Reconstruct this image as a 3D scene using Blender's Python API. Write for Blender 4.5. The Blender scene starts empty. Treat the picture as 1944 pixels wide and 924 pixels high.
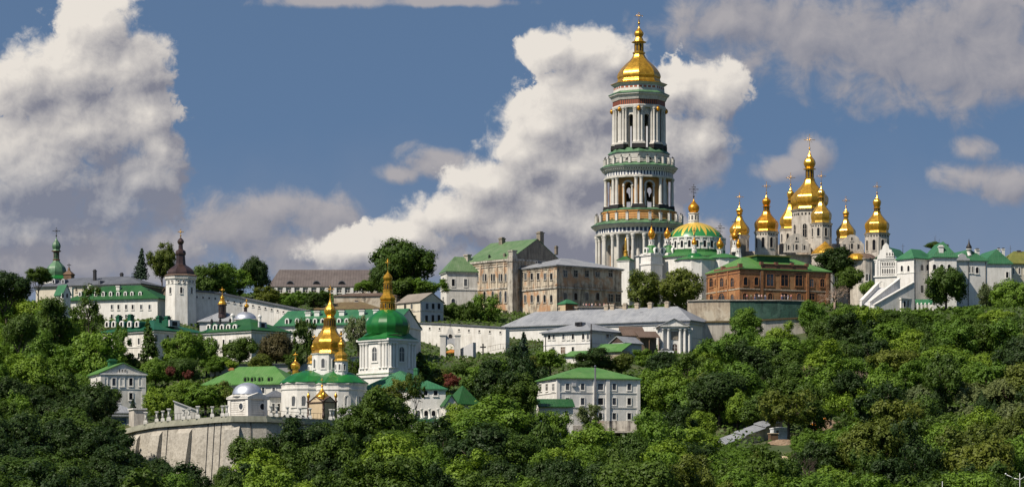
import bpy, math, random
import numpy as np
from mathutils import Vector, Matrix

random.seed(7)
np.random.seed(7)
R = math.radians
SC = bpy.context.scene
COL = SC.collection

# ---------------------------------------------------------------- camera, sky, sun, exposure
FOC, CX, HORIZON, CAMZ = 5600.0, 972.0, 1000.0, 20.0     # focal length and horizon measured on the photograph (1944 wide)
cam = bpy.data.cameras.new('camera')
cam.sensor_width = 36.0
cam.lens = 36.0 * FOC / 1944.0
cam.shift_y = (HORIZON - 461.5) / 1944.0
cam.clip_start, cam.clip_end = 5.0, 20000.0
cam_o = bpy.data.objects.new('camera', cam)
COL.objects.link(cam_o)
cam_o.location = (0, 0, CAMZ)
cam_o.rotation_euler = (R(90), 0, 0)
SC.camera = cam_o

SUN_AZ, SUN_EL = 52.0, 49.0            # degrees to the left of "behind the camera", degrees above the horizon
sd = Vector((-math.sin(R(SUN_AZ)) * math.cos(R(SUN_EL)), -math.cos(R(SUN_AZ)) * math.cos(R(SUN_EL)), math.sin(R(SUN_EL))))
sun = bpy.data.lights.new('sun', 'SUN')
sun.energy, sun.angle, sun.color = 4.3, R(0.53), (1.0, 0.91, 0.78)
sun_o = bpy.data.objects.new('sun', sun)
COL.objects.link(sun_o)
sun_o.location = (-300, -100, 500)
sun_o.rotation_euler = sd.to_track_quat('Z', 'Y').to_euler()

SC.view_settings.view_transform = 'Standard'
SC.view_settings.look = 'None'
SC.view_settings.gamma = 1.0
SC.view_settings.exposure = 0.40
SC.cycles.max_bounces = 5
SC.cycles.diffuse_bounces = 2
SC.cycles.glossy_bounces = 3
SC.cycles.transmission_bounces = 3
SC.cycles.caustics_reflective = False
SC.cycles.caustics_refractive = False
SC.cycles.use_denoising = True
SC.cycles.sample_clamp_indirect = 4.0


class Nodes:
    """small helper to write node trees as expressions"""
    def __init__(self, tree):
        self.t = tree
    def n(self, kind, **kw):
        x = self.t.nodes.new(kind)
        for k, v in kw.items():
            setattr(x, k, v)
        return x
    def put(self, sock, v):
        if isinstance(v, bpy.types.NodeSocket):
            self.t.links.new(v, sock)
        else:
            sock.default_value = v
    def math(self, op, a, b=0.0, c=None, clamp=False):
        x = self.n('ShaderNodeMath', operation=op, use_clamp=clamp)
        self.put(x.inputs[0], a); self.put(x.inputs[1], b)
        if c is not None:
            self.put(x.inputs[2], c)
        return x.outputs[0]
    def vec(self, op, a, b=None, c=None):
        x = self.n('ShaderNodeVectorMath', operation=op)
        self.put(x.inputs[0], a)
        if b is not None: self.put(x.inputs[1], b)
        if c is not None: self.put(x.inputs[2], c)
        return x.outputs['Value' if op in ('LENGTH', 'DOT_PRODUCT') else 'Vector']
    def maprange(self, v, a, b, c=0.0, d=1.0, smooth=True):
        x = self.n('ShaderNodeMapRange', interpolation_type='SMOOTHSTEP' if smooth else 'LINEAR')
        for i, q in enumerate((v, a, b, c, d)):
            self.put(x.inputs[i], q)
        return x.outputs[0]
    def mix(self, f, a, b, mode='MIX'):
        x = self.n('ShaderNodeMix', data_type='RGBA', blend_type=mode)
        self.put(x.inputs['Factor'], f)
        ins = [s for s in x.inputs if s.type == 'RGBA']
        for s, v in zip(ins, (a, b)):
            self.put(s, v if isinstance(v, bpy.types.NodeSocket) else (tuple(v) + (1.0,))[:4])
        return [s for s in x.outputs if s.type == 'RGBA'][0]
    def noise(self, vec, scale, detail=3.0, rough=0.5, dist=0.0, dim='3D'):
        x = self.n('ShaderNodeTexNoise', noise_dimensions=dim)
        if vec is not None: self.put(x.inputs['Vector'], vec)
        x.inputs['Scale'].default_value = scale
        x.inputs['Detail'].default_value = detail
        x.inputs['Roughness'].default_value = rough
        x.inputs['Distortion'].default_value = dist
        return x
    def voronoi(self, vec, scale, detail=3.0, rough=0.5, lac=2.2):
        x = self.n('ShaderNodeTexVoronoi', feature='SMOOTH_F1', voronoi_dimensions='2D', normalize=False)
        self.put(x.inputs['Vector'], vec)
        x.inputs['Scale'].default_value = scale
        x.inputs['Detail'].default_value = detail
        x.inputs['Roughness'].default_value = rough
        x.inputs['Lacunarity'].default_value = lac
        x.inputs['Smoothness'].default_value = 0.35
        return x.outputs['Distance']


# clouds: (azimuth, elevation, radii) of every cloud mass, in units of 1/5600 of the distance (x to the right, y up from the horizon)
def E(px, py, rx, ry):
    return ((px - CX), (HORIZON - py), rx, ry)
CUMULUS = [E(185, 45, 100, 75), E(245, 120, 95, 85), E(130, 140, 130, 95), E(40, 150, 110, 85), E(285, 215, 70, 70), E(310, 285, 55, 60), E(160, 250, 170, 110),
           E(80, 340, 220, 130), E(260, 340, 110, 80), E(60, 450, 300, 110), E(215, 400, 150, 95), E(1050, 95, 72, 56), E(1120, 95, 82, 52), E(1170, 120, 70, 60), E(1110, 190, 140, 95),
           E(1030, 240, 100, 75), E(990, 290, 100, 60), E(930, 350, 110, 60), E(1090, 320, 180, 100), E(860, 410, 120, 55), E(1010, 420, 210, 90), E(770, 450, 110, 50),
           E(1270, 170, 95, 70), E(1350, 180, 85, 75), E(1330, 260, 75, 70), E(1240, 290, 110, 120), E(680, 475, 130, 45), E(1130, 430, 200, 80)]
GREY = [E(1400, 40, 170, 75), E(1500, 60, 230, 95), E(1660, 85, 280, 120), E(1850, 75, 240, 140), E(1800, 130, 230, 95), E(1930, 130, 150, 100), E(640, 2, 160, 16), E(850, 3, 150, 12), E(830, 312, 85, 36), E(760, 330, 55, 22),
        E(1540, 290, 42, 40), E(1495, 322, 75, 28), E(1850, 285, 50, 30), E(1835, 335, 75, 35), E(1910, 345, 70, 40), E(520, 395, 120, 45), E(620, 410, 90, 60), E(430, 440, 170, 60), E(560, 470, 190, 45),
        E(1330, 310, 50, 70), E(150, 500, 380, 60), E(700, 500, 330, 45), E(1330, 470, 90, 60), E(330, 470, 150, 45)]


def cloud_group(name, blobs, billow):
    g = bpy.data.node_groups.new(name, 'ShaderNodeTree')
    g.interface.new_socket('P', in_out='INPUT', socket_type='NodeSocketVector')
    g.interface.new_socket('Field', in_out='OUTPUT', socket_type='NodeSocketFloat')
    g.interface.new_socket('Smooth', in_out='OUTPUT', socket_type='NodeSocketFloat')
    q = Nodes(g)
    i, o = q.n('NodeGroupInput'), q.n('NodeGroupOutput')
    p = i.outputs[0]
    best = None
    for (x, y, rx, ry) in blobs:
        d = q.vec('LENGTH', q.vec('MULTIPLY_ADD', p, (1 / rx, 1 / ry, 0), (-x / rx, -y / ry, 0)))
        best = d if best is None else q.math('SMOOTH_MIN', best, d, 0.22)
    sm = q.math('SUBTRACT', 1.0, best)
    if billow:
        warp = q.vec('SCALE', q.vec('SUBTRACT', q.noise(p, 0.02, 2.0, dim='2D').outputs['Color'], (0.5, 0.5, 0.5)))
        warp.node.inputs['Scale'].default_value = 26.0
        pw = q.vec('ADD', p, warp)
        v1 = q.voronoi(pw, 1 / 80.0, 4.5, 0.55)
        n1 = q.noise(pw, 1 / 60.0, 9.0, 0.66, dim='2D').outputs[0]
        f = q.math('ADD', sm, q.math('MULTIPLY', q.math('SUBTRACT', 0.95, v1), 0.42))
        f = q.math('ADD', f, q.math('MULTIPLY', q.math('SUBTRACT', n1, 0.5), 0.75))
    else:
        n1 = q.noise(p, 1 / 75.0, 7.0, 0.58, 0.25, dim='2D').outputs[0]
        f = q.math('ADD', sm, q.math('MULTIPLY', q.math('SUBTRACT', n1, 0.50), 1.7))
    g.links.new(f, o.inputs[0]); g.links.new(sm, o.inputs[1])
    return g


world = bpy.data.worlds.new('World')
SC.world = world
world.use_nodes = True
wt = world.node_tree
wt.nodes.clear()
q = Nodes(wt)
geo = q.n('ShaderNodeTexCoord')
dirv = geo.outputs['Generated']
sep = q.n('ShaderNodeSeparateXYZ'); wt.links.new(dirv, sep.inputs[0])
ay = q.math('MAXIMUM', q.math('ABSOLUTE', sep.outputs[1]), 0.15)
com = q.n('ShaderNodeCombineXYZ')
wt.links.new(q.math('MULTIPLY', q.math('DIVIDE', sep.outputs[0], ay), FOC), com.inputs[0])
wt.links.new(q.math('MULTIPLY', q.math('DIVIDE', sep.outputs[2], ay), FOC), com.inputs[1])
P = com.outputs[0]
sky = q.n('ShaderNodeTexSky', sky_type='NISHITA', sun_disc=False)
sky.sun_elevation = R(SUN_EL)
sky.sun_rotation = math.atan2(sd.x, sd.y)
sky.altitude = 200.0
sky.air_density, sky.dust_density, sky.ozone_density = 1.0, 0.35, 3.0
# the polarised, deep blue of the photograph: read the sky a little higher above the horizon
lift = q.vec('NORMALIZE', q.vec('ADD', q.vec('MULTIPLY', dirv, (1, 1, 0.9)), (0, 0, 0.30)))
wt.links.new(lift, sky.inputs[0])
SKY_STR = 0.075
skyc = q.mix(1.0, sky.outputs[0], (SKY_STR * 0.98, SKY_STR * 0.98, SKY_STR * 0.94), 'MULTIPLY')

gc, gg = cloud_group('cumulus_field', CUMULUS, True), cloud_group('grey_cloud_field', GREY, False)
def grp(g, p):
    x = q.n('ShaderNodeGroup'); x.node_tree = g
    wt.links.new(p, x.inputs[0])
    return x.outputs
c0 = grp(gc, P)
c1 = grp(gc, q.vec('ADD', P, (-10.0, 12.0, 0)))
c2 = grp(gc, q.vec('ADD', P, (-45.0, 50.0, 0)))
g0 = grp(gg, P)
g1 = grp(gg, q.vec('ADD', P, (-25.0, 30.0, 0)))
up = q.maprange(sep.outputs[2], 0.02, 0.06)
edge = q.noise(P, 1 / 170.0, 3.0, 0.5, dim='2D').outputs[0]

# light on the cumulus: how much cloud stands between a point and the sun
fine = q.math('SUBTRACT', c0[0], c1[0])
wide = q.math('SUBTRACT', c0[1], c2[1])
depth = q.maprange(c0[1], 0.05, 0.85, 0.0, 0.30)
sp = q.n('ShaderNodeSeparateXYZ'); wt.links.new(P, sp.inputs[0])
hgt = q.maprange(sp.outputs[1], 430.0, 900.0, -0.26, 0.12, smooth=False)
lit = q.math('ADD', q.math('MULTIPLY', fine, 0.72), q.math('MULTIPLY', wide, 0.90))
lit = q.math('ADD', q.math('ADD', lit, 0.62), q.math('SUBTRACT', hgt, depth))
low = q.math('MULTIPLY', q.maprange(sp.outputs[1], 780.0, 560.0), q.maprange(sp.outputs[0], -560.0, -720.0))
lit = q.math('SUBTRACT', lit, q.math('MULTIPLY', low, 0.30))
lit = q.maprange(lit, -0.05, 1.15, 0.0, 1.0, smooth=False)
dens = q.math('MULTIPLY', q.maprange(c0[0], 0.0, q.math('ADD', q.maprange(edge, 0.35, 0.65, 0.12, 0.50), q.math('MULTIPLY', low, 0.5))), q.math('SUBTRACT', 1.0, q.math('MULTIPLY', low, 0.22)))
ccol = q.mix(lit, (0.165, 0.170, 0.210), (0.610, 0.570, 0.520))
gl = q.math('ADD', q.math('MULTIPLY', q.math('SUBTRACT', g0[0], g1[0]), 0.55), 0.45)
gcol = q.mix(q.maprange(gl, 0.1, 0.9, 0.0, 1.0, smooth=False), (0.185, 0.188, 0.225), (0.330, 0.310, 0.315))
gd = q.math('MULTIPLY', q.maprange(g0[0], -0.15, 0.65), 0.90)
veil = q.maprange(q.math('ADD', sp.outputs[1], q.math('MULTIPLY', edge, 160.0)), 860.0, 480.0, 0.0, 0.45)
skyc = q.mix(q.math('MULTIPLY', veil, up), skyc, (0.215, 0.235, 0.290))
out1 = q.mix(q.math('MULTIPLY', gd, up), skyc, gcol)
out2 = q.mix(q.math('MULTIPLY', dens, up), out1, ccol)
bg = q.n('ShaderNodeBackground'); wt.links.new(out2, bg.inputs[0])
wo = q.n('ShaderNodeOutputWorld'); wt.links.new(bg.outputs[0], wo.inputs[0])
world.cycles.sampling_method = 'MANUAL'
world.cycles.sample_map_resolution = 512

# ---------------------------------------------------------------- geometry helpers
def Wp(px, py, Y):
    return Vector(((px - CX) / FOC * Y, Y, CAMZ + (HORIZON - py) / FOC * Y))


class MB:
    """collects faces; build() links them as one mesh object"""
    def __init__(self):
        self.v, self.f, self.m, self.s = [], [], [], []
    def poly(self, pts, m=0, smooth=False):
        b = len(self.v)
        self.v += [tuple(p) for p in pts]
        self.f.append(tuple(range(b, b + len(pts)))); self.m.append(m); self.s.append(smooth)
        return self
    def box(self, x0, x1, y0, y1, z0, z1, m=0):
        return self.prism([(x0, y0), (x1, y0), (x1, y1), (x0, y1)], z0, z1, m)
    def prism(self, pts, z0, z1, m=0, pts1=None):
        pts1 = pts1 or pts
        n, b = len(pts), len(self.v)
        self.v += [(x, y, z0) for x, y in pts] + [(x, y, z1) for x, y in pts1]
        fs = [(b + i, b + (i + 1) % n, b + n + (i + 1) % n, b + n + i) for i in range(n)]
        fs += [tuple(b + i for i in reversed(range(n))), tuple(b + n + i for i in range(n))]
        self.f += fs; self.m += [m] * len(fs); self.s += [False] * len(fs)
        return self
    def xprism(self, pts, y0, y1, m=0):
        """outline in the x-z plane, extruded along y"""
        n, b = len(pts), len(self.v)
        self.v += [(x, y0, z) for x, z in pts] + [(x, y1, z) for x, z in pts]
        fs = [(b + i, b + n + i, b + n + (i + 1) % n, b + (i + 1) % n) for i in range(n)]
        fs += [tuple(b + i for i in range(n)), tuple(b + n + i for i in reversed(range(n)))]
        self.f += fs; self.m += [m] * len(fs); self.s += [False] * len(fs)
        return self
    def yprism(self, pts, x0, x1, m=0):
        """outline in the y-z plane, extruded along x"""
        n, b = len(pts), len(self.v)
        self.v += [(x0, y, z) for y, z in pts] + [(x1, y, z) for y, z in pts]
        fs = [(b + i, b + (i + 1) % n, b + n + (i + 1) % n, b + n + i) for i in range(n)]
        fs += [tuple(b + i for i in reversed(range(n))), tuple(b + n + i for i in range(n))]
        self.f += fs; self.m += [m] * len(fs); self.s += [False] * len(fs)
        return self
    def lathe(self, prof, n=16, cx=0.0, cy=0.0, phase=0.0, smooth=True, m=0, a0=0.0, a1=2 * math.pi):
        full = abs(a1 - a0 - 2 * math.pi) < 1e-6
        k = n if full else n + 1
        b = len(self.v)
        for (r, z) in prof:
            for i in range(k):
                a = a0 + phase + (a1 - a0) * i / n
                self.v.append((cx + r * math.cos(a), cy + r * math.sin(a), z))
        for j in range(len(prof) - 1):
            for i in range(n):
                i2 = (i + 1) % k
                self.f.append((b + j * k + i, b + j * k + i2, b + (j + 1) * k + i2, b + (j + 1) * k + i)); self.m.append(m); self.s.append(smooth)
        if full:
            self.f.append(tuple(b + i for i in reversed(range(k)))); self.m.append(m); self.s.append(False)
            self.f.append(tuple(b + (len(prof) - 1) * k + i for i in range(k))); self.m.append(m); self.s.append(False)
        return self
    def tube(self, p0, p1, r0, r1=None, n=6, m=0, smooth=True):
        r1 = r0 if r1 is None else r1
        p0, p1 = Vector(p0), Vector(p1)
        d = (p1 - p0).normalized()
        u = d.orthogonal().normalized(); w = d.cross(u)
        b = len(self.v)
        for p, r in ((p0, r0), (p1, r1)):
            for i in range(n):
                a = 2 * math.pi * i / n
                self.v.append(tuple(p + u * (r * math.cos(a)) + w * (r * math.sin(a))))
        for i in range(n):
            self.f.append((b + i, b + (i + 1) % n, b + n + (i + 1) % n, b + n + i)); self.m.append(m); self.s.append(smooth)
        self.f.append(tuple(b + i for i in reversed(range(n)))); self.f.append(tuple(b + n + i for i in range(n)))
        self.m += [m, m]; self.s += [False, False]
        return self
    def mesh(self, name, mats):
        me = bpy.data.meshes.new(name)
        me.from_pydata(self.v, [], self.f)
        for x in (mats if isinstance(mats, (list, tuple)) else [mats]):
            me.materials.append(x)
        me.polygons.foreach_set('material_index', self.m)
        me.polygons.foreach_set('use_smooth', self.s)
        uv = me.uv_layers.new(name='UVMap').data
        V = np.array(self.v)
        for p in me.polygons:
            nx, ny, nz = p.normal
            h = math.hypot(nx, ny)
            t = (-ny / h, nx / h, 0.0) if h > 0.05 else (1.0, 0.0, 0.0)
            bt = (ny * t[2] - nz * t[1], nz * t[0] - nx * t[2], nx * t[1] - ny * t[0])
            for li in p.loop_indices:
                c = V[me.loops[li].vertex_index]
                uv[li].uv = (c[0] * t[0] + c[1] * t[1] + c[2] * t[2], c[0] * bt[0] + c[1] * bt[1] + c[2] * bt[2])
        me.update()
        return me
    def build(self, name, mats, parent=None, mat=None):
        return link(name, self.mesh(name, mats), parent, mat)


def link(name, me, parent=None, mat=None):
    o = bpy.data.objects.new(name, me)
    COL.objects.link(o)
    if parent is not None:
        o.parent = parent
    if mat is not None:
        o.matrix_basis = mat
    return o


def thing(name, label, cat, loc=(0, 0, 0), rz=0.0, group=None):
    o = bpy.data.objects.new(name, None)
    o.empty_display_size = 0.5
    COL.objects.link(o)
    o.location = loc; o.rotation_euler = (0, 0, rz)
    return tag(o, label, cat, group)


def tag(o, label=None, cat=None, group=None, kind=None):
    if label: o['label'] = label
    if cat: o['category'] = cat
    if group: o['group'] = group
    if kind: o['kind'] = kind
    return o


def smooth_profile(pts, sub=5):
    """Catmull-Rom through (r, z) points"""
    p = [pts[0]] + list(pts) + [pts[-1]]
    out = []
    for i in range(1, len(p) - 2):
        for k in range(sub):
            t = k / sub
            out.append(tuple(max(0.002, 0.5 * (2 * p[i][a] + (p[i + 1][a] - p[i - 1][a]) * t + (2 * p[i - 1][a] - 5 * p[i][a] + 4 * p[i + 1][a] - p[i + 2][a]) * t * t
                       + (3 * p[i][a] - p[i - 1][a] - 3 * p[i + 1][a] + p[i + 2][a]) * t ** 3)) if a == 0 else
                       0.5 * (2 * p[i][a] + (p[i + 1][a] - p[i - 1][a]) * t + (2 * p[i - 1][a] - 5 * p[i][a] + 4 * p[i + 1][a] - p[i + 2][a]) * t * t
                       + (3 * p[i][a] - p[i - 1][a] - 3 * p[i + 1][a] + p[i + 2][a]) * t ** 3) for a in (0, 1)))
    out.append(tuple(pts[-1]))
    return out

# ---------------------------------------------------------------- materials
MAT = {}
def newmat(name):
    m = bpy.data.materials.new(name)
    m.use_nodes = True
    m.node_tree.nodes.clear()
    q = Nodes(m.node_tree)
    b = q.n('ShaderNodeBsdfPrincipled')
    o = q.n('ShaderNodeOutputMaterial')
    m.node_tree.links.new(b.outputs[0], o.inputs[0])
    MAT[name] = m
    return m, q, b


def plaster(name, col, dirt, amount=0.5, patch=None, patch_amt=0.0, rough=0.85, scale=1.0, bump=0.15, run=1.0):
    m, q, b = newmat(name)
    tc = q.n('ShaderNodeTexCoord')
    ob = tc.outputs['Object']
    uv = tc.outputs['UV']
    streak = q.noise(q.vec('MULTIPLY', uv, (1.3, 0.16 if run else 1.1, 1)), 1.0 * scale, 5.0, 0.62).outputs[0]
    spot = q.noise(ob, 0.35 * scale, 6.0, 0.65).outputs[0]
    f = q.math('MULTIPLY', q.maprange(q.math('ADD', q.math('MULTIPLY', streak, 0.55), q.math('MULTIPLY', spot, 0.45)), 0.40, 0.64), amount)
    c = q.mix(f, col, dirt)
    if patch:
        pn = q.noise(ob, 0.22 * scale, 7.0, 0.68, 0.6).outputs[0]
        c = q.mix(q.math('MULTIPLY', q.maprange(pn, 0.55 - 0.1 * patch_amt, 0.62), min(1.0, patch_amt)), c, patch)
    fine = q.noise(ob, 3.0 * scale, 3.0, 0.6).outputs[0]
    c = q.mix(1.0, c, q.mix(fine, (0.86, 0.86, 0.86), (1.08, 1.08, 1.08)), 'MULTIPLY')
    q.put(b.inputs['Base Color'], c)
    b.inputs['Roughness'].default_value = rough
    if bump:
        bp = q.n('ShaderNodeBump'); bp.inputs['Strength'].default_value = bump; bp.inputs['Distance'].default_value = 0.3
        q.put(bp.inputs['Height'], spot); q.put(b.inputs['Normal'], bp.outputs[0])
    return m


def metal_roof(name, col, col2, rough=0.45, seam=0.62, spec=0.5):
    m, q, b = newmat(name)
    tc = q.n('ShaderNodeTexCoord')
    uv = q.n('ShaderNodeSeparateXYZ'); q.put(uv.inputs[0], tc.outputs['UV'])
    u = q.math('DIVIDE', uv.outputs[0], seam)
    fr = q.math('FRACT', u)
    line = q.maprange(q.math('ABSOLUTE', q.math('SUBTRACT', fr, 0.5)), 0.40, 0.5)
    sheet = q.n('ShaderNodeTexWhiteNoise', noise_dimensions='2D')
    cell = q.n('ShaderNodeCombineXYZ'); q.put(cell.inputs[0], q.math('FLOOR', u)); q.put(cell.inputs[1], q.math('FLOOR', q.math('DIVIDE', uv.outputs[1], 1.9)))
    q.put(sheet.inputs['Vector'], cell.outputs[0])
    age = q.noise(tc.outputs['Object'], 0.16, 6.0, 0.66).outputs[0]
    f = q.math('ADD', q.math('MULTIPLY', sheet.outputs[0], 0.35), q.maprange(age, 0.35, 0.7, 0.0, 0.65))
    c = q.mix(f, col, col2)
    worn = q.noise(tc.outputs['Object'], 0.45, 7.0, 0.72, 0.4).outputs[0]
    c = q.mix(q.maprange(worn, 0.50, 0.68, 0.0, 0.55), c, tuple(0.50 * x + 0.018 for x in col))
    grey_ = sum(col2) / 3 * 1.25
    c = q.mix(q.maprange(worn, 0.46, 0.30, 0.0, 0.40), c, tuple(0.55 * x + 0.45 * grey_ for x in col2))
    c = q.mix(q.math('MULTIPLY', line, 0.55), c, tuple(x * 0.45 for x in col))
    q.put(b.inputs['Base Color'], c)
    q.put(b.inputs['Roughness'], q.math('ADD', rough, q.math('MULTIPLY', age, 0.15)))
    b.inputs['Specular IOR Level'].default_value = spec * 0.6
    bp = q.n('ShaderNodeBump'); bp.inputs['Strength'].default_value = 0.6; bp.inputs['Distance'].default_value = 0.05
    q.put(bp.inputs['Height'], line); q.put(b.inputs['Normal'], bp.outputs[0])
    return m


def plain(name, col, rough=0.6, metallic=0.0, spec=0.5, var=0.25, scale=0.8):
    m, q, b = newmat(name)
    tc = q.n('ShaderNodeTexCoord')
    n = q.noise(tc.outputs['Object'], scale, 4.0, 0.6).outputs[0]
    n = q.maprange(n, 0.32, 0.68)
    q.put(b.inputs['Base Color'], q.mix(n, tuple(x * (1 - var) for x in col), tuple(min(1, x * (1 + var)) for x in col)))
    b.inputs['Roughness'].default_value = rough
    b.inputs['Metallic'].default_value = metallic
    b.inputs['Specular IOR Level'].default_value = spec
    return m


def gold(name, col, rough):
    m, q, b = newmat(name)
    tc = q.n('ShaderNodeTexCoord')
    ob = tc.outputs['Object']
    br = q.n('ShaderNodeTexBrick')
    q.put(br.inputs['Vector'], tc.outputs['UV'])
    br.inputs['Scale'].default_value = 0.8
    br.inputs['Mortar Size'].default_value = 0.03
    br.inputs['Color1'].default_value = (0.0, 0.0, 0.0, 1); br.inputs['Color2'].default_value = (1, 1, 1, 1); br.inputs['Mortar'].default_value = (0.5, 0.5, 0.5, 1)
    n = q.noise(ob, 0.8, 4.0, 0.6).outputs[0]
    c = q.mix(q.maprange(n, 0.35, 0.65), tuple(x * 0.62 for x in col), col)
    c = q.mix(1.0, c, q.mix(br.outputs['Color'], (0.80, 0.76, 0.66), (1.08, 1.08, 1.08)), 'MULTIPLY')
    c = q.mix(q.math('MULTIPLY', br.outputs['Fac'], 0.5), c, tuple(x * 0.3 for x in col))
    q.put(b.inputs['Base Color'], c)
    b.inputs['Metallic'].default_value = 0.62
    q.put(b.inputs['Roughness'], q.math('ADD', rough, q.math('MULTIPLY', n, 0.12)))
    bp = q.n('ShaderNodeBump'); bp.inputs['Strength'].default_value = 0.10; bp.inputs['Distance'].default_value = 0.25
    q.put(bp.inputs['Height'], q.math('ADD', q.math('MULTIPLY', n, 1.0), q.math('MULTIPLY', br.outputs['Fac'], 0.15)))
    q.put(b.inputs['Normal'], bp.outputs[0])
    return m


def leafmat(name, col, trans=0.25, hue=0.0):
    m = bpy.data.materials.new(name); m.use_nodes = True
    t = m.node_tree; t.nodes.clear()
    q = Nodes(t)
    at = q.n('ShaderNodeAttribute', attribute_name='leaf')
    oi = q.n('ShaderNodeObjectInfo')
    c = q.mix(at.outputs['Fac'], tuple(x * 0.72 for x in col), (min(1, col[0] * 1.45), col[1] * 1.30, col[2] * 1.15))
    c = q.mix(q.math('MULTIPLY', oi.outputs['Random'], 0.55), c, (col[0] * 0.55, col[1] * 0.66, col[2] * 0.85))
    d = q.n('ShaderNodeBsdfPrincipled'); q.put(d.inputs['Base Color'], c); d.inputs['Roughness'].default_value = 0.55
    d.inputs['Specular IOR Level'].default_value = 0.22
    tr = q.n('ShaderNodeBsdfTranslucent'); q.put(tr.inputs[0], q.mix(0.5, c, (col[0] * 1.6, col[1] * 1.6, col[2] * 0.5)))
    mx = q.n('ShaderNodeMixShader'); mx.inputs[0].default_value = trans
    t.links.new(d.outputs[0], mx.inputs[1]); t.links.new(tr.outputs[0], mx.inputs[2])
    o = q.n('ShaderNodeOutputMaterial'); t.links.new(mx.outputs[0], o.inputs[0])
    MAT[name] = m
    return m


plaster('white', (0.75, 0.725, 0.675), (0.42, 0.39, 0.34), 0.62)
plaster('tower_white', (0.66, 0.63, 0.575), (0.36, 0.34, 0.30), 0.65)
plaster('white_clean', (0.765, 0.745, 0.705), (0.48, 0.455, 0.41), 0.50)
plaster('trim', (0.80, 0.78, 0.73), (0.52, 0.49, 0.44), 0.4)
plaster('cream', (0.66, 0.60, 0.48), (0.42, 0.37, 0.29), 0.5)
plaster('grey_plaster', (0.52, 0.52, 0.53), (0.36, 0.36, 0.36), 0.5)
plaster('stone_white', (0.58, 0.53, 0.46), (0.24, 0.21, 0.18), 0.75)
plaster('ruin', (0.60, 0.52, 0.40), (0.17, 0.14, 0.11), 1.0, (0.44, 0.22, 0.10), 0.75, bump=0.3)
plaster('ruin_grey', (0.54, 0.50, 0.43), (0.11, 0.095, 0.08), 1.0, (0.36, 0.20, 0.11), 0.3, bump=0.3)
plaster('ruin_dark', (0.27, 0.23, 0.18), (0.12, 0.10, 0.08), 0.9, bump=0.3)
plaster('ochre', (0.62, 0.32, 0.10), (0.40, 0.18, 0.06), 0.5)
plaster('brick', (0.36, 0.155, 0.055), (0.17, 0.075, 0.04), 0.9, (0.46, 0.25, 0.11), 0.7, scale=1.2, run=0)
plaster('brick_dark', (0.20, 0.09, 0.05), (0.11, 0.06, 0.04), 0.8)
plaster('tan_wall', (0.46, 0.38, 0.28), (0.20, 0.155, 0.115), 0.9, (0.60, 0.54, 0.43), 0.7, bump=0.35)
plaster('concrete', (0.47, 0.435, 0.375), (0.27, 0.245, 0.205), 0.95, (0.36, 0.33, 0.28), 0.6, bump=0.8, run=0, scale=1.3)
plaster('brown_wall', (0.20, 0.155, 0.11), (0.12, 0.09, 0.065), 0.8)
plaster('sand', (0.56, 0.44, 0.28), (0.40, 0.31, 0.20), 0.5)
metal_roof('roof_green', (0.028, 0.140, 0.034), (0.060, 0.190, 0.055))
metal_roof('roof_teal', (0.008, 0.080, 0.042), (0.022, 0.115, 0.060))
metal_roof('roof_dark_green', (0.012, 0.075, 0.018), (0.032, 0.110, 0.034))
metal_roof('roof_light_green', (0.068, 0.190, 0.038), (0.125, 0.245, 0.075))
metal_roof('roof_pale', (0.085, 0.165, 0.065), (0.160, 0.225, 0.120))
metal_roof('roof_mid', (0.028, 0.135, 0.058), (0.058, 0.185, 0.085))
metal_roof('roof_moss', (0.110, 0.135, 0.024), (0.190, 0.180, 0.045), 0.7)
metal_roof('roof_olive', (0.17, 0.13, 0.06), (0.12, 0.08, 0.045), 0.8)
metal_roof('roof_grey', (0.225, 0.235, 0.255), (0.330, 0.338, 0.350), 0.5)
metal_roof('roof_slate', (0.095, 0.102, 0.122), (0.145, 0.155, 0.175), 0.55)
metal_roof('roof_brown', (0.105, 0.070, 0.052), (0.160, 0.112, 0.085), 0.7)
metal_roof('roof_mauve', (0.105, 0.086, 0.080), (0.150, 0.125, 0.115), 0.8, seam=0.9)
metal_roof('roof_ash', (0.22, 0.19, 0.16), (0.30, 0.26, 0.22), 0.8)
plain('dome_green', (0.012, 0.125, 0.022), 0.28, 0.0, 0.6, 0.25, 0.3)
plain('copper_green', (0.085, 0.175, 0.090), 0.42, 0.0, 0.5, 0.3, 0.5)
plain('dome_brown', (0.060, 0.035, 0.030), 0.35, 0.3, 0.6, 0.3, 0.5)
plain('silver', (0.58, 0.60, 0.64), 0.42, 0.75, 0.5, 0.15)
plaster('wall_cap', (0.36, 0.35, 0.28), (0.20, 0.20, 0.15), 0.8)
plain('glass', (0.014, 0.014, 0.016), 0.30, 0.0, 0.18, 0.4, 0.5)
plain('glass_pale', (0.10, 0.105, 0.11), 0.35, 0.0, 0.5, 0.3, 0.5)
plain('glass_mid', (0.045, 0.048, 0.055), 0.15, 0.0, 0.5, 0.5, 0.6)
plain('dark', (0.018, 0.016, 0.015), 0.6)
plain('iron', (0.035, 0.033, 0.034), 0.5, 0.3)
plain('wood', (0.13, 0.075, 0.04), 0.75)
plain('orange_wood', (0.50, 0.20, 0.035), 0.6)
plain('brown_metal', (0.085, 0.052, 0.040), 0.5, 0.1)
plain('blue_tile', (0.035, 0.055, 0.105), 0.4, var=0.5, scale=3.0)
plain('red_frieze', (0.30, 0.075, 0.030), 0.6, var=0.5, scale=2.0)
plaster('netting', (0.030, 0.085, 0.060), (0.012, 0.034, 0.028), 0.9, (0.075, 0.150, 0.115), 0.5, bump=0.6)
plain('blue_door', (0.025, 0.055, 0.10), 0.5)
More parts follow.
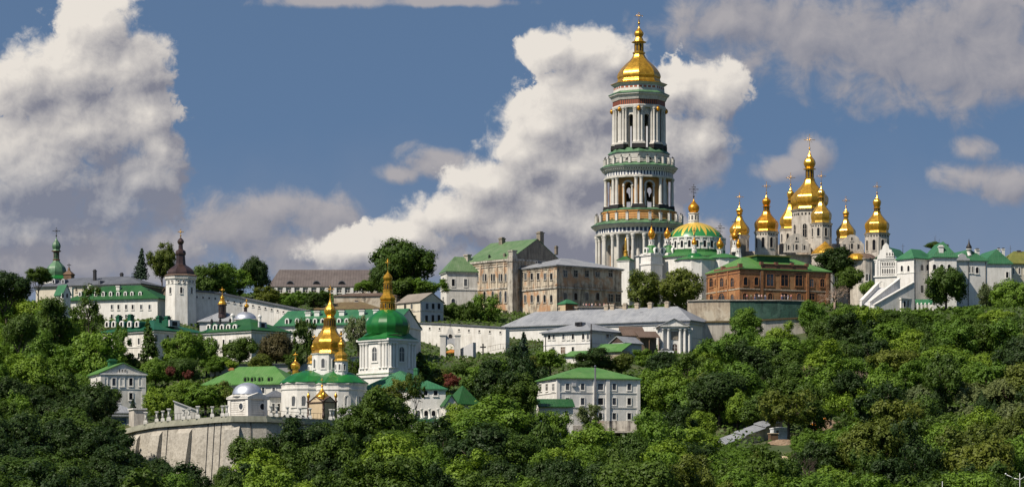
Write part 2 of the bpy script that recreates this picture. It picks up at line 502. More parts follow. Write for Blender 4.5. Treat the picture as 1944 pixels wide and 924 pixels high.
plaster('soil', (0.27, 0.185, 0.115), (0.13, 0.09, 0.055), 0.9, (0.34, 0.26, 0.18), 0.6, bump=0.8, run=0, scale=2.5)
plain('white_paint', (0.78, 0.78, 0.78), 0.35)
def stripes(name, c1, c2, period, frac):
    m, q, b = newmat(name)
    tc = q.n('ShaderNodeTexCoord'); s_ = q.n('ShaderNodeSeparateXYZ'); q.put(s_.inputs[0], tc.outputs['UV'])
    f = q.math('LESS_THAN', q.math('FRACT', q.math('DIVIDE', s_.outputs[0], period)), frac)
    q.put(b.inputs['Base Color'], q.mix(f, c1, c2)); b.inputs['Roughness'].default_value = 0.6
stripes('frieze_blue', (0.030, 0.048, 0.095), (0.78, 0.76, 0.72), 1.45, 0.34)
stripes('frieze_fine', (0.030, 0.048, 0.095), (0.80, 0.78, 0.74), 1.05, 0.48)
stripes('frieze_dentil', (0.78, 0.76, 0.72), (0.03, 0.03, 0.03), 0.80, 0.45)
stripes('frieze_red', (0.30, 0.075, 0.030), (0.025, 0.022, 0.02), 0.75, 0.42)
stripes('frieze_panels', (0.74, 0.72, 0.68), (0.33, 0.095, 0.04), 1.60, 0.72)
plain('bark', (0.075, 0.055, 0.040), 0.9, var=0.4, scale=4.0)
plain('pale_bark', (0.34, 0.25, 0.19), 0.9, var=0.3, scale=4.0)
plain('bronze', (0.05, 0.045, 0.03), 0.45, 0.6)
plain('digger_orange', (0.62, 0.22, 0.02), 0.4)
plain('skin', (0.55, 0.33, 0.24), 0.6, var=0.05)
for nm, c in (('cloth_red', (0.5, 0.05, 0.05)), ('cloth_white', (0.75, 0.75, 0.75)), ('cloth_blue', (0.07, 0.12, 0.3)), ('cloth_dark', (0.04, 0.04, 0.05)), ('cloth_pink', (0.65, 0.3, 0.32)), ('cloth_green', (0.1, 0.3, 0.1))):
    plain(nm, c, 0.8, var=0.1)
gold('gold', (0.88, 0.48, 0.055), 0.20)
gold('gold_deep', (0.88, 0.39, 0.030), 0.24)
gold('gold_pale', (0.90, 0.52, 0.085), 0.18)
leafmat('leaf_dark', (0.070, 0.124, 0.017))
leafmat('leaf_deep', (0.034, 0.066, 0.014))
leafmat('leaf_mid', (0.118, 0.212, 0.024))
leafmat('leaf_light', (0.165, 0.262, 0.026))
leafmat('leaf_olive', (0.120, 0.155, 0.024))
leafmat('leaf_grey', (0.150, 0.190, 0.072))
leafmat('leaf_brown', (0.095, 0.085, 0.035))
leafmat('leaf_red', (0.165, 0.050, 0.035))
leafmat('leaf_needle', (0.030, 0.060, 0.034), 0.1)
leafmat('leaf_amber', (0.32, 0.17, 0.05))

# ---------------------------------------------------------------- terrain: one sheet from the river bank to the horizon
GP = [(-600, 480, 18), (200, 480, 17), (700, 480, 17), (1200, 480, 18), (1700, 480, 18), (2500, 480, 18),
      (-400, 560, 26), (50, 560, 26), (300, 570, 25), (480, 560, 22), (700, 560, 24), (1000, 560, 26), (1300, 560, 28), (1600, 560, 30), (1900, 560, 30), (2400, 560, 30),
      (300, 665, 43), (470, 658, 43.5), (600, 665, 44), (690, 672, 44), (900, 640, 36), (1150, 650, 36), (1400, 650, 40), (1700, 650, 45), (1930, 650, 46), (2400, 650, 46), (1480, 660, 38.8), (1370, 653, 36.5), (1575, 676, 42.5), (1500, 640, 35.5), (1420, 640, 35.5), (800, 808, 63), (860, 815, 64.3), (930, 815, 64.5), (860, 800, 61.8), (1000, 820, 66),
      (-400, 640, 40), (50, 640, 40), (170, 702, 47.5), (280, 702, 47.5), (50, 740, 55), (60, 800, 68), (200, 788, 63), (330, 788, 63), (440, 788, 63), (525, 788, 65),
      (130, 850, 79), (300, 850, 79), (100, 885, 85), (280, 885, 85), (340, 838, 79), (450, 838, 72), (580, 838, 72), (440, 880, 85), (600, 900, 90), (600, 955, 94), (107, 920, 90),
      (600, 806, 70), (760, 806, 71), (560, 714, 52), (620, 690, 45), (735, 722, 53.5), (450, 750, 58), (820, 678, 42), (860, 780, 59), (900, 825, 67), (860, 846, 69), (950, 840, 69.3),
      (800, 878, 80), (680, 870, 80), (870, 876, 80), (930, 913, 86), (770, 900, 86), (1130, 697, 39.5), (1040, 697, 40), (1130, 740, 50), (1100, 800, 63.5), (1100, 822, 68.3), (1280, 828, 69),
      (1110, 903, 84), (1130, 842, 70.3), (1213, 1000, 95), (1320, 935, 91), (1460, 883, 87), (1360, 866, 80), (1380, 847, 72), (1450, 845, 73), (1540, 1040, 97), (1640, 950, 90),
      (1760, 903, 86), (1935, 932, 92), (1650, 860, 79), (1850, 860, 83), (1500, 800, 65), (1700, 800, 69), (1900, 800, 72), (1300, 780, 59), (1400, 720, 50), (1600, 720, 54), (1850, 720, 57), (1300, 700, 46),
      (2400, 800, 74), (2400, 930, 92), (-400, 740, 55), (-400, 900, 86), (-400, 1050, 95), (300, 1050, 96), (900, 1050, 96), (1500, 1120, 97), (2400, 1050, 96), (-400, 1250, 96), (972, 1250, 97), (2400, 1250, 97)]
_gx = np.array([(p[0] - CX) / FOC * p[1] for p in GP]); _gy = np.array([float(p[1]) for p in GP]); _gz = np.array([float(p[2]) for p in GP])
_S = 100.0
def _phi(r2):
    return 0.5 * r2 * np.log(r2 + 1e-9)
_n = len(GP)
_A = np.zeros((_n + 3, _n + 3))
_A[:_n, :_n] = _phi(((_gx[:, None] - _gx[None]) ** 2 + (_gy[:, None] - _gy[None]) ** 2) / _S ** 2) + np.eye(_n) * 0.01
_Pm = np.stack([np.ones(_n), _gx / _S, _gy / _S], 1)
_A[:_n, _n:] = _Pm; _A[_n:, :_n] = _Pm.T
_w = np.linalg.solve(_A, np.concatenate([_gz, np.zeros(3)]))

def rampart_y(px):
    """depth of the cave church's retaining wall"""
    return np.interp(px, [200, 245, 300, 380, 440, 500, 560, 700], [672, 658, 648, 639, 635, 636, 640, 652])

def ground(x, y):
    """height of the hillside (arrays allowed)"""
    x = np.asarray(x, float); y = np.asarray(y, float)
    sh = np.broadcast(x, y).shape
    xf = np.broadcast_to(x, sh).ravel(); yf = np.broadcast_to(y, sh).ravel()
    yc = np.clip(yf, 470, 1260)
    xc = np.clip(xf, -420, 420)
    z = np.zeros(len(xf))
    for a in range(0, len(xf), 20000):
        s = slice(a, a + 20000)
        K = _phi(((xc[s, None] - _gx[None]) ** 2 + (yc[s, None] - _gy[None]) ** 2) / _S ** 2)
        z[s] = K @ _w[:_n] + _w[_n] + _w[_n + 1] * xc[s] / _S + _w[_n + 2] * yc[s] / _S
    near = np.clip((yf - 250) / 220, 0, 1)
    z = np.where(yf < 470, 3.0 + (z - 3.0) * near ** 1.3, z)
    side = np.clip((np.abs(xf) - 420) / 2000, 0, 1)
    z = np.where(yf > 470, z * (1 - side * 0.25), z)
    px = CX + xf / np.maximum(yf, 1) * FOC
    ry = rampart_y(px)
    m = (px > 238) & (px < 700) & (yf > 555) & (yf < ry + 5.5)
    z = np.where(m, np.minimum(z, 22 + (yf - 555) / np.maximum(ry - 555, 1) * 7.5), z)
    return z.reshape(sh)

_ax = np.unique(np.concatenate([np.arange(-240, 241, 4.0), np.linspace(-6000, -240, 24), np.linspace(240, 6000, 24)]))
_ay = np.unique(np.concatenate([np.arange(460, 1080, 4.0), np.linspace(-4000, 460, 20), np.linspace(1080, 9000, 24)]))
_X, _Y = np.meshgrid(_ax, _ay)
_Z = ground(_X, _Y)
gm = bpy.data.meshes.new('hillside')
_ny, _nx = _X.shape
_idx = np.arange(_nx * _ny).reshape(_ny, _nx)
gm.from_pydata(np.stack([_X.ravel(), _Y.ravel(), _Z.ravel()], 1).tolist(), [], np.stack([_idx[:-1, :-1].ravel(), _idx[:-1, 1:].ravel(), _idx[1:, 1:].ravel(), _idx[1:, :-1].ravel()], 1).tolist())
gm.polygons.foreach_set('use_smooth', [True] * len(gm.polygons))
m, q, b = newmat('hill_ground')
tc = q.n('ShaderNodeTexCoord')
n1 = q.noise(tc.outputs['Object'], 0.06, 6.0, 0.62).outputs[0]; n2 = q.noise(tc.outputs['Object'], 0.7, 4.0, 0.6).outputs[0]
q.put(b.inputs['Base Color'], q.mix(q.maprange(n1, 0.42, 0.66), q.mix(n2, (0.025, 0.042, 0.012), (0.055, 0.085, 0.022)), q.mix(n2, (0.10, 0.085, 0.045), (0.07, 0.085, 0.025))))
b.inputs['Roughness'].default_value = 0.95
gm.materials.append(m)
tag(link('hillside', gm), kind='structure')

# ---------------------------------------------------------------- building helpers
WIN = {}
def win_outline(w, h, arch, off):
    a = w / 2 + off
    pts = [(-a, -off), (a, -off)]
    if arch == 1:
        zc = h - w / 2
        pts += [(a * math.cos(R(t)), zc + a * math.sin(R(t))) for t in range(0, 181, 22)]
    elif arch == 2:                       # pointed
        zc = h - w * 0.8
        pts += [(a, zc), (a * 0.55, zc + (w * 0.8 + off) * 0.62), (0, h + off), (-a * 0.55, zc + (w * 0.8 + off) * 0.62), (-a, zc)]
    elif arch == 3:                       # round
        r = w / 2 + off
        pts = [(r * math.cos(R(t)), h / 2 + r * math.sin(R(t))) for t in range(0, 360, 24)]
    else:
        pts += [(a, h + off), (-a, h + off)]
    return pts

def win_meshes(w, h, arch, fr, frmat, pmat, proud=0.12):
    key = (round(w, 1), round(h, 1), arch, fr, frmat, pmat)
    if key not in WIN:
        w, h = max(0.3, key[0]), max(0.3, key[1])
        i, o = win_outline(w, h, arch, 0.0), win_outline(w, h, arch, fr)
        mb = MB(); n = len(i)
        for k in range(n):
            l = (k + 1) % n
            (a, c), (d, e), (f, g), (s, t) = i[k], i[l], o[k], o[l]
            mb.poly([(a, -proud, c), (f, -proud, g), (s, -proud, t), (d, -proud, e)])
            mb.poly([(f, -proud, g), (f, 0.04, g), (s, 0.04, t), (s, -proud, t)])
            mb.poly([(a, 0.0, c), (a, -proud, c), (d, -proud, e), (d, 0.0, e)])
        if arch != 3:
            mb.box(-w / 2 - fr - 0.08, w / 2 + fr + 0.08, -proud - 0.09, 0.03, -fr - 0.14, -fr - 0.003)
        if w > 1.3 and arch != 3:
            mb.box(-0.045, 0.045, -0.055, -0.012, 0.0, h - (0.06 if arch else 0))
            mb.box(-w / 2, w / 2, -0.057, -0.013, h * 0.60, h * 0.60 + 0.08)
        pn = MB(); pn.poly([(x, -0.022, z) for x, z in i])
        WIN[key] = (mb.mesh('window', MAT[frmat]), pn.mesh('pane', MAT[pmat]))
    return WIN[key]


class Block:
    """a rectangular wing with its near corner at C; one face runs to the right of it ('R', local +x), one to the left ('L', local +y)"""
    def __init__(s, root, rootM, px, py, Y, th):
        s.px, s.Y, s.th = px, Y, R(th)
        s.c, s.s = math.cos(s.th), math.sin(s.th)
        s.o = Wp(px, py, Y)
        s.M = Matrix.Translation(s.o) @ Matrix.Rotation(s.th, 4, 'Z')
        s.root, s.rootM = root, rootM if rootM is not None else s.M
        s.inv = s.rootM.inverted() @ s.M
    def u_at(s, px, y=0.0):
        k = (px - CX) / FOC
        return (k * (s.Y + y * s.c) - s.o.x + y * s.s) / (s.c - k * s.s)
    def v_at(s, px, x=0.0):
        k = (px - CX) / FOC
        return (s.o.x + x * s.c - k * (s.Y + x * s.s)) / (k * s.c + s.s)
    def z_at(s, py, x=0.0, y=0.0):
        Yp = s.Y + x * s.s + y * s.c
        return CAMZ + (HORIZON - py) / FOC * Yp - s.o.z
    def part(s, name, mb, mats, local=None, parent=None):
        o = mb.build(name, mats, parent or s.root) if isinstance(mb, MB) else link(name, mb, parent or s.root)
        mt = s.inv @ local if local is not None else s.inv
        o.matrix_basis = mt if parent is None else (local or Matrix())
        return o
    def size(s, pxL=None, pxR=None, w=None, d=None, eave=None, h=None):
        s.w = s.u_at(pxR) if w is None else w
        s.d = s.v_at(pxL) if d is None else d
        s.h = s.z_at(eave) if h is None else h
        return s
    def walls(s, mat, sink=7.0, name='wall', gable=None, gh=0.0, top=0.0):
        mb = MB().box(0, s.w, 0, s.d, -sink, s.h + top)
        if gable == 'L':     # ridge parallel to the left face: triangles on the right face and behind
            mb.xprism([(0.02, s.h - 0.01), (s.w - 0.02, s.h - 0.01), (s.w / 2, s.h + gh)], 0.0, s.d)
        if gable == 'R':
            mb.yprism([(0.02, s.h - 0.01), (s.d - 0.02, s.h - 0.01), (s.d / 2, s.h + gh)], 0.0, s.w)
        return s.part(name, mb, MAT[mat])
    def band(s, z, h, proud, mat='trim', name='cornice'):
        p = proud
        return s.part(name, MB().box(-p, s.w + p, -p, s.d + p, z, z + h), MAT[mat])
    def hip(s, mat, rise, over=0.55, ins=None, z=None, name='roof', flare=0.0, x0=0, x1=None, y0=0, y1=None):
        z = s.h if z is None else z
        x0, x1, y0, y1 = x0 - over, (s.w if x1 is None else x1) + over, y0 - over, (s.d if y1 is None else y1) + over
        W_, D_ = x1 - x0, y1 - y0
        e = min(W_, D_) / 2 if ins is None else min(ins, max(W_, D_) / 2 - 0.05)
        if W_ >= D_:
            a, bb = (x0 + e, (y0 + y1) / 2), (x1 - e, (y0 + y1) / 2)
        else:
            a, bb = ((x0 + x1) / 2, y0 + e), ((x0 + x1) / 2, y1 - e)
        c = [(x0, y0), (x1, y0), (x1, y1), (x0, y1)]
        mb = MB()
        zb = z - 0.22
        A, B_ = (a[0], a[1], z + rise), (bb[0], bb[1], z + rise)
        lo = [(x, y, zb) for x, y in c]; hi = [(x, y, z + 0.04) for x, y in c]
        for i in range(4):
            mb.poly([lo[i], lo[(i + 1) % 4], hi[(i + 1) % 4], hi[i]])
        mb.poly(list(reversed(lo)))
        if W_ >= D_:
            mb.poly([hi[0], hi[1], B_, A]); mb.poly([hi[1], hi[2], B_]); mb.poly([hi[2], hi[3], A, B_]); mb.poly([hi[3], hi[0], A])
        else:
            mb.poly([hi[0], hi[1], A]); mb.poly([hi[1], hi[2], B_, A]); mb.poly([hi[2], hi[3], B_]); mb.poly([hi[3], hi[0], A, B_])
        s.roof_rise, s.roof_over = rise, over
        return s.part(name, mb, MAT[mat])
    def gable(s, mat, axis, rise, over=0.5, end=0.35, t=0.22, name='roof', z=None, mb=None):
        z = s.h if z is None else z
        own = mb is None
        mb = mb or MB()
        if axis == 'L':
            k = rise / (s.w / 2); zo = z - over * k
            for sg in (0, 1):
                e = -over if sg == 0 else s.w + over
                mb.xprism([(e, zo + 0.03), (s.w / 2, z + rise + 0.03), (s.w / 2, z + rise + 0.03 + t), (e, zo + 0.03 + t)], -end, s.d + end)
        else:
            k = rise / (s.d / 2); zo = z - over * k
            for sg in (0, 1):
                e = -over if sg == 0 else s.d + over
                mb.yprism([(e, zo + 0.03), (s.d / 2, z + rise + 0.03), (s.d / 2, z + rise + 0.03 + t), (e, zo + 0.03 + t)], -end, s.w + end)
        return s.part(name, mb, MAT[mat])
    def place(s, face, px, py, inset=0.0):
        """local matrix of something standing on a face at a pixel"""
        if face == 'R':
            u = s.u_at(px, inset); return Matrix.Translation((u, inset, s.z_at(py, u, inset)))
        v = s.v_at(px, inset)
        return Matrix.Translation((inset, v, s.z_at(py, inset, v))) @ Matrix.Rotation(R(-90), 4, 'Z')
    def scale(s, face, px):
        k = (s.Y + (s.u_at(px) * s.s if face == 'R' else s.v_at(px) * s.c)) / FOC
        return k / max(0.15, (s.c if face == 'R' else s.s)), k
    def win(s, face, pxs, py, wp, hp, arch=0, fr=0.16, frmat='trim', pmat='glass', inset=0.0, parent=None, name='window'):
        for px in (pxs if isinstance(pxs, (list, tuple)) else [pxs]):
            kx, kz = s.scale(face, px)
            pm = pmat if pmat != 'glass' else random.choice(('glass', 'glass', 'glass', 'glass_mid', 'glass_pale'))
            a, b = win_meshes(wp * kx, hp * kz, arch, fr, frmat, pm)
            o = s.part(name, a, None, s.place(face, px, py + hp / 2, inset))
            g = link('pane', b, o)
    def chimney(s, px, top, bot, wp, y=None, x=None, mat='white', cap=None):
        y = s.d / 2 if y is None and x is None else y
        if y is not None:
            u = s.u_at(px, y)
        else:
            u, y = x, s.v_at(px, x)
        k = (s.Y + u * s.s + y * s.c) / FOC
        w = wp * k / 2
        z1, z0 = s.z_at(top, u, y), s.z_at(bot, u, y)
        mb = MB().box(-w, w, -w, w, z0 - 1.2, z1 - 0.25).box(-w * 1.25, w * 1.25, -w * 1.25, w * 1.25, z1 - 0.25, z1)
        mb.box(-w * 0.8, w * 0.8, -w * 0.8, w * 0.8, z1, z1 + 0.35, 1)
        return s.part('chimney', mb, [MAT[mat], MAT[cap or 'iron']], Matrix.Translation((u, y, 0)))
    def dormer(s, face, pxs, py, wp, hp, inset, depth=3.0, arch=1, mat='white_clean', roof='roof_teal'):
        for px in (pxs if isinstance(pxs, (list, tuple)) else [pxs]):
            kx, kz = s.scale(face, px)
            w, h = wp * kx, hp * kz
            L = s.place(face, px, py + hp / 2, inset)
            o = s.part('dormer', MB().xprism(win_outline(w, h, arch, 0.0), -0.15, 0.30).xprism(win_outline(w * 0.9, h * 0.97, arch, 0.0), 0.30, depth, 1), [MAT[mat], MAT[roof]], L)
            pn = MB().poly([(x, -0.16, z) for x, z in win_outline(w * 0.50, h * 0.72, arch, 0.0)])
            g = pn.build('pane', MAT['glass'], o)
            g.location.z = h * 0.08
    def drainpipe(s, face, pxs, mat='iron'):
        for px in pxs:
            L = s.place(face, px, HORIZON)
            L.translation.z = 0
            s.part('drainpipe', MB().tube((0, -0.14, -1.0), (0, -0.14, s.h - 0.3), 0.09), MAT[mat], L)


def building(name, label, cat, px, py, Y, th, group=None, **size):
    o = thing(name, label, cat, Wp(px, py, Y), R(th), group)
    return Block(o, None, px, py, Y, th).size(**size)
def wing(b, px, py, Y, th, **size):
    return Block(b.root, b.rootM, px, py, Y, th).size(**size)


class Church:
    """a building measured from one axis: rev() turns profiles of (pixel row, pixel half-width)"""
    def __init__(s, root, px, py, Y):
        s.root, s.px, s.Y, s.o = root, px, Y, Wp(px, py, Y)
    def xz(s, px, py, dy=0.0):
        w = Wp(px, py, s.Y + dy)
        return w.x - s.o.x, w.z - s.o.z
    def k(s, dy=0.0):
        return (s.Y + dy) / FOC
    def rev(s, name, mat, prof, px=None, dy=0.0, n=16, phase=0.0, smooth=False, sub=0, parent=None):
        px = s.px if px is None else px
        k = s.k(dy)
        x = s.xz(px, 0, dy)[0]
        p = [(hw * k, s.xz(px, py, dy)[1]) for py, hw in prof]
        if sub: p = smooth_profile(p, sub)
        z0 = p[0][1]
        mb = MB().lathe([(r, z - z0) for r, z in p], n, 0, 0, R(phase), smooth)
        o = mb.build(name, MAT[mat] if isinstance(mat, str) else mat, parent or s.root)
        o.location = (x, dy, z0)
        if parent is not None:
            o.location = Vector((x, dy, z0)) - parent.location
        return o
    def cross(s, px, top, bot, dy=0.0, mat='gold', parent=None, arm=0.30, th=1.0, bars=1):
        k = s.k(dy)
        x, z0 = s.xz(px, bot, dy); z1 = s.xz(px, top, dy)[1]
        h = z1 - z0; t = 0.085 * th; a = h * arm
        mb = MB().tube((0, 0, 0), (0, 0, h), t, t * 0.8)
        mb.lathe([(0.01, h * 0.08), (t * 2.6, h * 0.13), (t * 3.2, h * 0.18), (t * 2.6, h * 0.23), (0.01, h * 0.28)], 8)
        mb.tube((-a, 0, h * 0.68), (a, 0, h * 0.68), t)
        if bars > 1:
            mb.tube((-a * 0.5, 0, h * 0.84), (a * 0.5, 0, h * 0.84), t * 0.9)
            mb.tube((-a * 0.6, 0, h * 0.50), (a * 0.6, 0, h * 0.42), t * 0.9)
        for (xx, zz) in ((-a, h * 0.68), (a, h * 0.68), (0, h)):
            mb.lathe([(0.01, zz - t * 1.9), (t * 2.0, zz), (0.01, zz + t * 1.9)], 6, xx, 0)
        for sx in (-1, 1):
            for sz in (-1, 1):
                mb.tube((0, 0, h * 0.68), (sx * a * 0.5, 0, h * 0.68 + sz * a * 0.5), t * 0.5)
        o = mb.build('cross', MAT[mat], parent or s.root)
        o.location = (x, dy, z0) if parent is None else Vector((x, dy, z0)) - parent.location
        return o
    def awin(s, px, dy, hw, ang, py, w, h, arch=1, frmat='trim', pmat='glass', fr=0.22, parent=None, name='window', proud=0.12):
        """window on a turned body: ang 0 looks at the camera, + to the right; hw = pixel radius of the wall there"""
        k = s.k(dy)
        a, b = win_meshes(w * k, h * k, arch, fr, frmat, pmat, proud)
        x, z = s.xz(px, py + h / 2, dy)
        r = hw * k
        o = link(name, a, parent or s.root)
        loc = Vector((x + r * math.sin(R(ang)), dy - r * math.cos(R(ang)), z))
        o.location = loc if parent is None else loc - parent.location
        o.rotation_euler = (0, 0, R(ang))
        if parent is None:
            link('pane', b, o)
        else:                                  # already a sub-part: the pane goes into the same mesh
            key = ('joined', a.name, b.name)
            if key not in WIN:
                me = a.copy(); nv = len(a.vertices)
                vs = [tuple(v.co) for v in a.vertices] + [tuple(v.co) for v in b.vertices]
                fs = [tuple(p.vertices) for p in a.polygons] + [tuple(i + nv for i in p.vertices) for p in b.polygons]
                me = bpy.data.meshes.new('window'); me.from_pydata(vs, [], fs)
                me.materials.append(MAT[frmat]); me.materials.append(MAT[pmat])
                me.polygons.foreach_set('material_index', [0] * len(a.polygons) + [1] * len(b.polygons)); me.update()
                WIN[key] = me
            o.data = WIN[key]
        return o
    def pear(s, px, dy, base, bulge, neck, lant, onion, tip, crosstop, drum=None, mat='gold', n=8, phase=0.0, wall='stone_white', wins=(-67.5, -22.5, 22.5, 67.5), win=None, lmat=None, cmat='gold'):
        """baroque cupola; each argument is (pixel row, pixel half-width)"""
        P_ = lambda *a, **kw: s.rev(*a, px=px, dy=dy, **kw)
        if drum:
            (yt, yb, hw) = drum
            d = P_('drum', wall, [(yb, hw * 1.06), (yb - 2, hw * 1.06), (yb - 2.4, hw), (yt + 5, hw), (yt + 4, hw * 1.03), (yt + 3, hw * 1.03), (yt + 1.5, hw * 1.09), (yt, hw * 1.12)], n=n, phase=phase)
            if win:
                for a in wins:
                    s.awin(px, dy, hw * math.cos(math.pi / n) if n < 12 else hw, a, win[0], win[1], win[2], parent=d, frmat='stone_white' if wall == 'stone_white' else 'trim')
            for i in range(n * 3):
                pass
        H = base[0] - neck[0]; b0 = base[0] - bulge[0]
        up = bulge[0] - neck[0]
        w = bulge[1]; nk = neck[1]
        prof = [(base[0], base[1]), (base[0] - 0.10 * b0, base[1] * 1.0), (base[0] - 0.35 * b0, base[1] * 0.90 + 0.05 * w), (base[0] - 0.62 * b0, w * 0.97), (bulge[0], w), (bulge[0] - 0.15 * up, w * 0.955), (bulge[0] - 0.34 * up, w * 0.78),
                (bulge[0] - 0.55 * up, nk + (w - nk) * 0.42), (bulge[0] - 0.76 * up, nk + (w - nk) * 0.17), (neck[0], nk)]
        o = P_('dome', mat, prof, n=n, phase=phase, sub=3)
        if lant:
            l = P_('lantern', lmat or mat, [(neck[0] + 0.5, nk * 1.15), (neck[0] - 0.8, nk * 1.15), (neck[0] - 1, nk * 0.86), (lant[0] + 1.5, nk * 0.86), (lant[0] + 1.2, lant[1]), (lant[0], lant[1])], n=8, phase=phase)
            if neck[0] - lant[0] > 7:
                for a in (-67.5, -22.5, 22.5, 67.5):
                    s.awin(px, dy, nk * 0.86 * 0.93, a, (neck[0] + lant[0]) / 2, nk * 0.34, (neck[0] - lant[0]) * 0.66, 1, frmat='gold', pmat='dark', fr=0.05, parent=l, name='opening')
            y0 = lant[0]
        else:
            y0 = neck[0]
        hh = y0 - tip
        ob = y0 - onion[0]
        on = P_('onion', mat, [(y0, onion[1] * 0.62), (y0 - 0.5 * ob, onion[1] * 0.86), (onion[0], onion[1]), (onion[0] - 0.28 * (onion[0] - tip), onion[1] * 0.80), (onion[0] - 0.55 * (onion[0] - tip), onion[1] * 0.38), (tip + 0.5, 0.9), (tip, 0.5)], n=8, phase=phase, sub=3)
        s.cross(px, crosstop, tip + 0.6, dy, cmat, parent=on)
        return o
    def onion(s, px, dy, base, hw, bul, tip, crosstop, mat='gold_deep', neckhw=None, n=12, cmat='iron', bars=1, arm=0.30):
        on = s.rev('onion', mat, [(base, neckhw or hw * 0.55), (base - 1, hw * 0.62), ((base + bul) / 2 - 0.5, hw * 0.92), (bul, hw), (bul - 0.25 * (bul - tip), hw * 0.86), (bul - 0.5 * (bul - tip), hw * 0.50), (bul - 0.75 * (bul - tip), hw * 0.2), (tip, 0.5)], px=px, dy=dy, n=n, sub=3, smooth=True)
        s.cross(px, crosstop, tip + 0.6, dy, cmat, parent=on, bars=bars, arm=arm)
        return on

# ---------------------------------------------------------------- the great bell tower
def arch_panel(W_, H, ow, spring, oh, t0, t1, m=0):
    """a wall panel W_ x H with an arched opening; base at z=0, spans y t0..t1"""
    mb = MB()
    mb.box(-W_ / 2, -ow / 2, t0, t1, 0, H, m).box(ow / 2, W_ / 2, t0, t1, 0, H, m)
    pts = [(ow / 2, H), (-ow / 2, H)] + [(-ow / 2 * math.cos(R(a)), spring + (oh - spring) * math.sin(R(a))) for a in range(0, 181, 18)]
    mb.xprism(list(reversed(pts)), t0, t1, m)
    return mb

def column_mesh(h, r, mat, base=None):
    return MB().lathe([(r * 1.35, 0), (r * 1.35, h * 0.025), (r * 1.08, h * 0.045), (r, h * 0.06), (r * 1.0, h * 0.4), (r * 0.86, h * 0.90), (r * 1.05, h * 0.91), (r * 0.95, h * 0.925), (r * 1.3, h * 0.965), (r * 1.45, h * 0.97), (r * 1.45, h)], 12, smooth=False).mesh('column', MAT[mat])

T = Church(thing('great_bell_tower', 'tall white four-tier bell tower with many columns and a large gold dome', 'bell tower', Wp(1213, 565, 1000)), 1213, 565, 1000)
ROT = -93.0                                       # one vertex of the octagon looks at the camera
k = T.k()
rv = lambda name, mat, prof, n=16, **kw: T.rev(name, mat, prof, n=n, phase=ROT, **kw)
def body(ybot, ytop, hw, ow, oy, mat, matin, thick=1.4):
    """eight arched panels as one wall ring"""
    ap = hw * k * math.cos(math.pi / 8)
    W_ = 2 * hw * k * math.sin(math.pi / 8)
    H = (ybot - ytop) * k
    mb = MB()
    for i in range(8):
        pm = arch_panel(W_ * 0.985, H, ow * k, (ybot - oy) * k - ow * k * 0.5, (ybot - oy) * k, -ap, -ap + thick)
        a = R(22.5 + 45 * i + ROT + 90)
        b0 = len(mb.v)
        for (x, y, z) in pm.v:
            mb.v.append((x * math.cos(a) - y * math.sin(a), x * math.sin(a) + y * math.cos(a), z))
        mb.f += [tuple(j + b0 for j in f) for f in pm.f]; mb.m += pm.m; mb.s += pm.s
    o = mb.build('wall', MAT[mat], T.root)
    o.location.z = T.xz(1213, ybot)[1]
    return o
def ring_cols(ybot, ytop, hw, offs, rpx, name='column', mat='tower_white'):
    h = (ybot - ytop) * k
    me = column_mesh(h, rpx * k, mat)
    me.name = name
    z = T.xz(1213, ybot)[1]
    for i in range(8):
        for (da, dr) in offs:
            a = R(ROT + 45 * i + da)
            o = link(name, me, T.root)
            r = (hw + dr) * k
            o.location = (r * math.cos(a), r * math.sin(a), z)
def plinths(ybot, ytop, hw, wid, dep, mat, name='plinth'):
    z = T.xz(1213, ybot)[1]
    me = MB().box(-wid * k / 2, wid * k / 2, -dep * k / 2, dep * k / 2, 0, (ybot - ytop) * k * 0.55).box(-wid * k * 0.46, wid * k * 0.46, -dep * k * 0.46, dep * k * 0.46, (ybot - ytop) * k * 0.55, (ybot - ytop) * k).mesh(name, MAT[mat])
    for i in range(8):
        a = R(ROT + 45 * i)
        o = link(name, me, T.root)
        o.location = (hw * k * math.cos(a), hw * k * math.sin(a), z)
        o.rotation_euler = (0, 0, a + R(90))
def balustrade(ybot, ytop, hw, per=3):
    z0, z1 = T.xz(1213, ybot)[1], T.xz(1213, ytop)[1]
    h = z1 - z0
    mb = MB()
    N = 8 * per
    pts = []
    for i in range(N):
        a = R(ROT + 360 * i / N)
        pts.append((hw * k * math.cos(a), hw * k * math.sin(a)))
    post = MB().box(-0.42, 0.42, -0.42, 0.42, 0, h).box(-0.52, 0.52, -0.52, 0.52, h, h + 0.15).lathe([(0.12, h + 0.15), (0.26, h + 0.5), (0.12, h + 0.85), (0.03, h + 1.0)], 8, m=1).mesh('baluster_post', [MAT['tower_white'], MAT['iron']])
    for i, (x, y) in enumerate(pts):
        o = link('baluster_post', post, T.root)
        o.location = (x, y, z0); o.rotation_euler = (0, 0, R(ROT + 360 * i / N))
        p2 = pts[(i + 1) % N]
        for t in (0.45, 0.8):
            mb.tube((x, y, h * t), (p2[0], p2[1], h * t), 0.06)
        for j in range(1, 8):
            f = j / 8
            mb.tube((x + (p2[0] - x) * f, y + (p2[1] - y) * f, 0), (x + (p2[0] - x) * f, y + (p2[1] - y) * f, h * 0.8), 0.045, n=4)
    mb.build('railing', MAT['iron'], T.root).location.z = z0
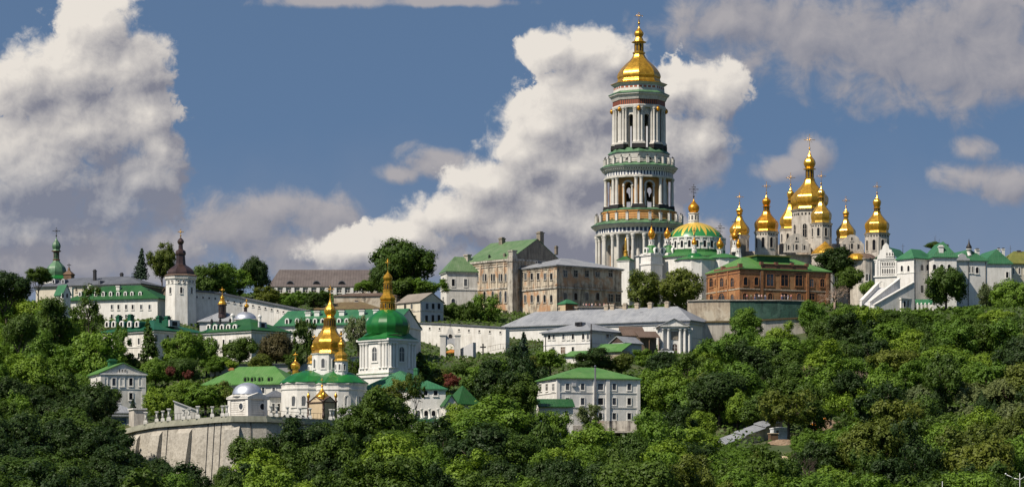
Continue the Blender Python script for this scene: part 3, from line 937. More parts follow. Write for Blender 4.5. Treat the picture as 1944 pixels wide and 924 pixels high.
# first tier
rv('base', 'stone_white', [(600, 92), (561, 92), (561, 86), (556, 86)])
body(560, 449, 66, 19, 466, 'tower_white', 'tower_white', 2.0)
ring_cols(557, 450, 79, [(-15, -2), (-7.5, 1.5), (7.5, 1.5), (15, -2)], 3.1)
for a, wdt in ((-22.5, 9), (22.5, 9), (-67.5, 9), (67.5, 9)):
    T.awin(1213, 0, 66 * math.cos(math.pi / 8) - 7, a - 3, 512, 17, 84, 1, frmat='ochre', pmat='wood', fr=0.6)
rv('cornice', 'tower_white', [(450.5, 70), (450.5, 84), (447, 85), (446, 82.5)])
rv('frieze', 'frieze_blue', [(446.2, 70), (446, 82), (438.2, 82), (438, 70)])
rv('cornice', 'tower_white', [(438.3, 70), (438, 84), (436, 85.5), (434.5, 88), (432, 90.5), (430.6, 91)])
rv('ledge_roof', 'copper_green', [(430.8, 91.8), (429.8, 91.8), (421.5, 76)])
balustrade(425, 411.5, 82, 3)
# second tier, ochre band and the open arcade
rv('attic', 'ochre', [(424, 72), (408, 70.5), (407, 72), (403.5, 72.5)])
rv('ledge_roof', 'copper_green', [(404, 73), (403, 73), (399.5, 66)])
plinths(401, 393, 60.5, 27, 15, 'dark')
body(401, 341, 56, 17, 350, 'ochre', 'tower_white', 1.8)
ring_cols(394, 341, 63, [(-4.4, 0), (4.4, 0)], 3.3)
ring_cols(397, 357, 53.5, [(-13.2, 0), (13.2, 0)], 2.0, 'small_column')
for i in range(8):                                        # white arch rings over the openings
    a = R(ROT + 22.5 + 45 * i)
    mb = MB()
    ap = 56 * k * math.cos(math.pi / 8)
    r0, r1 = 8.0 * k, 11.2 * k
    pts = [(r1 * math.cos(R(t)), r1 * math.sin(R(t))) for t in range(0, 181, 15)] + [(r0 * math.cos(R(t)), r0 * math.sin(R(t))) for t in range(180, -1, -15)]
    for j in range(12):
        t0_, t1_ = R(j * 15), R(j * 15 + 15)
        mb.xprism([(r0 * math.cos(t0_), r0 * math.sin(t0_)), (r1 * math.cos(t0_), r1 * math.sin(t0_)), (r1 * math.cos(t1_), r1 * math.sin(t1_)), (r0 * math.cos(t1_), r0 * math.sin(t1_))], -0.45, 0.1)
    o = mb.build('arch', MAT['tower_white'], T.root)
    o.location = (ap * math.cos(a), ap * math.sin(a), T.xz(1213, 358)[1]); o.rotation_euler = (0, 0, a + R(90))
bell = MB().lathe([(1.7, 0), (1.6, 0.4), (1.15, 1.4), (0.95, 2.4), (0.6, 2.9), (0.1, 3.1)], 14).tube((0, 0, 3.0), (0, 0, 5.0), 0.12).mesh('bell', MAT['bronze'])
for a in (-70, -22, 26, 75):
    o = link('bell', bell, T.root)
    o.location = (4.8 * math.sin(R(a)), -4.8 * math.cos(R(a)), T.xz(1213, 383)[1])
rv('belfry_floor', 'grey_plaster', [(401.5, 55), (400.2, 55)])
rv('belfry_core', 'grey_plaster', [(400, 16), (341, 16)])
rv('architrave', 'tower_white', [(342, 20), (342, 66), (338.5, 66.5), (337.8, 65)])
rv('frieze', 'frieze_fine', [(337.9, 60), (337.7, 65), (330.2, 65), (330, 60)])
rv('dentils', 'frieze_dentil', [(327.4, 60), (327.3, 69.6), (325.5, 70.7), (325.4, 60)])
rv('cornice', 'tower_white', [(330.3, 60), (330, 67), (327.5, 68), (326.5, 69.6), (325, 70.5), (322.5, 73), (320.6, 73.5)])
rv('ledge_roof', 'copper_green', [(320.8, 74.3), (319.8, 74.3), (312.5, 60)])
balustrade(316, 304.5, 65.5, 3)
# third tier: attic and open lantern of columns
rv('attic', 'tower_white', [(315, 57), (306, 55), (297, 57), (294, 58)], n=8)
for a in (-67.5, -22.5, 22.5, 67.5):
    T.awin(1213, 0, 55.5 * math.cos(math.pi / 8), a - 3, 306, 11, 6, 1, pmat='dark', fr=0.12, parent=None)
rv('ledge_roof', 'copper_green', [(293.8, 59.5), (292.8, 59.5), (284.5, 50)], n=8)
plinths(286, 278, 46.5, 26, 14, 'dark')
plinths(278, 274.5, 46.5, 25, 13.4, 'tower_white', 'column_base')
body(287, 207, 42, 10.5, 221, 'tower_white', 'tower_white', 1.3)
ring_cols(275, 208.5, 47, [(-7.0, 0), (0.3, 1.5), (7.0, 0)], 2.55)
ring_cols(275, 208.5, 44.0, [(-11.8, 0), (11.8, 0)], 1.9, 'small_column')
rv('lantern_shade_drum', 'dark', [(236, 30), (209, 30)], n=8)  # dark drum added to stand in for shade in the upper arches
me = MB().lathe([(0.05, 0), (0.5, 0.35), (0.72, 0.9), (0.5, 1.5), (0.08, 1.9)], 8).mesh('gold_shield', MAT['gold_deep'])
for i in range(8):
    a = R(ROT + 45 * i)
    o = link('gold_shield', me, T.root); o.location = (51.5 * k * math.cos(a), 51.5 * k * math.sin(a), T.xz(1213, 217)[1])
sc = MB()
for (x, y) in ((-2.2, -2.2), (2.2, -2.2), (2.2, 2.2), (-2.2, 2.2)):
    sc.tube((x, y, 0), (x, y, 13.5), 0.10)
for z in (2.5, 5.5, 8.5, 11.5):
    for p0, p1 in (((-2.2, -2.2), (2.2, -2.2)), ((2.2, -2.2), (2.2, 2.2)), ((2.2, 2.2), (-2.2, 2.2)), ((-2.2, 2.2), (-2.2, -2.2))):
        sc.tube((*p0, z), (*p1, z), 0.08); sc.tube((*p0, z), (*p1, z + 2.6), 0.06)
sc.build('stair_frame', MAT['iron'], T.root).location.z = T.xz(1213, 286)[1]
rv('floor', 'grey_plaster', [(287, 41), (286.2, 41)], n=8)
rv('architrave', 'tower_white', [(208.8, 20), (208.8, 50), (205.5, 51), (203.2, 50.5)], n=8)
rv('frieze', 'frieze_red', [(203.4, 44), (203.2, 49.8), (193.8, 49.8), (193.6, 44)], n=8)
rv('cornice', 'tower_white', [(194, 44), (193.6, 51), (190, 52.5), (187, 54), (184.5, 57), (181.8, 57.6)], n=8)
rv('ledge_roof', 'copper_green', [(182, 58.4), (181, 58.4), (176.5, 49)], n=8)
rv('attic', 'tower_white', [(179, 49), (165, 47.5)], n=8)
rv('frieze', 'frieze_panels', [(171.5, 47), (171.4, 48.4), (167.7, 48.1), (167.6, 47)], n=8)
rv('cornice', 'tower_white', [(165.3, 44), (165, 49), (162.5, 52.5), (161.2, 53)], n=8)
rv('ledge_roof', 'gold', [(161.4, 54), (160.4, 54), (158.4, 43)], n=8)
rv('dome', 'gold', [(158.8, 41.5), (156.5, 42.5), (151.5, 40), (146, 41.5), (139, 39.5), (131, 34), (122, 25.5), (113.5, 16.5), (107, 12), (101, 10)], n=8, sub=4)
rv('lantern', 'gold', [(102, 12), (99.5, 12), (99, 8.6), (82, 8.6), (81.5, 11)], n=8)
for a in (-67.5, -22.5, 22.5, 67.5):
    T.awin(1213, 0, 8.6 * 0.93, a - 3, 90.5, 3.2, 14, 1, frmat='gold', pmat='dark', fr=0.1)
rv('lantern_cornice', 'gold', [(82, 9), (81, 14), (79.6, 14.3), (78, 9)], n=8)
rv('onion', 'gold', [(79, 9.5), (74.5, 8), (70.5, 6.2), (68.5, 7.5), (63.5, 9), (59.5, 7), (55, 3.2), (51.5, 1.2), (46, 0.7)], n=8, sub=3)
rv('ball', 'gold', [(47.5, 0.4), (46, 1.9), (44.3, 2.3), (42.5, 1.9), (41, 0.4)], n=10, smooth=True)
T.cross(1213, 24, 43, mat='gold_pale', arm=0.36, th=1.15)

# ---------------------------------------------------------------- the refectory church with the low ribbed dome
def dome_rays_mat():
    m, q, b = newmat('refectory_dome')
    tc = q.n('ShaderNodeTexCoord'); sp_ = q.n('ShaderNodeSeparateXYZ'); q.put(sp_.inputs[0], tc.outputs['Object'])
    an = q.math('MULTIPLY', q.math('ARCTAN2', sp_.outputs[1], sp_.outputs[0]), 14.0 / math.pi)
    tri = q.math('ABSOLUTE', q.math('SUBTRACT', q.math('FRACT', an), 0.5))                    # 0 on the rays' axes
    alt = q.math('MULTIPLY', q.math('FRACT', q.math('MULTIPLY', q.math('FLOOR', an), 0.5)), 2.4)
    hgt = q.math('SUBTRACT', sp_.outputs[2], q.math('ADD', 1.1, alt))
    ray = q.math('GREATER_THAN', q.math('MULTIPLY', hgt, 0.190), tri)
    n = q.noise(tc.outputs['Object'], 0.4, 4.0, 0.6).outputs[0]
    q.put(b.inputs['Base Color'], q.mix(ray, q.mix(n, (0.018, 0.150, 0.035), (0.035, 0.230, 0.06)), (0.92, 0.60, 0.10)))
    q.put(b.inputs['Metallic'], q.math('MULTIPLY', ray, 0.45))
    b.inputs['Roughness'].default_value = 0.34
    return m
rc = Church(thing('refectory_church', 'church with a low green gold-rayed dome and small gold onion turrets', 'church', Wp(1320, 545, 935)), 1320, 545, 935)
dr = rc.rev('drum', 'white', [(483, 56), (456, 56), (455, 58.5), (453, 58.5)], n=24)
for i in range(-5, 6):
    a = i * 15
    rc.awin(1320, 0, 56, a, 467, 5.2, 13, 1, parent=dr, frmat='white_clean', fr=0.35)
    rc.awin(1320, 0, 57, a + 7.5, 459, 1.6, 6, 1, parent=dr, frmat='white_clean', pmat='white_clean', fr=0.3, name='pilaster')
rc.rev('dome', dome_rays_mat(), [(458, 55.5), (452, 53.5), (445, 49.5), (438, 43), (431, 33), (425.5, 20), (422.5, 9)], n=32, sub=3, smooth=True)
lt = rc.rev('lantern', 'white', [(424, 11), (422, 11), (421.5, 9.3), (406, 9.3), (405.5, 11), (404, 11)], px=1317, n=8)
for a in (-67.5, -22.5, 22.5, 67.5):
    rc.awin(1317, 0, 9.3 * 0.93, a, 413, 3.2, 9, 1, parent=lt)
rc.onion(1317, 0, 405, 10.8, 394, 377, 350, bars=2, neckhw=8)
rc.rev('nave_roof', 'roof_green', [(492, 78), (490.5, 78), (482, 57), (476, 57)], n=24)
rc.rev('nave_wall', 'white_clean', [(600, 74), (493, 74), (492, 77), (490.5, 77)], n=24)
for (px, dy, gp, tip, ct, dt, db, dhw, on) in ((1237, -9, 453, 428, 412, 455, 468, 5.5, 6.8), (1267, -4, 452, 431, 416, 453, 468, 5.5, 6.8), (1367, -13, 471, 450, 424, 473, 486, 5.5, 7.0), (1402, -4, 470, 452, 440, 471, 484, 4.6, 5.0), (1396, 8, 455, 433, 414, 456, 470, 5.5, 7.5)):
    d = rc.rev('turret', 'white_clean', [(db + 8, dhw * 1.5), (db, dhw * 1.3), (db - 1.5, dhw * 1.05), (dt + 1.5, dhw), (dt + 1, dhw * 1.2), (dt, dhw * 1.2)], px=px, dy=dy, n=8)
    for a in (-67.5, -22.5, 22.5, 67.5):
        rc.awin(px, dy, dhw * 0.93, a, (dt + db) / 2, 1.8, (db - dt) * 0.5, 1, parent=d, fr=0.08)
    rc.onion(px, dy, gp, on, gp - (gp - tip) * 0.38, tip, ct, bars=2 if px == 1367 else 1, neckhw=on * 0.75)
# porch blocks below the two turrets on the tower side
for (px, dy, hw) in ((1237, -9, 14.5), (1270, -4, 16)):
    kk = rc.k(dy); x = rc.xz(px, 0, dy)[0]
    for (yt, yb, g) in ((470, 478, 0.9), (484, 600, 0.97)):
        z1, z0 = rc.xz(px, yt, dy)[1], rc.xz(px, yb, dy)[1]
    z1, z0 = rc.xz(px, 481, dy)[1], rc.xz(px, 600, dy)[1]
    rc_o = MB().box(-hw * kk, hw * kk, -hw * kk, hw * kk, z0, z1).box(-hw * kk - 0.3, hw * kk + 0.3, -hw * kk - 0.3, hw * kk + 0.3, z1 - 0.8, z1 - 0.2).box(-hw * kk - 0.25, hw * kk + 0.25, -hw * kk - 0.25, hw * kk + 0.25, z1 - 3.6, z1 - 3.1)
    for t in range(5):
        rc_o.box(-hw * kk - 0.12, -hw * kk + 0.5, -hw * kk - 0.12, -hw * kk + 0.5, z1 - 1.6 - t * 1.5 - 0.7, z1 - 1.6 - t * 1.5)
    o = rc_o.build('bay', MAT['white_clean'], rc.root); o.location = (x, dy, 0); o.rotation_euler.z = R(38)
    rc.rev('bay_roof', 'roof_green', [(481.5, hw * 1.15), (480.5, hw * 1.15), (475, hw * 0.88), (469, hw * 0.72), (465, hw * 0.42)], px=px, dy=dy, n=8, sub=2)
    for a in (-50, 35):
        rc.awin(px, dy, hw * 0.78, a, 476, 5.5, 8, 1, pmat='white_clean', fr=0.4, proud=0.9, name='gable_lunette')
# apse chapels in front
for (px, dy, hw, yt, ye) in ((1320, -20, 38, 480, 496), (1372, -17, 34, 480, 493)):
    rc.rev('apse', 'white_clean', [(600, hw), (ye, hw), (ye - 0.5, hw + 1.5), (ye - 2, hw + 1.5)], px=px, dy=dy, n=12, phase=15)
    rc.rev('apse_roof', 'roof_green', [(ye - 1.5, hw + 2.2), (ye - 2.6, hw + 2.2), (ye - 7, hw * 0.75), (ye - 11, hw * 0.35), (ye - 12, 4)], px=px, dy=dy, n=16, sub=2, smooth=True)
d = rc.rev('apse_dome', 'dome_green', [(495, 17.5), (491, 17.5), (486, 15.5), (481, 10), (479.5, 5)], px=1319, dy=-22, n=16, sub=3, smooth=True)
d = rc.rev('turret', 'white_clean', [(482, 5.6), (479, 4.8), (466, 4.3), (465.5, 5.2), (464.5, 5.2)], px=1318, dy=-22, n=8)
for a in (-22.5, 22.5):
    rc.awin(1318, -22, 4.3 * 0.93, a, 472, 1.6, 6, 1, parent=d, fr=0.08)
rc.onion(1318, -22, 465, 5.4, 460, 449, 432, bars=2)
rc.rev('side_nave', 'white_clean', [(600, 40), (502, 40), (501, 42), (499, 42)], px=1290, dy=-3, n=4, phase=12)
rc.rev('side_nave_roof', 'roof_green', [(500, 44), (498, 44), (491, 12)], px=1290, dy=-3, n=4, phase=12)

# small gatehouse turret at the tower's foot
gt = Church(thing('chapel_turret', 'small white chapel with green pyramid roof and thin gold spire before the tower columns', 'chapel', Wp(1188, 560, 955)), 1188, 560, 955)
gt.rev('wall', 'white_clean', [(590, 17), (497, 17), (496, 19), (494, 19)], n=4, phase=20)
gt.rev('roof', 'roof_dark_green', [(494.5, 19.5), (493.2, 19.5), (488, 8), (484, 4.5), (482, 4)], n=4, phase=20, sub=2)
gt.rev('lantern', 'gold', [(486, 5), (479, 3.6), (477, 4.6), (474, 2.2)], n=8)
gt.rev('spire', 'gold_pale', [(474.5, 2.2), (470, 2.6), (455, 2.0), (450, 0.5)], n=8)
bl = building('stair_turret', 'plain white square block standing against the columned tower foot', 'outbuilding', 1213, 560, 962, 30, pxL=1207, pxR=1224, eave=485)
bl.walls('white_clean'); bl.band(bl.h - 0.2, 0.35, 0.25); bl.hip('roof_slate', 0.5, 0.3)

# ---------------------------------------------------------------- the cathedral
ca = Church(thing('cathedral', 'stone cathedral with a cluster of pear shaped gold domes behind the brick house', 'church', Wp(1540, 540, 1040)), 1540, 540, 1040)
CW = 'stone_white'
ca.pear(1537, 6, (399, 33), (378, 36), (340, 9), (320, 12), (309, 11.5), 287, 255, drum=(399, 470, 34), win=(440, 8, 26))
ca.pear(1455, -8, (440, 22.5), (425, 23), (401, 6.5), (391, 8), (381, 8.2), 370, 345, drum=(440, 520, 22), win=(461, 6, 19), mat='gold_deep')
ca.pear(1404, 14, (447, 18), (436, 19), (411, 5), (405, 6.2), (399, 6.7), 389, 366, drum=(447, 520, 18), win=(463, 5, 14), mat='gold')
ca.pear(1501, 18, (435, 19), (420, 21), (387, 5.5), (379, 7), (367, 7), 355, 328, drum=(435, 520, 20), win=(452, 5, 16), mat='gold')
ca.pear(1559, -10, (424, 19), (408, 20), (383, 5.5), (374, 7), (365.5, 7.5), 353, 325, drum=(424, 500, 20), win=(441, 5, 16), mat='gold_pale')
ca.pear(1606, 8, (453, 18), (440, 18.7), (417, 5), (410, 6), (404, 6.3), 395, 373, drum=(453, 520, 18), win=(466, 4, 10), mat='gold_pale')
ca.pear(1665, -6, (443, 22.5), (427, 23.5), (402, 6.5), (394, 7.5), (383, 8), 370, 346, drum=(443, 560, 23), win=(466, 6, 20), mat='gold')
# arcade rows under the dome eaves
for (px, dy, hw, y, nn_) in ((1537, 6, 34, 410, 28), (1455, -8, 22, 447, 24), (1559, -10, 20, 431, 24), (1665, -6, 23, 450, 24)):
    kk = ca.k(dy); mb = MB()
    for i in range(nn_):
        a = 2 * math.pi * (i + 0.5) / nn_
        f = hw * kk * math.cos(math.pi / 8) / math.cos(((a) % (math.pi / 4)) - math.pi / 8) + 0.03
        w = math.pi * hw * kk / nn_ * 0.42
        c, s_ = math.cos(a), math.sin(a)
        mb.prism([((f + y_) * c - x_ * s_, (f + y_) * s_ + x_ * c) for x_, y_ in ((-w, -0.1), (w, -0.1), (w, 0.05), (-w, 0.05))], 0, 0.75)
    o = mb.build('eave_arcade', MAT['dark'], ca.root); x, z = ca.xz(px, y, dy); o.location = (x, dy, z)
def ca_box(x0, x1, yt, yb, dy, dep, mat, name='wall'):
    a, zt = ca.xz(x0, yt, dy); c = ca.xz(x1, yt, dy)[0]; zb = ca.xz(x0, yb, dy)[1]
    o = MB().box(0, c - a, 0, dep, zb - zt, 0).build(name, MAT[mat], ca.root); o.location = (a, dy, zt); return o
ca_box(1388, 1482, 476, 600, 2, 24, CW); ca_box(1470, 1650, 484, 600, -9, 30, CW); ca_box(1480, 1640, 462, 600, -2, 22, 'ruin_grey'); ca_box(1636, 1690, 478, 600, 3, 22, CW)
ca_box(1468, 1652, 482.3, 485.2, -9.7, 31.5, 'stone_white', 'cornice')
ca_box(1390, 1416, 452, 600, -4, 10, 'ruin_dark')
def pediment(px, w, yt, yb, dy):
    kk = ca.k(dy); x, z = ca.xz(px, yb, dy); h = (yb - yt) * kk; W_ = w * kk
    pts = [(-W_, 0), (W_, 0), (W_, h * 0.42), (W_ * 0.92, h * 0.55), (W_ * 0.72, h * 0.62), (W_ * 0.66, h * 0.78), (W_ * 0.45, h * 0.9), (W_ * 0.2, h), (-W_ * 0.2, h), (-W_ * 0.45, h * 0.9), (-W_ * 0.66, h * 0.78), (-W_ * 0.72, h * 0.62), (-W_ * 0.92, h * 0.55), (-W_, h * 0.42)]
    mb = MB().xprism(pts, -0.4, 2.4)
    for xx in (-0.95, -0.4, 0.4, 0.95):
        mb.box(W_ * xx - 0.35, W_ * xx + 0.35, -0.75, -0.38, 0, h * 0.44)
    mb.box(-W_ - 0.4, W_ + 0.4, -0.8, -0.36, -0.55, -0.003)
    o = mb.build('pediment', MAT[CW], ca.root); o.location = (x, dy, z)
    for xx, yy, ww, hh in ((-0.66, 0.06, 3.4, 9), (0.0, 0.06, 4.4, 11), (0.66, 0.06, 3.4, 9), (0, 0.62, 3.4, 6)):
        a, b = win_meshes(ww * kk, hh * kk, 1, 0.28, 'stone_white', 'dark')
        g = link('niche', a, o); g.location = (W_ * xx, -0.40, h * yy)
        me = a.copy()
        vs = [tuple(v.co) for v in a.vertices] + [tuple(v.co) for v in b.vertices]; nv = len(a.vertices)
        me = bpy.data.meshes.new('niche'); me.from_pydata(vs, [], [tuple(p.vertices) for p in a.polygons] + [tuple(i + nv for i in p.vertices) for p in b.polygons])
        me.materials.append(MAT[CW]); me.materials.append(MAT['dark']); me.polygons.foreach_set('material_index', [0] * len(a.polygons) + [1] * len(b.polygons))
        g.data = me
pediment(1512, 23, 443, 476, -12); pediment(1617, 20, 445, 474, -12)
ca.rev('apse_roof', 'gold', [(485, 26), (482, 26), (477, 24), (472, 19), (466, 11), (460, 4), (457, 1)], px=1566, dy=-13, n=12, sub=3)
ca.rev('apse', CW, [(600, 25), (485, 25), (484, 27), (482.5, 27)], px=1566, dy=-13, n=12)
ca.rev('apse_roof', 'gold', [(494, 18), (492, 18), (486, 15), (481, 9)], px=1626, dy=-14, n=12, sub=2)
ca.rev('apse', CW, [(600, 26), (494, 26), (493, 28), (492, 28)], px=1640, dy=-12, n=12)
ca.rev('apse_roof', 'roof_brown', [(492.5, 28.5), (491.5, 28.5), (484, 18), (481, 10)], px=1640, dy=-11.6, n=12, sub=2)
ca.awin(1640, -12, 25.5, -20, 528, 5, 13, 0, pmat='glass'); ca.awin(1640, -12, 25.5, 5, 528, 5, 13, 0, pmat='glass')

# ---------------------------------------------------------------- brick house with green roof
b = building('brick_house', 'orange brick two-storey house with arched windows and bright green roof', 'house', 1404, 572, 885, 24, pxL=1341, pxR=1577, eave=508)
b.walls('brick')
b.band(b.h - 0.5, 0.5, 0.28, 'brick_dark'); b.band(b.h - 1.5, 0.18, 0.12, 'brick_dark')
b.band(b.z_at(548), 0.35, 0.14, 'tan_wall', 'string_course')
b.part('parapet', MB().box(b.u_at(1446) , b.u_at(1533), -0.12, 0.5, b.h - 0.3, b.h + 1.35).box(b.u_at(1445), b.u_at(1534), -0.25, 0.62, b.h + 1.35, b.h + 1.65), MAT['brick_dark'])
for px in (1446, 1474, 1504, 1532):
    u = b.u_at(px); b.part('parapet_post', MB().box(u - 0.5, u + 0.5, -0.3, 0.75, b.h + 1.2, b.h + 2.15), MAT['brick_dark'])
for px in (1404, 1372):
    v = b.v_at(px) if px < 1404 else 0
    b.part('parapet_post', MB().box(-0.25, 0.9, v - 0.25, v + 0.9, b.h + 0.1, b.h + 1.35), MAT['brick_dark'])
b.part('parapet', MB().box(-0.15, 0.45, b.v_at(1400), b.v_at(1356), b.h + 0.02, b.h + 0.75), MAT['brick_dark'])
b.hip('roof_light_green', 4.4, 0.35, ins=7.0)
b.part('roof_lantern', MB().box(b.w * 0.30, b.w * 0.66, b.d * 0.30, b.d * 0.7, b.h + 1.0, b.h + 4.5).box(b.w * 0.30 - 0.4, b.w * 0.66 + 0.4, b.d * 0.28, b.d * 0.72, b.h + 4.5, b.h + 4.85, 1), [MAT['roof_dark_green'], MAT['roof_moss']])
b.win('R', [1415.5, 1436], 533, 7.5, 15, 1, 0.22, 'brick'); b.win('R', [1462, 1489.5, 1516.5], 530.5, 14, 23, 0, 0.22, 'brick'); b.win('R', [1541, 1561], 536, 8, 15, 1, 0.22, 'brick')
b.win('R', [1414, 1436, 1462, 1517], 562, 8, 12, 1, 0.2, 'brick'); b.win('R', [1489, 1541], 562, 12, 12, 0, 0.2, 'brick')
b.win('L', [1350.5, 1370.5, 1390.5], 535, 5.5, 17, 1, 0.3, 'brick'); b.win('L', [1359.5, 1380.5], 535, 3.8, 12, 1, 0.2, 'brick')
b.win('L', [1351, 1390.5], 563, 5, 11, 1, 0.2, 'brick'); b.win('L', [1370], 562, 11, 13, 1, 0.2, 'brick')
for px in (1361, 1382):
    v = b.v_at(px); b.part('pilaster', MB().box(-0.22, 0.0, v - 0.4, v + 0.4, -1, b.h - 0.5), MAT['brick'])
for px in (1446, 1533, 1570):
    u = b.u_at(px); b.part('pilaster', MB().box(u - 0.45, u + 0.45, -0.25, 0.0, -1, b.h - 0.52), MAT['brick'])
b.drainpipe('R', [1443, 1536]); b.drainpipe('L', [1343])

# ---------------------------------------------------------------- the weathered two-storey block with grey roof
b = building('weathered_house', 'weathered two-storey house with peeling plaster under a grey hipped roof', 'house', 1057, 603, 905, 38, pxL=975, pxR=1180, eave=502)
b.walls('ruin'); b.band(b.h - 0.55, 0.5, 0.45, 'ruin_grey'); b.band(b.h - 1.15, 0.22, 0.2, 'ruin'); b.band(b.z_at(546), 0.5, 0.32, 'ruin_grey', 'string_course'); b.band(b.z_at(540), 0.2, 0.16, 'ruin', 'string_course'); b.band(b.z_at(590), 0.3, 0.14, 'ruin_grey', 'string_course')
b.hip('roof_grey', 3.4, 0.7)
b.win('L', [986, 998, 1010, 1022, 1035, 1047], 524, 4.3, 12, 0, 0.18, 'ruin_grey'); b.win('L', [985.5, 997.5, 1010, 1022, 1034.5, 1047], 566, 4.3, 14, 1, 0.18, 'ruin_grey')
b.win('R', [1073, 1093, 1114, 1134.5, 1159], 518.5, 7, 12, 0, 0.16, 'ruin_grey'); b.win('R', [1073, 1093, 1114, 1134.5], 562, 6.5, 14, 1, 0.16, 'ruin_grey'); b.win('R', [1159, 1173], 565, 9, 14, 0, 0.2, 'ruin_grey', 'dark')
for px in (979, 992, 1004, 1016, 1028.5, 1041, 1053):
    v = b.v_at(px); b.part('pilaster', MB().box(-0.2, 0.0, v - 0.22, v + 0.22, b.z_at(545), b.h - 0.6), MAT['ruin'])
b.drainpipe('R', [1060]); 
b.dormer('L', [1019], 497, 5, 4, 2.2, 1.5, 0, 'roof_slate', 'roof_slate')

# the gothic-windowed ruin with gable and tall chimneys
b = building('gothic_ruin', 'tall weathered building with paired pointed windows, brown gable and chimneys', 'house', 973, 600, 917, 44, pxL=885, pxR=1066, eave=489)
b.walls('ruin', gable='L', gh=b.w * 0.30)
b.gable('roof_pale', 'L', b.w * 0.30, 0.3, 0.1)
b.band(b.h - 0.75, 0.6, 0.5, 'ruin_grey'); b.band(b.h - 1.5, 0.25, 0.25, 'ruin'); b.band(b.z_at(503), 0.2, 0.2, 'ruin_grey', 'string_course'); b.band(b.z_at(546), 0.45, 0.25, 'ruin_grey', 'string_course')
b.part('gable_face', MB().xprism([(0.4, b.h + 0.1), (b.w - 0.4, b.h + 0.1), (b.w / 2, b.h + b.w * 0.292)], -0.06, 0.2), MAT['ruin_dark'])
b.win('L', [889, 893.5, 903, 907, 918, 922.5, 934, 938.5, 948.5, 952.5, 960.5], 526, 2.8, 14, 1, 0.16, 'ruin_grey'); b.win('L', [891, 905, 920.5, 936, 950.5, 960.5], 562, 4, 22, 2, 0.25, 'ruin_grey')
for x0, x1, y0, y1 in ((-0.9, 1.3, -0.9, 1.3), (-0.9, 1.0, b.d - 1.6, b.d + 0.4)):
    b.part('corner_pier', MB().box(x0, x1, y0, y1, -7, b.h + 0.6).box(x0 - 0.2, x1 + 0.2, y0 - 0.2, y1 + 0.2, b.h - 1.2, b.h - 0.7).box(x0 + 0.2, x1 - 0.2, y0 + 0.2, y1 - 0.2, b.h + 0.6, b.h + 2.0).box(x0, x1, y0, y1, b.h + 2.0, b.h + 2.4), MAT['ruin_grey'])
for px in (898, 912.5, 928, 943.5, 957):
    v = b.v_at(px); b.part('pilaster', MB().box(-0.22, 0.0, v - 0.28, v + 0.28, b.z_at(546), b.h - 0.8), MAT['ruin'])
b.part('cellar_wall', MB().box(-2.2, -0.4, 2, b.d - 2, -6, 1.8), MAT['tan_wall'])
b.chimney(953, 452, 478, 9, y=b.d * 0.72, mat='ruin_dark', cap='ruin_dark'); b.chimney(1025.5, 441, 462, 10, y=1.0, mat='ruin_dark', cap='ruin_dark'); b.chimney(929, 485, 498, 3, x=0.9, mat='iron'); b.chimney(958, 482, 496, 4, x=0.9, mat='ruin_dark', cap='ruin_dark'); b.chimney(1056, 468, 476, 5, y=0.8, mat='ruin_dark', cap='ruin_dark')

# pale block with pale green roof beside it
b = building('pale_house', 'pale two-storey house with faded green roof beside the gothic windows', 'house', 848, 584, 926, 14, pxL=836.5, pxR=888, eave=514)
b.w *= 1.6
b.walls('white'); b.band(b.h - 0.5, 0.45, 0.35); b.band(b.z_at(549), 0.4, 0.18, name='string_course')
b.hip('roof_pale', 5.0, 0.5, ins=4.0)
b.win('R', 860.5, 536, 6, 13, 0, 0.2); b.win('R', 860.5, 573, 7, 13, 1, 0.2); b.win('R', 884, 536, 6, 13, 0, 0.2); b.win('L', 842, 534, 3.5, 15, 0, 0.2, 'trim', 'glass_pale'); b.win('L', 842, 570, 3.5, 13, 0, 0.2, 'trim', 'glass_pale')

# small gabled stone house
b = building('gabled_house', 'small stone gabled house with dark windows beneath the big oak', 'house', 798, 616, 880, 42, pxL=753, pxR=842, eave=571)
b.walls('cream', gable='L', gh=2.6); b.gable('roof_ash', 'L', 2.6, 0.4, 0.25); b.band(b.z_at(590), 0.3, 0.12, 'ruin_grey', 'string_course')
b.part('front_plaster', MB().box(0.25, b.w - 0.25, -0.05, 0.2, -4, b.h - 0.1), MAT['grey_plaster'])
b.win('R', [810.5, 822, 833], 580.5, 5.2, 11, 0, 0.14, 'grey_plaster', inset=-0.05); b.win('R', [809.5, 821.5, 833], 604, 5.2, 13, 0, 0.14, 'grey_plaster', inset=-0.05); b.win('L', [769.5, 782], 581, 4, 10, 0, 0.14, 'cream'); b.win('L', [758, 776, 788], 603, 4, 10, 0, 0.14, 'cream')

# brown-roofed warehouses behind the green bell tower
b = building('warehouse', 'low tan warehouse with rusty roof behind the long green-roofed range', 'warehouse', 722, 600, 862, 80, pxL=592, w=14, eave=585)
b.walls('ruin_dark'); b.hip('roof_olive', 2.6, 0.6)
b.chimney(677, 572, 583, 7, mat='grey_plaster'); b.chimney(690, 566, 577, 6, mat='ruin'); 
b = building('storehouse', 'long tan plastered storehouse wall above the rusty roofed warehouse', 'storehouse', 752, 600, 888, 85, pxL=634, w=10, eave=560)
b.walls('tan_wall'); b.hip('roof_brown', 1.2, 0.3)

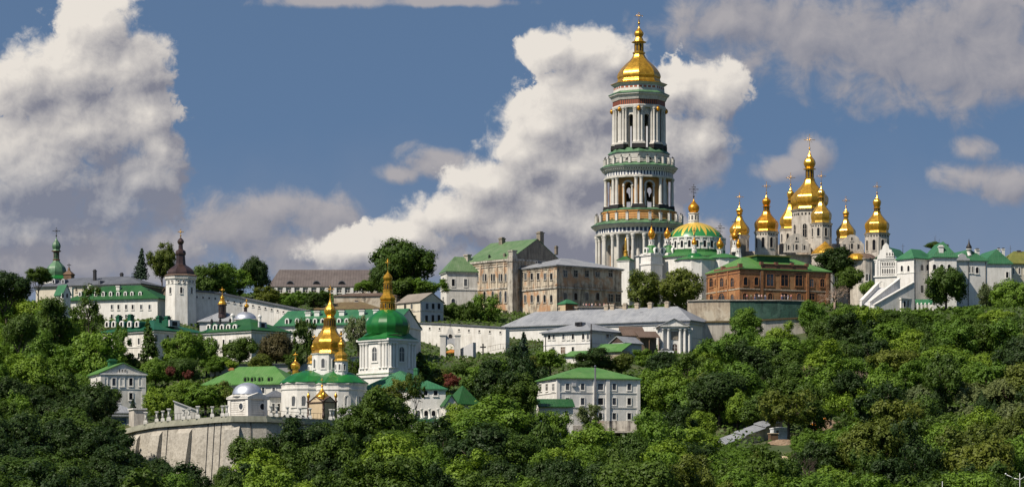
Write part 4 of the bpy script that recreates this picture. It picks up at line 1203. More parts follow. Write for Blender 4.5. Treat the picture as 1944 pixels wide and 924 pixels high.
# long building with the tall steep roof
b = building('long_hall', 'long hall with a tall steep brownish roof and three half-round dormers', 'hall', 512, 562, 962, 1.5, pxR=715, d=26, eave=543)
b.walls('cream'); b.hip('roof_mauve', 6.6, 0.5, ins=3)
b.band(b.h - 0.35, 0.3, 0.3)
for px in range(524, 712, 16):
    u = b.u_at(px); b.part('pilaster', MB().box(u - 0.5, u + 0.5, -0.4, 0.0, -3, b.h - 0.4), MAT['white_clean'])
b.win('R', [532, 548, 564, 580, 596, 612, 628, 644, 660, 676], 551, 8, 7, 0, 0.1, 'trim', 'dark')
for px in (551, 601, 649):
    L = b.place('R', px, 540.5, 1.2)
    o = b.part('dormer', MB().xprism([(1.35 * math.cos(R(t)), 1.45 * math.sin(R(t))) for t in range(0, 181, 15)], -0.1, 3.0), MAT['roof_slate'], L)
    MB().poly([(1.1 * math.cos(R(t)), -0.12, 0.08 + 1.15 * math.sin(R(t))) for t in range(0, 181, 15)]).build('pane', MAT['glass'], o)

# ---------------------------------------------------------------- walls
def wall_run(name, label, cat, pts, thick, mat, coping=None, cop_h=0.35, holes=None, group=None, sink=6.0, overhang=0.35):
    """a free-standing wall through (pixel x, depth, top row, base row)"""
    o0 = Wp(pts[0][0], pts[0][3], pts[0][1])
    root = thing(name, label, cat, o0, 0, group)
    P3 = [(Wp(p[0], p[2], p[1]) - o0, Wp(p[0], p[3], p[1]) - o0) for p in pts]
    def sweep(off0, off1, dz0, dz1, top_only):
        mb = MB(); rows = []
        for i, (t, bse) in enumerate(P3):
            a = P3[max(0, i - 1)][0]; c = P3[min(len(P3) - 1, i + 1)][0]
            d = Vector((c.x - a.x, c.y - a.y)).normalized(); n = Vector((d.y, -d.x))
            zt = t.z + dz1; zb = (t.z + dz0) if top_only else bse.z - sink
            rows.append([(t.x + n.x * off0, t.y + n.y * off0, zb), (t.x + n.x * off0, t.y + n.y * off0, zt), (t.x + n.x * off1, t.y + n.y * off1, zt), (t.x + n.x * off1, t.y + n.y * off1, zb)])
        for r0, r1 in zip(rows[:-1], rows[1:]):
            for j in range(4):
                mb.poly([r0[j], r1[j], r1[(j + 1) % 4], r0[(j + 1) % 4]])
        mb.poly(list(reversed(rows[0]))); mb.poly(rows[-1])
        return mb
    sweep(0, -thick, 0, 0, False).build('wall', MAT[mat], root)
    if coping:
        sweep(overhang, -thick - overhang, 0.003, cop_h, True).build('coping', MAT[coping], root)
    if holes:
        n_, drop, w, h = holes
        me = None
        a_len = [0]
        for i in range(len(P3) - 1):
            a_len.append(a_len[-1] + (P3[i + 1][0] - P3[i][0]).length)
        a, c = win_meshes(w, h, 0, 0.08, 'white', 'dark', 0.05)
        for j in range(n_):
            s_ = (j + 0.5) / n_ * a_len[-1]
            i = max(k_ for k_ in range(len(P3) - 1) if a_len[k_] <= s_)
            f = (s_ - a_len[i]) / (a_len[i + 1] - a_len[i])
            t0, t1 = P3[i][0], P3[i + 1][0]
            p = t0.lerp(t1, f); d = t1 - t0
            g = link('loophole', a, root); g.location = (p.x, p.y, p.z - drop); g.rotation_euler.z = math.atan2(d.y, d.x)
            link('pane', c, g)
    return root, P3

# white fortress tower with dark baroque cap
ft = Church(thing('fortress_tower', 'white octagonal wall tower with dark brown baroque cap at the fortress wall', 'tower', Wp(343, 592, 842)), 343, 592, 842)
w = ft.rev('wall', 'white', [(640, 31.5), (575, 31), (541, 29.8), (540.5, 30.6), (539, 30.6), (538.5, 29.6), (531, 29.6), (530, 32), (526.5, 32.5), (524.5, 33)], n=8, phase=-90 - 14)
for a, in ((-36.5,), (8.5,), (53.5,)):
    ft.awin(343, 0, 30.45 * 0.924, a, 552, 4, 12, 1, frmat='white', fr=0.12)
    for dx in (-10, 9):
        ft.awin(343, 0, 30.2 * 0.95, a + dx, 535, 2.6, 3.6, 0, frmat='white', pmat='dark', fr=0.06, name='loophole')
ft.rev('eave', 'roof_brown', [(525, 33.5), (523.6, 33.8), (521, 28)], n=8, phase=-104)
ft.rev('dome', 'dome_brown', [(523, 26.5), (519, 27.5), (513, 25), (507, 18), (503.5, 12), (502, 10.5)], n=8, phase=-104, sub=3)
ft.rev('neck', 'dome_brown', [(503, 10.8), (500, 9.8), (484, 8.6), (483, 10.2), (480, 10.6), (476, 9.6), (474, 6.5), (472.5, 4.6), (463, 4.2), (462, 5.6)], n=8, phase=-104)
on = ft.rev('onion', 'dome_brown', [(462.5, 4.6), (460, 6), (457.5, 6.3), (454, 4.5), (451.5, 1.8), (449, 0.6)], n=10, sub=3)
ft.cross(343, 435, 449.5, mat='gold_pale', parent=on, arm=0.33)

wall_run('fortress_wall', 'long white sloping fortress wall with a row of dark loopholes and dark coping', 'wall',
         [(368, 846, 553, 600), (410, 849, 556.5, 625), (460, 851, 566, 640), (520, 850, 578, 645), (590, 846, 592, 650), (640, 842, 601, 655)], 2.2, 'white', 'roof_slate', 0.5, (24, 1.7, 0.45, 0.5), overhang=0.6)
wall_run('lower_wall', 'low pale garden wall running below the terrace of dormered houses', 'wall', [(400, 752, 691, 705), (480, 756, 692, 705), (560, 758, 690, 706), (640, 760, 682, 704), (690, 762, 676, 704)], 0.8, 'grey_plaster', 'roof_slate', 0.25, (8, 2.2, 0.6, 0.8))

# ---------------------------------------------------------------- buildings beyond the fortress tower
gc_ = Church(thing('green_onion_church', 'church with a dark green baroque bell turret rising behind the slate roofed block', 'church', Wp(107, 590, 925)), 107, 590, 925)
gc_.rev('wall', 'white', [(640, 24), (533, 24), (531, 27), (530, 27)], n=8, phase=-90)
gc_.rev('skirt_roof', 'dome_green', [(531, 27.5), (529.5, 27.5), (523, 19)], n=8, phase=-90)
gc_.rev('dome', 'copper_green', [(526, 17.5), (520, 18.5), (514, 19), (507, 17), (501, 11.5), (496, 7), (493, 6)], n=8, phase=-90, sub=4)
d = gc_.rev('lantern', 'wood', [(494, 7), (492, 7), (491, 5.6), (478, 5.6), (477, 9), (475.5, 9.3)], n=8, phase=-90)
for a in (-22.5, 22.5):
    gc_.awin(107, 0, 5.6 * 0.93, a, 485, 2.6, 9, 1, frmat='copper_green', pmat='dark', parent=d, fr=0.1)
on = gc_.rev('onion', 'copper_green', [(476, 8), (473, 6.5), (470, 7.6), (466, 8.2), (461, 6.6), (456, 3), (452, 1), (449, 0.6)], n=8, phase=-90, sub=3)
gc_.cross(107, 432, 450, mat='iron', parent=on, arm=0.36, bars=1)
d = gc_.rev('gable_turret', 'wood', [(535, 11), (522, 11), (521, 12.5), (520, 12.5), (513, 3), (509, 2.5), (507, 1)], px=131, dy=-4, n=4, phase=30)
gc_.cross(131, 500, 508, -4, 'iron', arm=0.4)

b = building('slate_block', 'long pale block with slate roof and dark brown end wall behind dormered roofs', 'building', 266, 592, 888, 70, pxL=68, pxR=313, eave=537)
b.walls('cream'); b.part('end_wall', MB().box(-0.02, b.w + 0.02, -0.12, 0.1, -6, b.h - 0.05), MAT['brown_wall'])
b.hip('roof_slate', 3.0, 0.7); b.band(b.h - 0.6, 0.35, 0.3, 'cream')
b.win('L', [253, 240, 226, 160, 145, 128, 112], 548, 3.2, 9, 0, 0.15, 'cream')
b.chimney(231, 519, 527, 5, mat='iron'); b.chimney(180, 513, 524, 5, mat='iron'); b.dormer('L', [120, 102], 533, 6, 9, 1.2, 2.5, 1, 'grey_plaster', 'roof_slate')
b.part('fire_wall', MB().yprism([(b.v_at(190) - 0.3, b.h), (b.v_at(190) + 0.3, b.h), (b.v_at(190) + 0.3, b.h + 1.2), (b.v_at(190) - 0.3, b.h + 1.2)], -0.6, b.w * 0.6), MAT['roof_slate'])
b2 = building('brown_roof_shed', 'small brown-roofed wing beside the white fortress tower', 'shed', 314, 592, 872, 10, pxR=330, d=10, eave=546)
b2.walls('brown_wall'); b2.hip('roof_brown', 1.5, 0.4)

b = building('terrace_house', 'white house with steep dark green roof and small dormers under the slate block', 'house', 299, 612, 848, 72, pxL=128, w=13, eave=565)
b.walls('white_clean'); b.hip('roof_dark_green', 4.4, 0.6, ins=9)
b.band(b.h - 0.5, 0.4, 0.25)
b.win('L', [212.5, 225, 239.5, 252, 268, 284], 582, 4, 8.5, 0, 0.14, 'white_clean'); b.win('L', [212.5, 225, 239.5, 252], 600, 4, 7, 0, 0.14, 'white_clean')
b.dormer('L', [152, 167, 182, 196, 210, 224, 238, 250.5, 266], 557, 6.2, 9.5, 1.1, 3.0, 1, 'white_clean', 'roof_dark_green')
for px, t in ((171, 540), (225, 542), (135, 545), (280, 551)):
    b.chimney(px, t, t + 12, 7, y=None, x=4.5)
bb = building('gable_annex', 'little white gabled annex with a green roof between trees and the terrace of dormers', 'annex', 120, 612, 846, 40, pxL=104, pxR=134, eave=556)
bb.walls('white_clean', gable='L', gh=2.4); bb.gable('roof_mid', 'L', 2.4, 0.3, 0.2); bb.win('R', [119, 127], 560, 3, 8, 1, 0.1, 'white_clean')

b = building('dormer_house', 'big white house with teal green mansard roof and arched dormers below the fortress tower', 'house', 292, 694, 792, 52, pxL=188, pxR=391, eave=625)
b.walls('white'); b.band(b.h - 0.6, 0.55, 0.45); b.band(b.z_at(657), 0.3, 0.15, name='string_course')
b.hip('roof_teal', 3.6, 0.7)
b.dormer('L', [203.5, 216, 231, 246, 260], 614, 9, 12, 0.9, 2.6, 1, 'white_clean', 'roof_teal'); b.dormer('R', [331], 613, 17, 12, 1.5, 3.0, 0, 'grey_plaster', 'roof_teal')
b.win('L', [200, 216, 232, 248, 264, 280], 647, 4, 12, 0, 0.2); b.win('L', [200, 216, 232, 248, 264, 280], 675, 4, 11, 0, 0.2); b.win('R', [296.5, 318, 340, 362], 641, 4.5, 12, 0, 0.2); b.win('R', [296.5, 318, 340, 362], 672, 4.5, 11, 0, 0.2)
for px, t in ((226, 600), (248, 598), (302, 601), (318, 601)):
    b.chimney(px, t, t + 9, 9, x=b.w * 0.5, mat='roof_teal', cap='roof_teal')
c2 = wing(b, 392, 694, 800, 10, pxR=425, d=10, eave=628); c2.walls('white'); c2.hip('roof_teal', 2.6, 0.5)

b = building('corner_house', 'white corner house with green roof and five arched dormers under the silver dome', 'house', 477, 694, 790, 52, pxL=384, pxR=552, eave=625)
b.walls('white'); b.band(b.h - 0.6, 0.55, 0.45); b.band(b.z_at(657), 0.3, 0.15, name='string_course')
b.hip('roof_dark_green', 3.8, 0.7)
b.dormer('L', [396, 408.5, 421.5, 433.5, 446], 620, 8.5, 11, 0.9, 2.6, 1, 'white_clean', 'roof_dark_green'); b.dormer('R', [498.5], 616, 13, 11, 1.5, 3.0, 0, 'grey_plaster', 'roof_dark_green')
b.win('L', [394, 410, 425, 437, 455, 468], 650, 4, 13, 0, 0.2); b.win('L', [394, 410, 425, 437, 455, 468], 677, 4, 11, 0, 0.2)
for px, t in ((402, 607), (418, 606), (437, 606)):
    b.chimney(px, t, t + 8, 3, x=b.w * 0.4, mat='iron')

b = building('long_range', 'long white range with green roof, white dormers and a gabled end beside the bell tower', 'house', 752, 645, 806, 74, pxL=522, pxR=799, eave=613)
b.walls('white_clean', gable='L', gh=4.6); b.gable('roof_mid', 'L', 4.6, 0.6, 0.3); b.band(b.h - 0.5, 0.4, 0.35)
b.part('gable_trim', MB().xprism([(0.1, b.h - 0.3), (b.w - 0.1, b.h - 0.3), (b.w - 0.1, b.h - 0.05), (0.1, b.h - 0.05)], -0.3, 0.1), MAT['white_clean'])
b.dormer('L', [545, 564, 584, 598, 612.5, 643.5, 658, 672, 700, 716, 735], 609, 8, 12, 0.9, 3.0, 1, 'white_clean', 'roof_mid')
b.win('L', [535, 552, 570, 590, 610, 630, 648, 668], 632, 4, 10, 0, 0.18)
for px, t in ((586, 592), (603, 590), (650, 589), (688, 588), (715, 587)):
    b.chimney(px, t, t + 9, 10, x=b.w * 0.32, mat='white_clean')

# silver-domed church among the dormered roofs
sc_ = Church(thing('silver_dome_church', 'low church with silver dome, grey roof and two slim gold cupolas before the fortress wall', 'church', Wp(466, 660, 826)), 466, 660, 826)
sc_.rev('wall', 'white', [(690, 24), (608, 24), (607, 26), (606, 26)], n=8)
sc_.rev('dome', 'silver', [(607, 21.5), (603, 21), (598, 18), (593.5, 11.5), (591, 4)], n=16, sub=3, smooth=True)
sc_.rev('turret', 'dome_brown', [(593, 3.6), (590, 3.2), (584, 3.2), (583, 5)], n=8); sc_.onion(468, 0, 583.5, 5, 580, 574, 568, 'gold', 4, 8, 'gold')
sc_.rev('nave_wall', 'grey_plaster', [(690, 50), (612, 50)], px=425, dy=8, n=4, phase=30)
sc_.rev('nave_roof', 'roof_grey', [(612.5, 56), (611, 56), (593, 12)], px=425, dy=8, n=4, phase=30)
d = sc_.rev('turret', 'dome_brown', [(602, 8), (594, 7.2), (579.5, 7.2), (579, 9), (577.5, 9)], px=422, dy=4, n=8)
for a in (-22.5, 22.5):
    sc_.awin(422, 4, 7.2 * 0.93, a, 587, 3, 10, 1, frmat='dome_brown', pmat='dark', fr=0.08, parent=d)
sc_.rev('onion_base', 'gold', [(578, 9), (574, 8), (571, 6), (570, 4.6), (567, 4.2)], px=422, dy=4, n=8, sub=2)
sc_.onion(422, 4, 567.5, 4.6, 565, 558, 545, 'gold', 4, 8, 'gold')
sc_.rev('pinnacle', 'white_clean', [(615, 3.5), (600, 3), (599.5, 4), (597, 4), (594, 1)], px=441, dy=-8, n=8); sc_.rev('pinnacle', 'white_clean', [(615, 3.5), (602, 3), (601.5, 4), (599, 4), (596, 1)], px=493, dy=-8, n=8)

# ---------------------------------------------------------------- the green-domed bell tower of the caves
b = building('green_dome_bell_tower', 'white square bell tower with bulging green dome and a two-storey gold lantern', 'bell tower', 738, 736, 724, 45, pxL=683.5, pxR=789, eave=641)
s = b.scale('R', 738)[1]
mb = MB().box(0, b.w, 0, b.d, b.z_at(704), b.h).box(-0.55, b.w + 0.55, -0.55, b.d + 0.55, -7, b.z_at(712))
b.part('wall', mb, MAT['white_clean'])
b.part('cornice', MB().box(-0.25, b.w + 0.25, -0.25, b.d + 0.25, b.z_at(705), b.z_at(697)).box(-0.9, b.w + 0.9, -0.9, b.d + 0.9, b.z_at(714), b.z_at(708.5)).box(-0.6, b.w + 0.6, -0.6, b.d + 0.6, b.z_at(708.5), b.z_at(705)), MAT['white_clean'])
b.part('ledge_roof', MB().prism([(-1.05, -1.05), (b.w + 1.05, -1.05), (b.w + 1.05, b.d + 1.05), (-1.05, b.d + 1.05)], b.z_at(708.3), b.z_at(706), pts1=[(-0.3, -0.3), (b.w + 0.3, -0.3), (b.w + 0.3, b.d + 0.3), (-0.3, b.d + 0.3)]), MAT['roof_pale'])
b.part('entablature', MB().box(-0.35, b.w + 0.35, -0.35, b.d + 0.35, b.h - 1.0, b.h - 0.5).box(-0.7, b.w + 0.7, -0.7, b.d + 0.7, b.h - 0.5, b.h), MAT['white_clean'])
cm = column_mesh(b.h - 1.0 - b.z_at(697), 0.36, 'white_clean')
for f, n_ in (('L', b.d), ('R', b.w)):
    for t in (0.06, 0.15, 0.28, 0.74, 0.86, 0.95):
        if f == 'R': L = Matrix.Translation((b.w * t, -0.15, b.z_at(697)))
        else: L = Matrix.Translation((-0.15, b.d * t, b.z_at(697)))
        o = b.part('column', cm, None, L)
b.win('L', 711.5, 671, 9.5, 26, 1, 0.35, 'white_clean', 'glass_pale'); b.win('R', 762.5, 671, 9.5, 28, 1, 0.35, 'white_clean', 'glass_pale')
cx_, cy_ = b.w / 2, b.d / 2
ctr = b.M @ Vector((cx_, cy_, 0))
gb = Church(b.root, CX + ctr.x / ctr.y * FOC, 736, ctr.y)
gb.o = b.o.copy()
gb.inv = b.rootM.inverted()
_rev = gb.rev
def grev(name, mat, prof, n=8, phase=0.0, sub=0, smooth=False):
    kk = ctr.y / FOC
    p = [(hw * kk, CAMZ + (HORIZON - py) * kk - b.o.z) for py, hw in prof]
    if sub: p = smooth_profile(p, sub)
    z0 = p[0][1]
    o = MB().lathe([(r, z - z0) for r, z in p], n, 0, 0, R(phase), smooth).build(name, MAT[mat], b.root)
    o.matrix_basis = Matrix.Translation((cx_, cy_, z0))
    return o
zz = b.h + 0.02
kk = ctr.y / FOC
# flared skirt: square eave gathering to the dome
mb = MB(); rr = 41 * kk
sq = lambda e: [(-e, -e), (b.w + e, -e), (b.w + e, b.d + e), (-e, b.d + e)]
def ringpts(e, f):
    """square ring (8 points, corners and middles) blended to an octagon by f"""
    q8 = []
    for i in range(8):
        a = R(-135 + 45 * i)
        half = b.w / 2 + e
        sx, sy = (math.cos(a), math.sin(a))
        m_ = max(abs(sx), abs(sy))
        ps = Vector((sx / m_ * half, sy / m_ * half)); po = Vector((sx, sy)) * rr
        p = ps.lerp(po, f); q8.append((cx_ + p.x, cy_ + p.y))
    return q8
rows = [(0.8, 0.0, zz - 0.15), (0.8, 0.0, zz + 0.1), (0.2, 0.35, zz + 0.75), (0, 1.0, zz + 1.6)]
for (e0, f0, za), (e1, f1, zb) in zip(rows[:-1], rows[1:]):
    A_, B_ = ringpts(e0, f0), ringpts(e1, f1)
    for i in range(8):
        j = (i + 1) % 8
        mb.poly([(*A_[i], za), (*A_[j], za), (*B_[j], zb), (*B_[i], zb)])
mb.poly([(*p, zz - 0.15) for p in reversed(ringpts(0.8, 0))])
b.part('skirt_roof', mb, MAT['dome_green'])
grev('dome', 'dome_green', [(634, 39), (628, 40.5), (620, 42.5), (613, 42), (604, 37), (596, 28.5), (590, 19), (587, 13)], 16, 0, 3)
lo = grev('lantern', 'gold', [(589, 16), (586.5, 16), (586, 13.5), (573.5, 13.5), (573, 16), (571.5, 16)], 8, 22.5)
for a in range(-80, 81, 32):
    kx = 13.7 * kk
    a_, p_ = win_meshes(3.4 * kk, 9.5 * kk, 1, 0.10, 'gold', 'dark')
    o = link('opening', a_, b.root); o.matrix_basis = Matrix.Translation((cx_ + kx * math.sin(R(a - 45)), cy_ - kx * math.cos(R(a - 45)), CAMZ + (HORIZON - 585) * kk - b.o.z)) @ Matrix.Rotation(R(a - 45), 4, 'Z')
    link('pane', p_, o)
grev('gold_bulb', 'gold', [(572, 13), (569, 15.5), (565, 15.8), (560.5, 12), (556, 9.8), (552, 9.4), (551, 7.6)], 8, 22.5, 3)
grev('lantern', 'gold', [(552, 9.8), (551, 9.8), (550.5, 7.4), (537.5, 7.4), (537, 9.6), (535.5, 9.6)], 8, 22.5)
for a in range(-70, 71, 35):
    kx = 7.4 * kk
    a_, p_ = win_meshes(2.4 * kk, 9.5 * kk, 1, 0.08, 'gold', 'dark')
    o = link('opening', a_, b.root); o.matrix_basis = Matrix.Translation((cx_ + kx * math.sin(R(a - 45)), cy_ - kx * math.cos(R(a - 45)), CAMZ + (HORIZON - 549) * kk - b.o.z)) @ Matrix.Rotation(R(a - 45), 4, 'Z')
    link('pane', p_, o)
on = grev('onion', 'gold', [(536, 7.6), (533, 7.2), (529, 9.2), (526, 9.4), (522, 7), (518, 3), (515, 1.2), (511, 0.6)], 8, 22.5, 3)
mbx = MB(); h = 22 * kk
mbx.tube((0, 0, 0), (0, 0, h), 0.09).tube((-h * .26 * .7, h * .26 * .7, h * .64), (h * .26 * .7, -h * .26 * .7, h * .64), 0.09).tube((-h * .14 * .7, h * .14 * .7, h * .82), (h * .14 * .7, -h * .14 * .7, h * .82), 0.08)
o = mbx.build('cross', MAT['gold'], on); o.location = (0, 0, (536 - 512) * kk)

# ---------------------------------------------------------------- the cave church with gold domes
xc = Church(thing('cave_church', 'white church with rounded green roof and a tall gold pear dome on the terrace', 'church', Wp(617, 796, 690)), 617, 796, 690)
for (px, dy, hw, h0) in ((588, 0, 54, 0), (645, -3, 51, 1)):
    xc.rev('wall', 'white', [(850, hw + 1), (741 + h0, hw), (740 + h0, hw + 1.5), (737 + h0, hw + 1.5), (736.6 + h0, hw), (731 + h0, hw + 0.5), (729 + h0, hw + 2.5), (726.5 + h0, hw + 2.5)], px=px, dy=dy, n=16, smooth=False)
    xc.rev('roof', 'dome_green', [(727 + h0, hw + 4), (725.5 + h0, hw + 4), (720 + h0, hw - 4), (714 + h0, hw - 12), (708, hw - 24), (703, hw - 42)], px=px, dy=dy, n=12, sub=1)
for a, px, dy, hw in ((-30, 588, 0, 54), (-8, 588, 0, 54), (20, 645, -3, 51), (48, 645, -3, 51)):
    xc.awin(px, dy, hw - 0.7, a, 762, 8.5, 19, 1, frmat='white', pmat='glass_pale', fr=0.3)
xc.awin(645, -3, 50, 62, 785, 12, 18, 1, frmat='white', pmat='wood', fr=0.3, name='doorway')
xc.rev('drum', 'white_clean', [(712, 31), (704, 30), (703.5, 29), (674, 28.5), (672, 30.5), (670.5, 31)], px=621, n=8, phase=10)
for a in (-57.5, -12.5, 32.5):
    xc.awin(621, 0, 28.7 * 0.93, a, 690, 6.4, 17, 1, frmat='white_clean', pmat='glass_pale', fr=0.25)
xc.rev('dome', 'gold', [(672, 31), (669, 30), (663.5, 27), (662, 29), (655, 31), (649, 31.5), (643, 28), (636, 21), (629, 16), (622, 13.5)], px=625, n=8, phase=10, sub=3)
ln = xc.rev('lantern', 'gold', [(623, 13.5), (621, 13.5), (620.5, 10.6), (605, 10.6), (604.5, 13), (603, 13)], px=626, n=8, phase=10)
for a in (-80, -57.5, -35, -12.5, 10, 32.5, 55, 77):
    xc.awin(626, 0, 10.8, a, 613, 2.6, 12, 1, frmat='gold', pmat='dark', fr=0.08, parent=ln, name='opening')
on = xc.rev('onion', 'gold', [(604, 10), (600, 7.5), (597, 9), (592, 11.2), (587, 11.4), (582, 8.5), (576, 4.5), (569, 2), (561, 0.8)], px=627, n=8, phase=10, sub=3)
xc.cross(627, 542, 562, mat='gold', parent=on, arm=0.33)
for (px, dy, y0) in ((648, -5.5, 0), (597, 4.5, 5)):
    hwd = 13
    d = xc.rev('drum', 'white_clean', [(712, 13.5), (705 + y0 * .3, 12.6), (686 + y0, 12.3), (685 + y0, 13.4), (684 + y0, 13.6)], px=px, dy=dy, n=8, phase=10)
    for a in (-57.5, -12.5, 32.5):
        xc.awin(px, dy, 12.4 * 0.93, a, 696 + y0, 3.6, 11, 1, frmat='white_clean', pmat='glass_pale', fr=0.15, parent=d)
    xc.rev('dome', 'gold_pale', [(685 + y0, 14.5), (683 + y0, 14), (680 + y0, 11.5), (677 + y0, 12.6), (673 + y0, 13), (669.5 + y0, 9.5), (667 + y0, 7)], px=px, dy=dy, n=8, phase=10, sub=2)
    xc.rev('lantern', 'gold', [(667.5 + y0, 6.4), (667 + y0, 5.2), (659 + y0, 5.2), (658.5 + y0, 6.6), (657.5 + y0, 6.6)], px=px, dy=dy, n=8, phase=10)
    on = xc.rev('onion', 'gold', [(658 + y0, 5.4), (655 + y0, 6.6), (652 + y0, 6.8), (648.5 + y0, 4.4), (645 + y0, 1.8), (641 + y0, 0.6)], px=px, dy=dy, n=8, phase=10, sub=3)
    xc.cross(px, 630 + y0, 641.5 + y0, dy, mat='gold', parent=on)
xc.rev('turret', 'gold', [(720, 6), (712, 6), (700, 5.5), (699.5, 7.5), (698, 7.5)], px=561, dy=4, n=8)
xc.rev('turret_base', 'white', [(735, 8), (712, 7.5), (711.5, 8.5), (710, 8.5)], px=561, dy=4, n=8)
on = xc.rev('onion', 'gold', [(699, 8), (694, 9), (690, 8.4), (687, 5), (684, 2), (681, 0.8)], px=561, dy=4, n=8, sub=3)
xc.cross(561, 668, 681.5, 4, mat='gold', parent=on)
# low porch wings
w_ = Block(xc.root, Matrix.Translation(xc.o), 512, 800, 690, 18).size(pxL=496, pxR=545, eave=752)
w_.walls('white'); w_.hip('roof_slate', 1.6, 0.4); w_.band(w_.h - 0.4, 0.35, 0.25); w_.win('R', [519, 529], 772, 4.5, 14, 0, 0.2)

# gold-roofed well chapel
wc = building('gold_chapel', 'tiny beige gabled chapel with a gold tent roof and dark corner posts', 'chapel', 614, 788, 662, 42, pxL=586, pxR=637, eave=762)
wc.walls('sand', sink=3)
for f in ('L', 'R'):
    pass
g1 = wc.part('gable', MB().xprism([(0.1, wc.h - 0.01), (wc.w - 0.1, wc.h - 0.01), (wc.w / 2, wc.h + 1.25)], -0.05, wc.d + 0.05), MAT['sand'])
g2 = wc.part('gable', MB().yprism([(0.1, wc.h - 0.01), (wc.d - 0.1, wc.h - 0.01), (wc.d / 2, wc.h + 1.25)], -0.05, wc.w + 0.05), MAT['sand'])
for ax in ('L', 'R'):
    wc.gable('brown_metal', ax, 1.25, 0.22, 0.22, 0.12)
for (x, y) in ((-0.05, -0.05), (wc.w + 0.05, -0.05), (-0.05, wc.d + 0.05)):
    wc.part('corner_post', MB().lathe([(0.34, -0.5), (0.34, 0.3), (0.24, 0.4), (0.24, wc.h * 0.45), (0.34, wc.h * 0.5), (0.24, wc.h * 0.55), (0.24, wc.h), (0.42, wc.h + 0.1), (0.42, wc.h + 0.4), (0.2, wc.h + 0.5)], 8), MAT['brown_metal'], Matrix.Translation((x, y, 0)))
    wc.part('finial', MB().lathe([(0.2, 0), (0.2, 0.5), (0.34, 0.7), (0.42, 1.0), (0.3, 1.3), (0.1, 1.6), (0.03, 2.0)], 8), MAT['gold'], Matrix.Translation((x, y, wc.h + 0.5)))
kc = 660 / FOC
wc.part('dome', MB().lathe(smooth_profile([(1.95, 0.0), (1.75, 0.2), (1.75, 0.55), (1.5, 0.95), (0.8, 1.6), (0.3, 2.3), (0.15, 2.7), (0.3, 2.95), (0.12, 3.25), (0.04, 3.5)], 3), 8, 0, 0, R(-15)), MAT['gold'], Matrix.Translation((wc.w / 2, wc.d / 2, wc.h + 0.75)))
wc.part('cross', MB().tube((0, 0, 0), (0, 0, 1.5), 0.06).tube((-0.35, 0.3, 0.95), (0.35, -0.3, 0.95), 0.06), MAT['gold'], Matrix.Translation((wc.w / 2, wc.d / 2, wc.h + 4.1)))

# silver domed pavilion on the wall
pv = building('pavilion', 'square pale pavilion with silver dome and round windows on the retaining wall', 'pavilion', 471, 792, 641, 44, pxL=435, pxR=505, eave=752)
pv.walls('tower_white', sink=3); pv.band(pv.h - 0.4, 0.4, 0.45, 'white'); pv.band(0.0, 0.6, 0.18, 'white', 'plinth')
for z in [0.9 + 0.48 * i for i in range(6)]:
    pv.part('rustication', MB().box(-0.06, pv.w + 0.06, -0.06, pv.d + 0.06, z, z + 0.34), MAT['white'])
for (x0, y0) in ((-0.22, -0.22), (pv.w - 0.7, -0.22), (-0.22, pv.d - 0.7)):
    pv.part('corner_pilaster', MB().box(x0, x0 + 0.92, y0, y0 + 0.92, 0.05, pv.h - 0.42), MAT['white'])
mb = MB().xprism([(-0.5, pv.h), (pv.w + 0.5, pv.h), (pv.w / 2, pv.h + 1.0)], -0.5, pv.d + 0.5).yprism([(-0.5, pv.h), (pv.d + 0.5, pv.h), (pv.d / 2, pv.h + 1.0)], -0.52, pv.w + 0.52)
pv.part('pediment', mb, MAT['white'])
pv.part('attic', MB().lathe([(3.3, 0), (3.3, 0.5)], 16), MAT['white'], Matrix.Translation((pv.w / 2, pv.d / 2, pv.h + 0.1)))
pv.part('dome', MB().lathe(smooth_profile([(3.35, 0), (3.3, 0.35), (3.0, 1.15), (2.3, 1.95), (1.2, 2.5), (0.15, 2.7)], 3), 20, smooth=True), MAT['silver'], Matrix.Translation((pv.w / 2, pv.d / 2, pv.h + 0.6)))
pv.win('L', 458, 770.5, 8.5, 11, 3, 0.3, 'white', 'glass', inset=-0.07); pv.win('R', 498, 771, 8.5, 11, 3, 0.3, 'white', 'glass', inset=-0.07)

# ---------------------------------------------------------------- the buttressed retaining wall and its railing posts
rt = thing('retaining_wall', 'tall tan buttressed retaining wall carrying the pavilion and the cave church terrace', 'retaining wall', Wp(470, 924, 640))
RO = Wp(470, 924, 640)
rw_px = [236, 262, 300, 340, 380, 415, 440, 470, 505, 540, 575, 610, 650, 695]
rw_top = np.interp(rw_px, [236, 262, 300, 375, 430, 500, 560, 640, 700], [818, 811, 804, 798, 793, 793, 797, 801, 803])
rows = []
for px, t in zip(rw_px, rw_top):
    Y = float(rampart_y(px))
    p = Wp(px, t, Y) - RO
    rows.append(p)
zb = -12.0
def rw_n(px):
    """outward horizontal direction of the retaining wall"""
    a, c = Wp(px - 12, 900, float(rampart_y(px - 12))), Wp(px + 12, 900, float(rampart_y(px + 12)))
    d = Vector((c.x - a.x, c.y - a.y, 0)).normalized()
    return Vector((d.y, -d.x, 0))
def rw_at(px, drop=0.0):
    Y = float(rampart_y(px)); return Wp(px, float(np.interp(px, rw_px, rw_top)), Y) - RO
BAT = 0.10
NN = [rw_n(px) for px in rw_px]
mb = MB(); cp = MB()
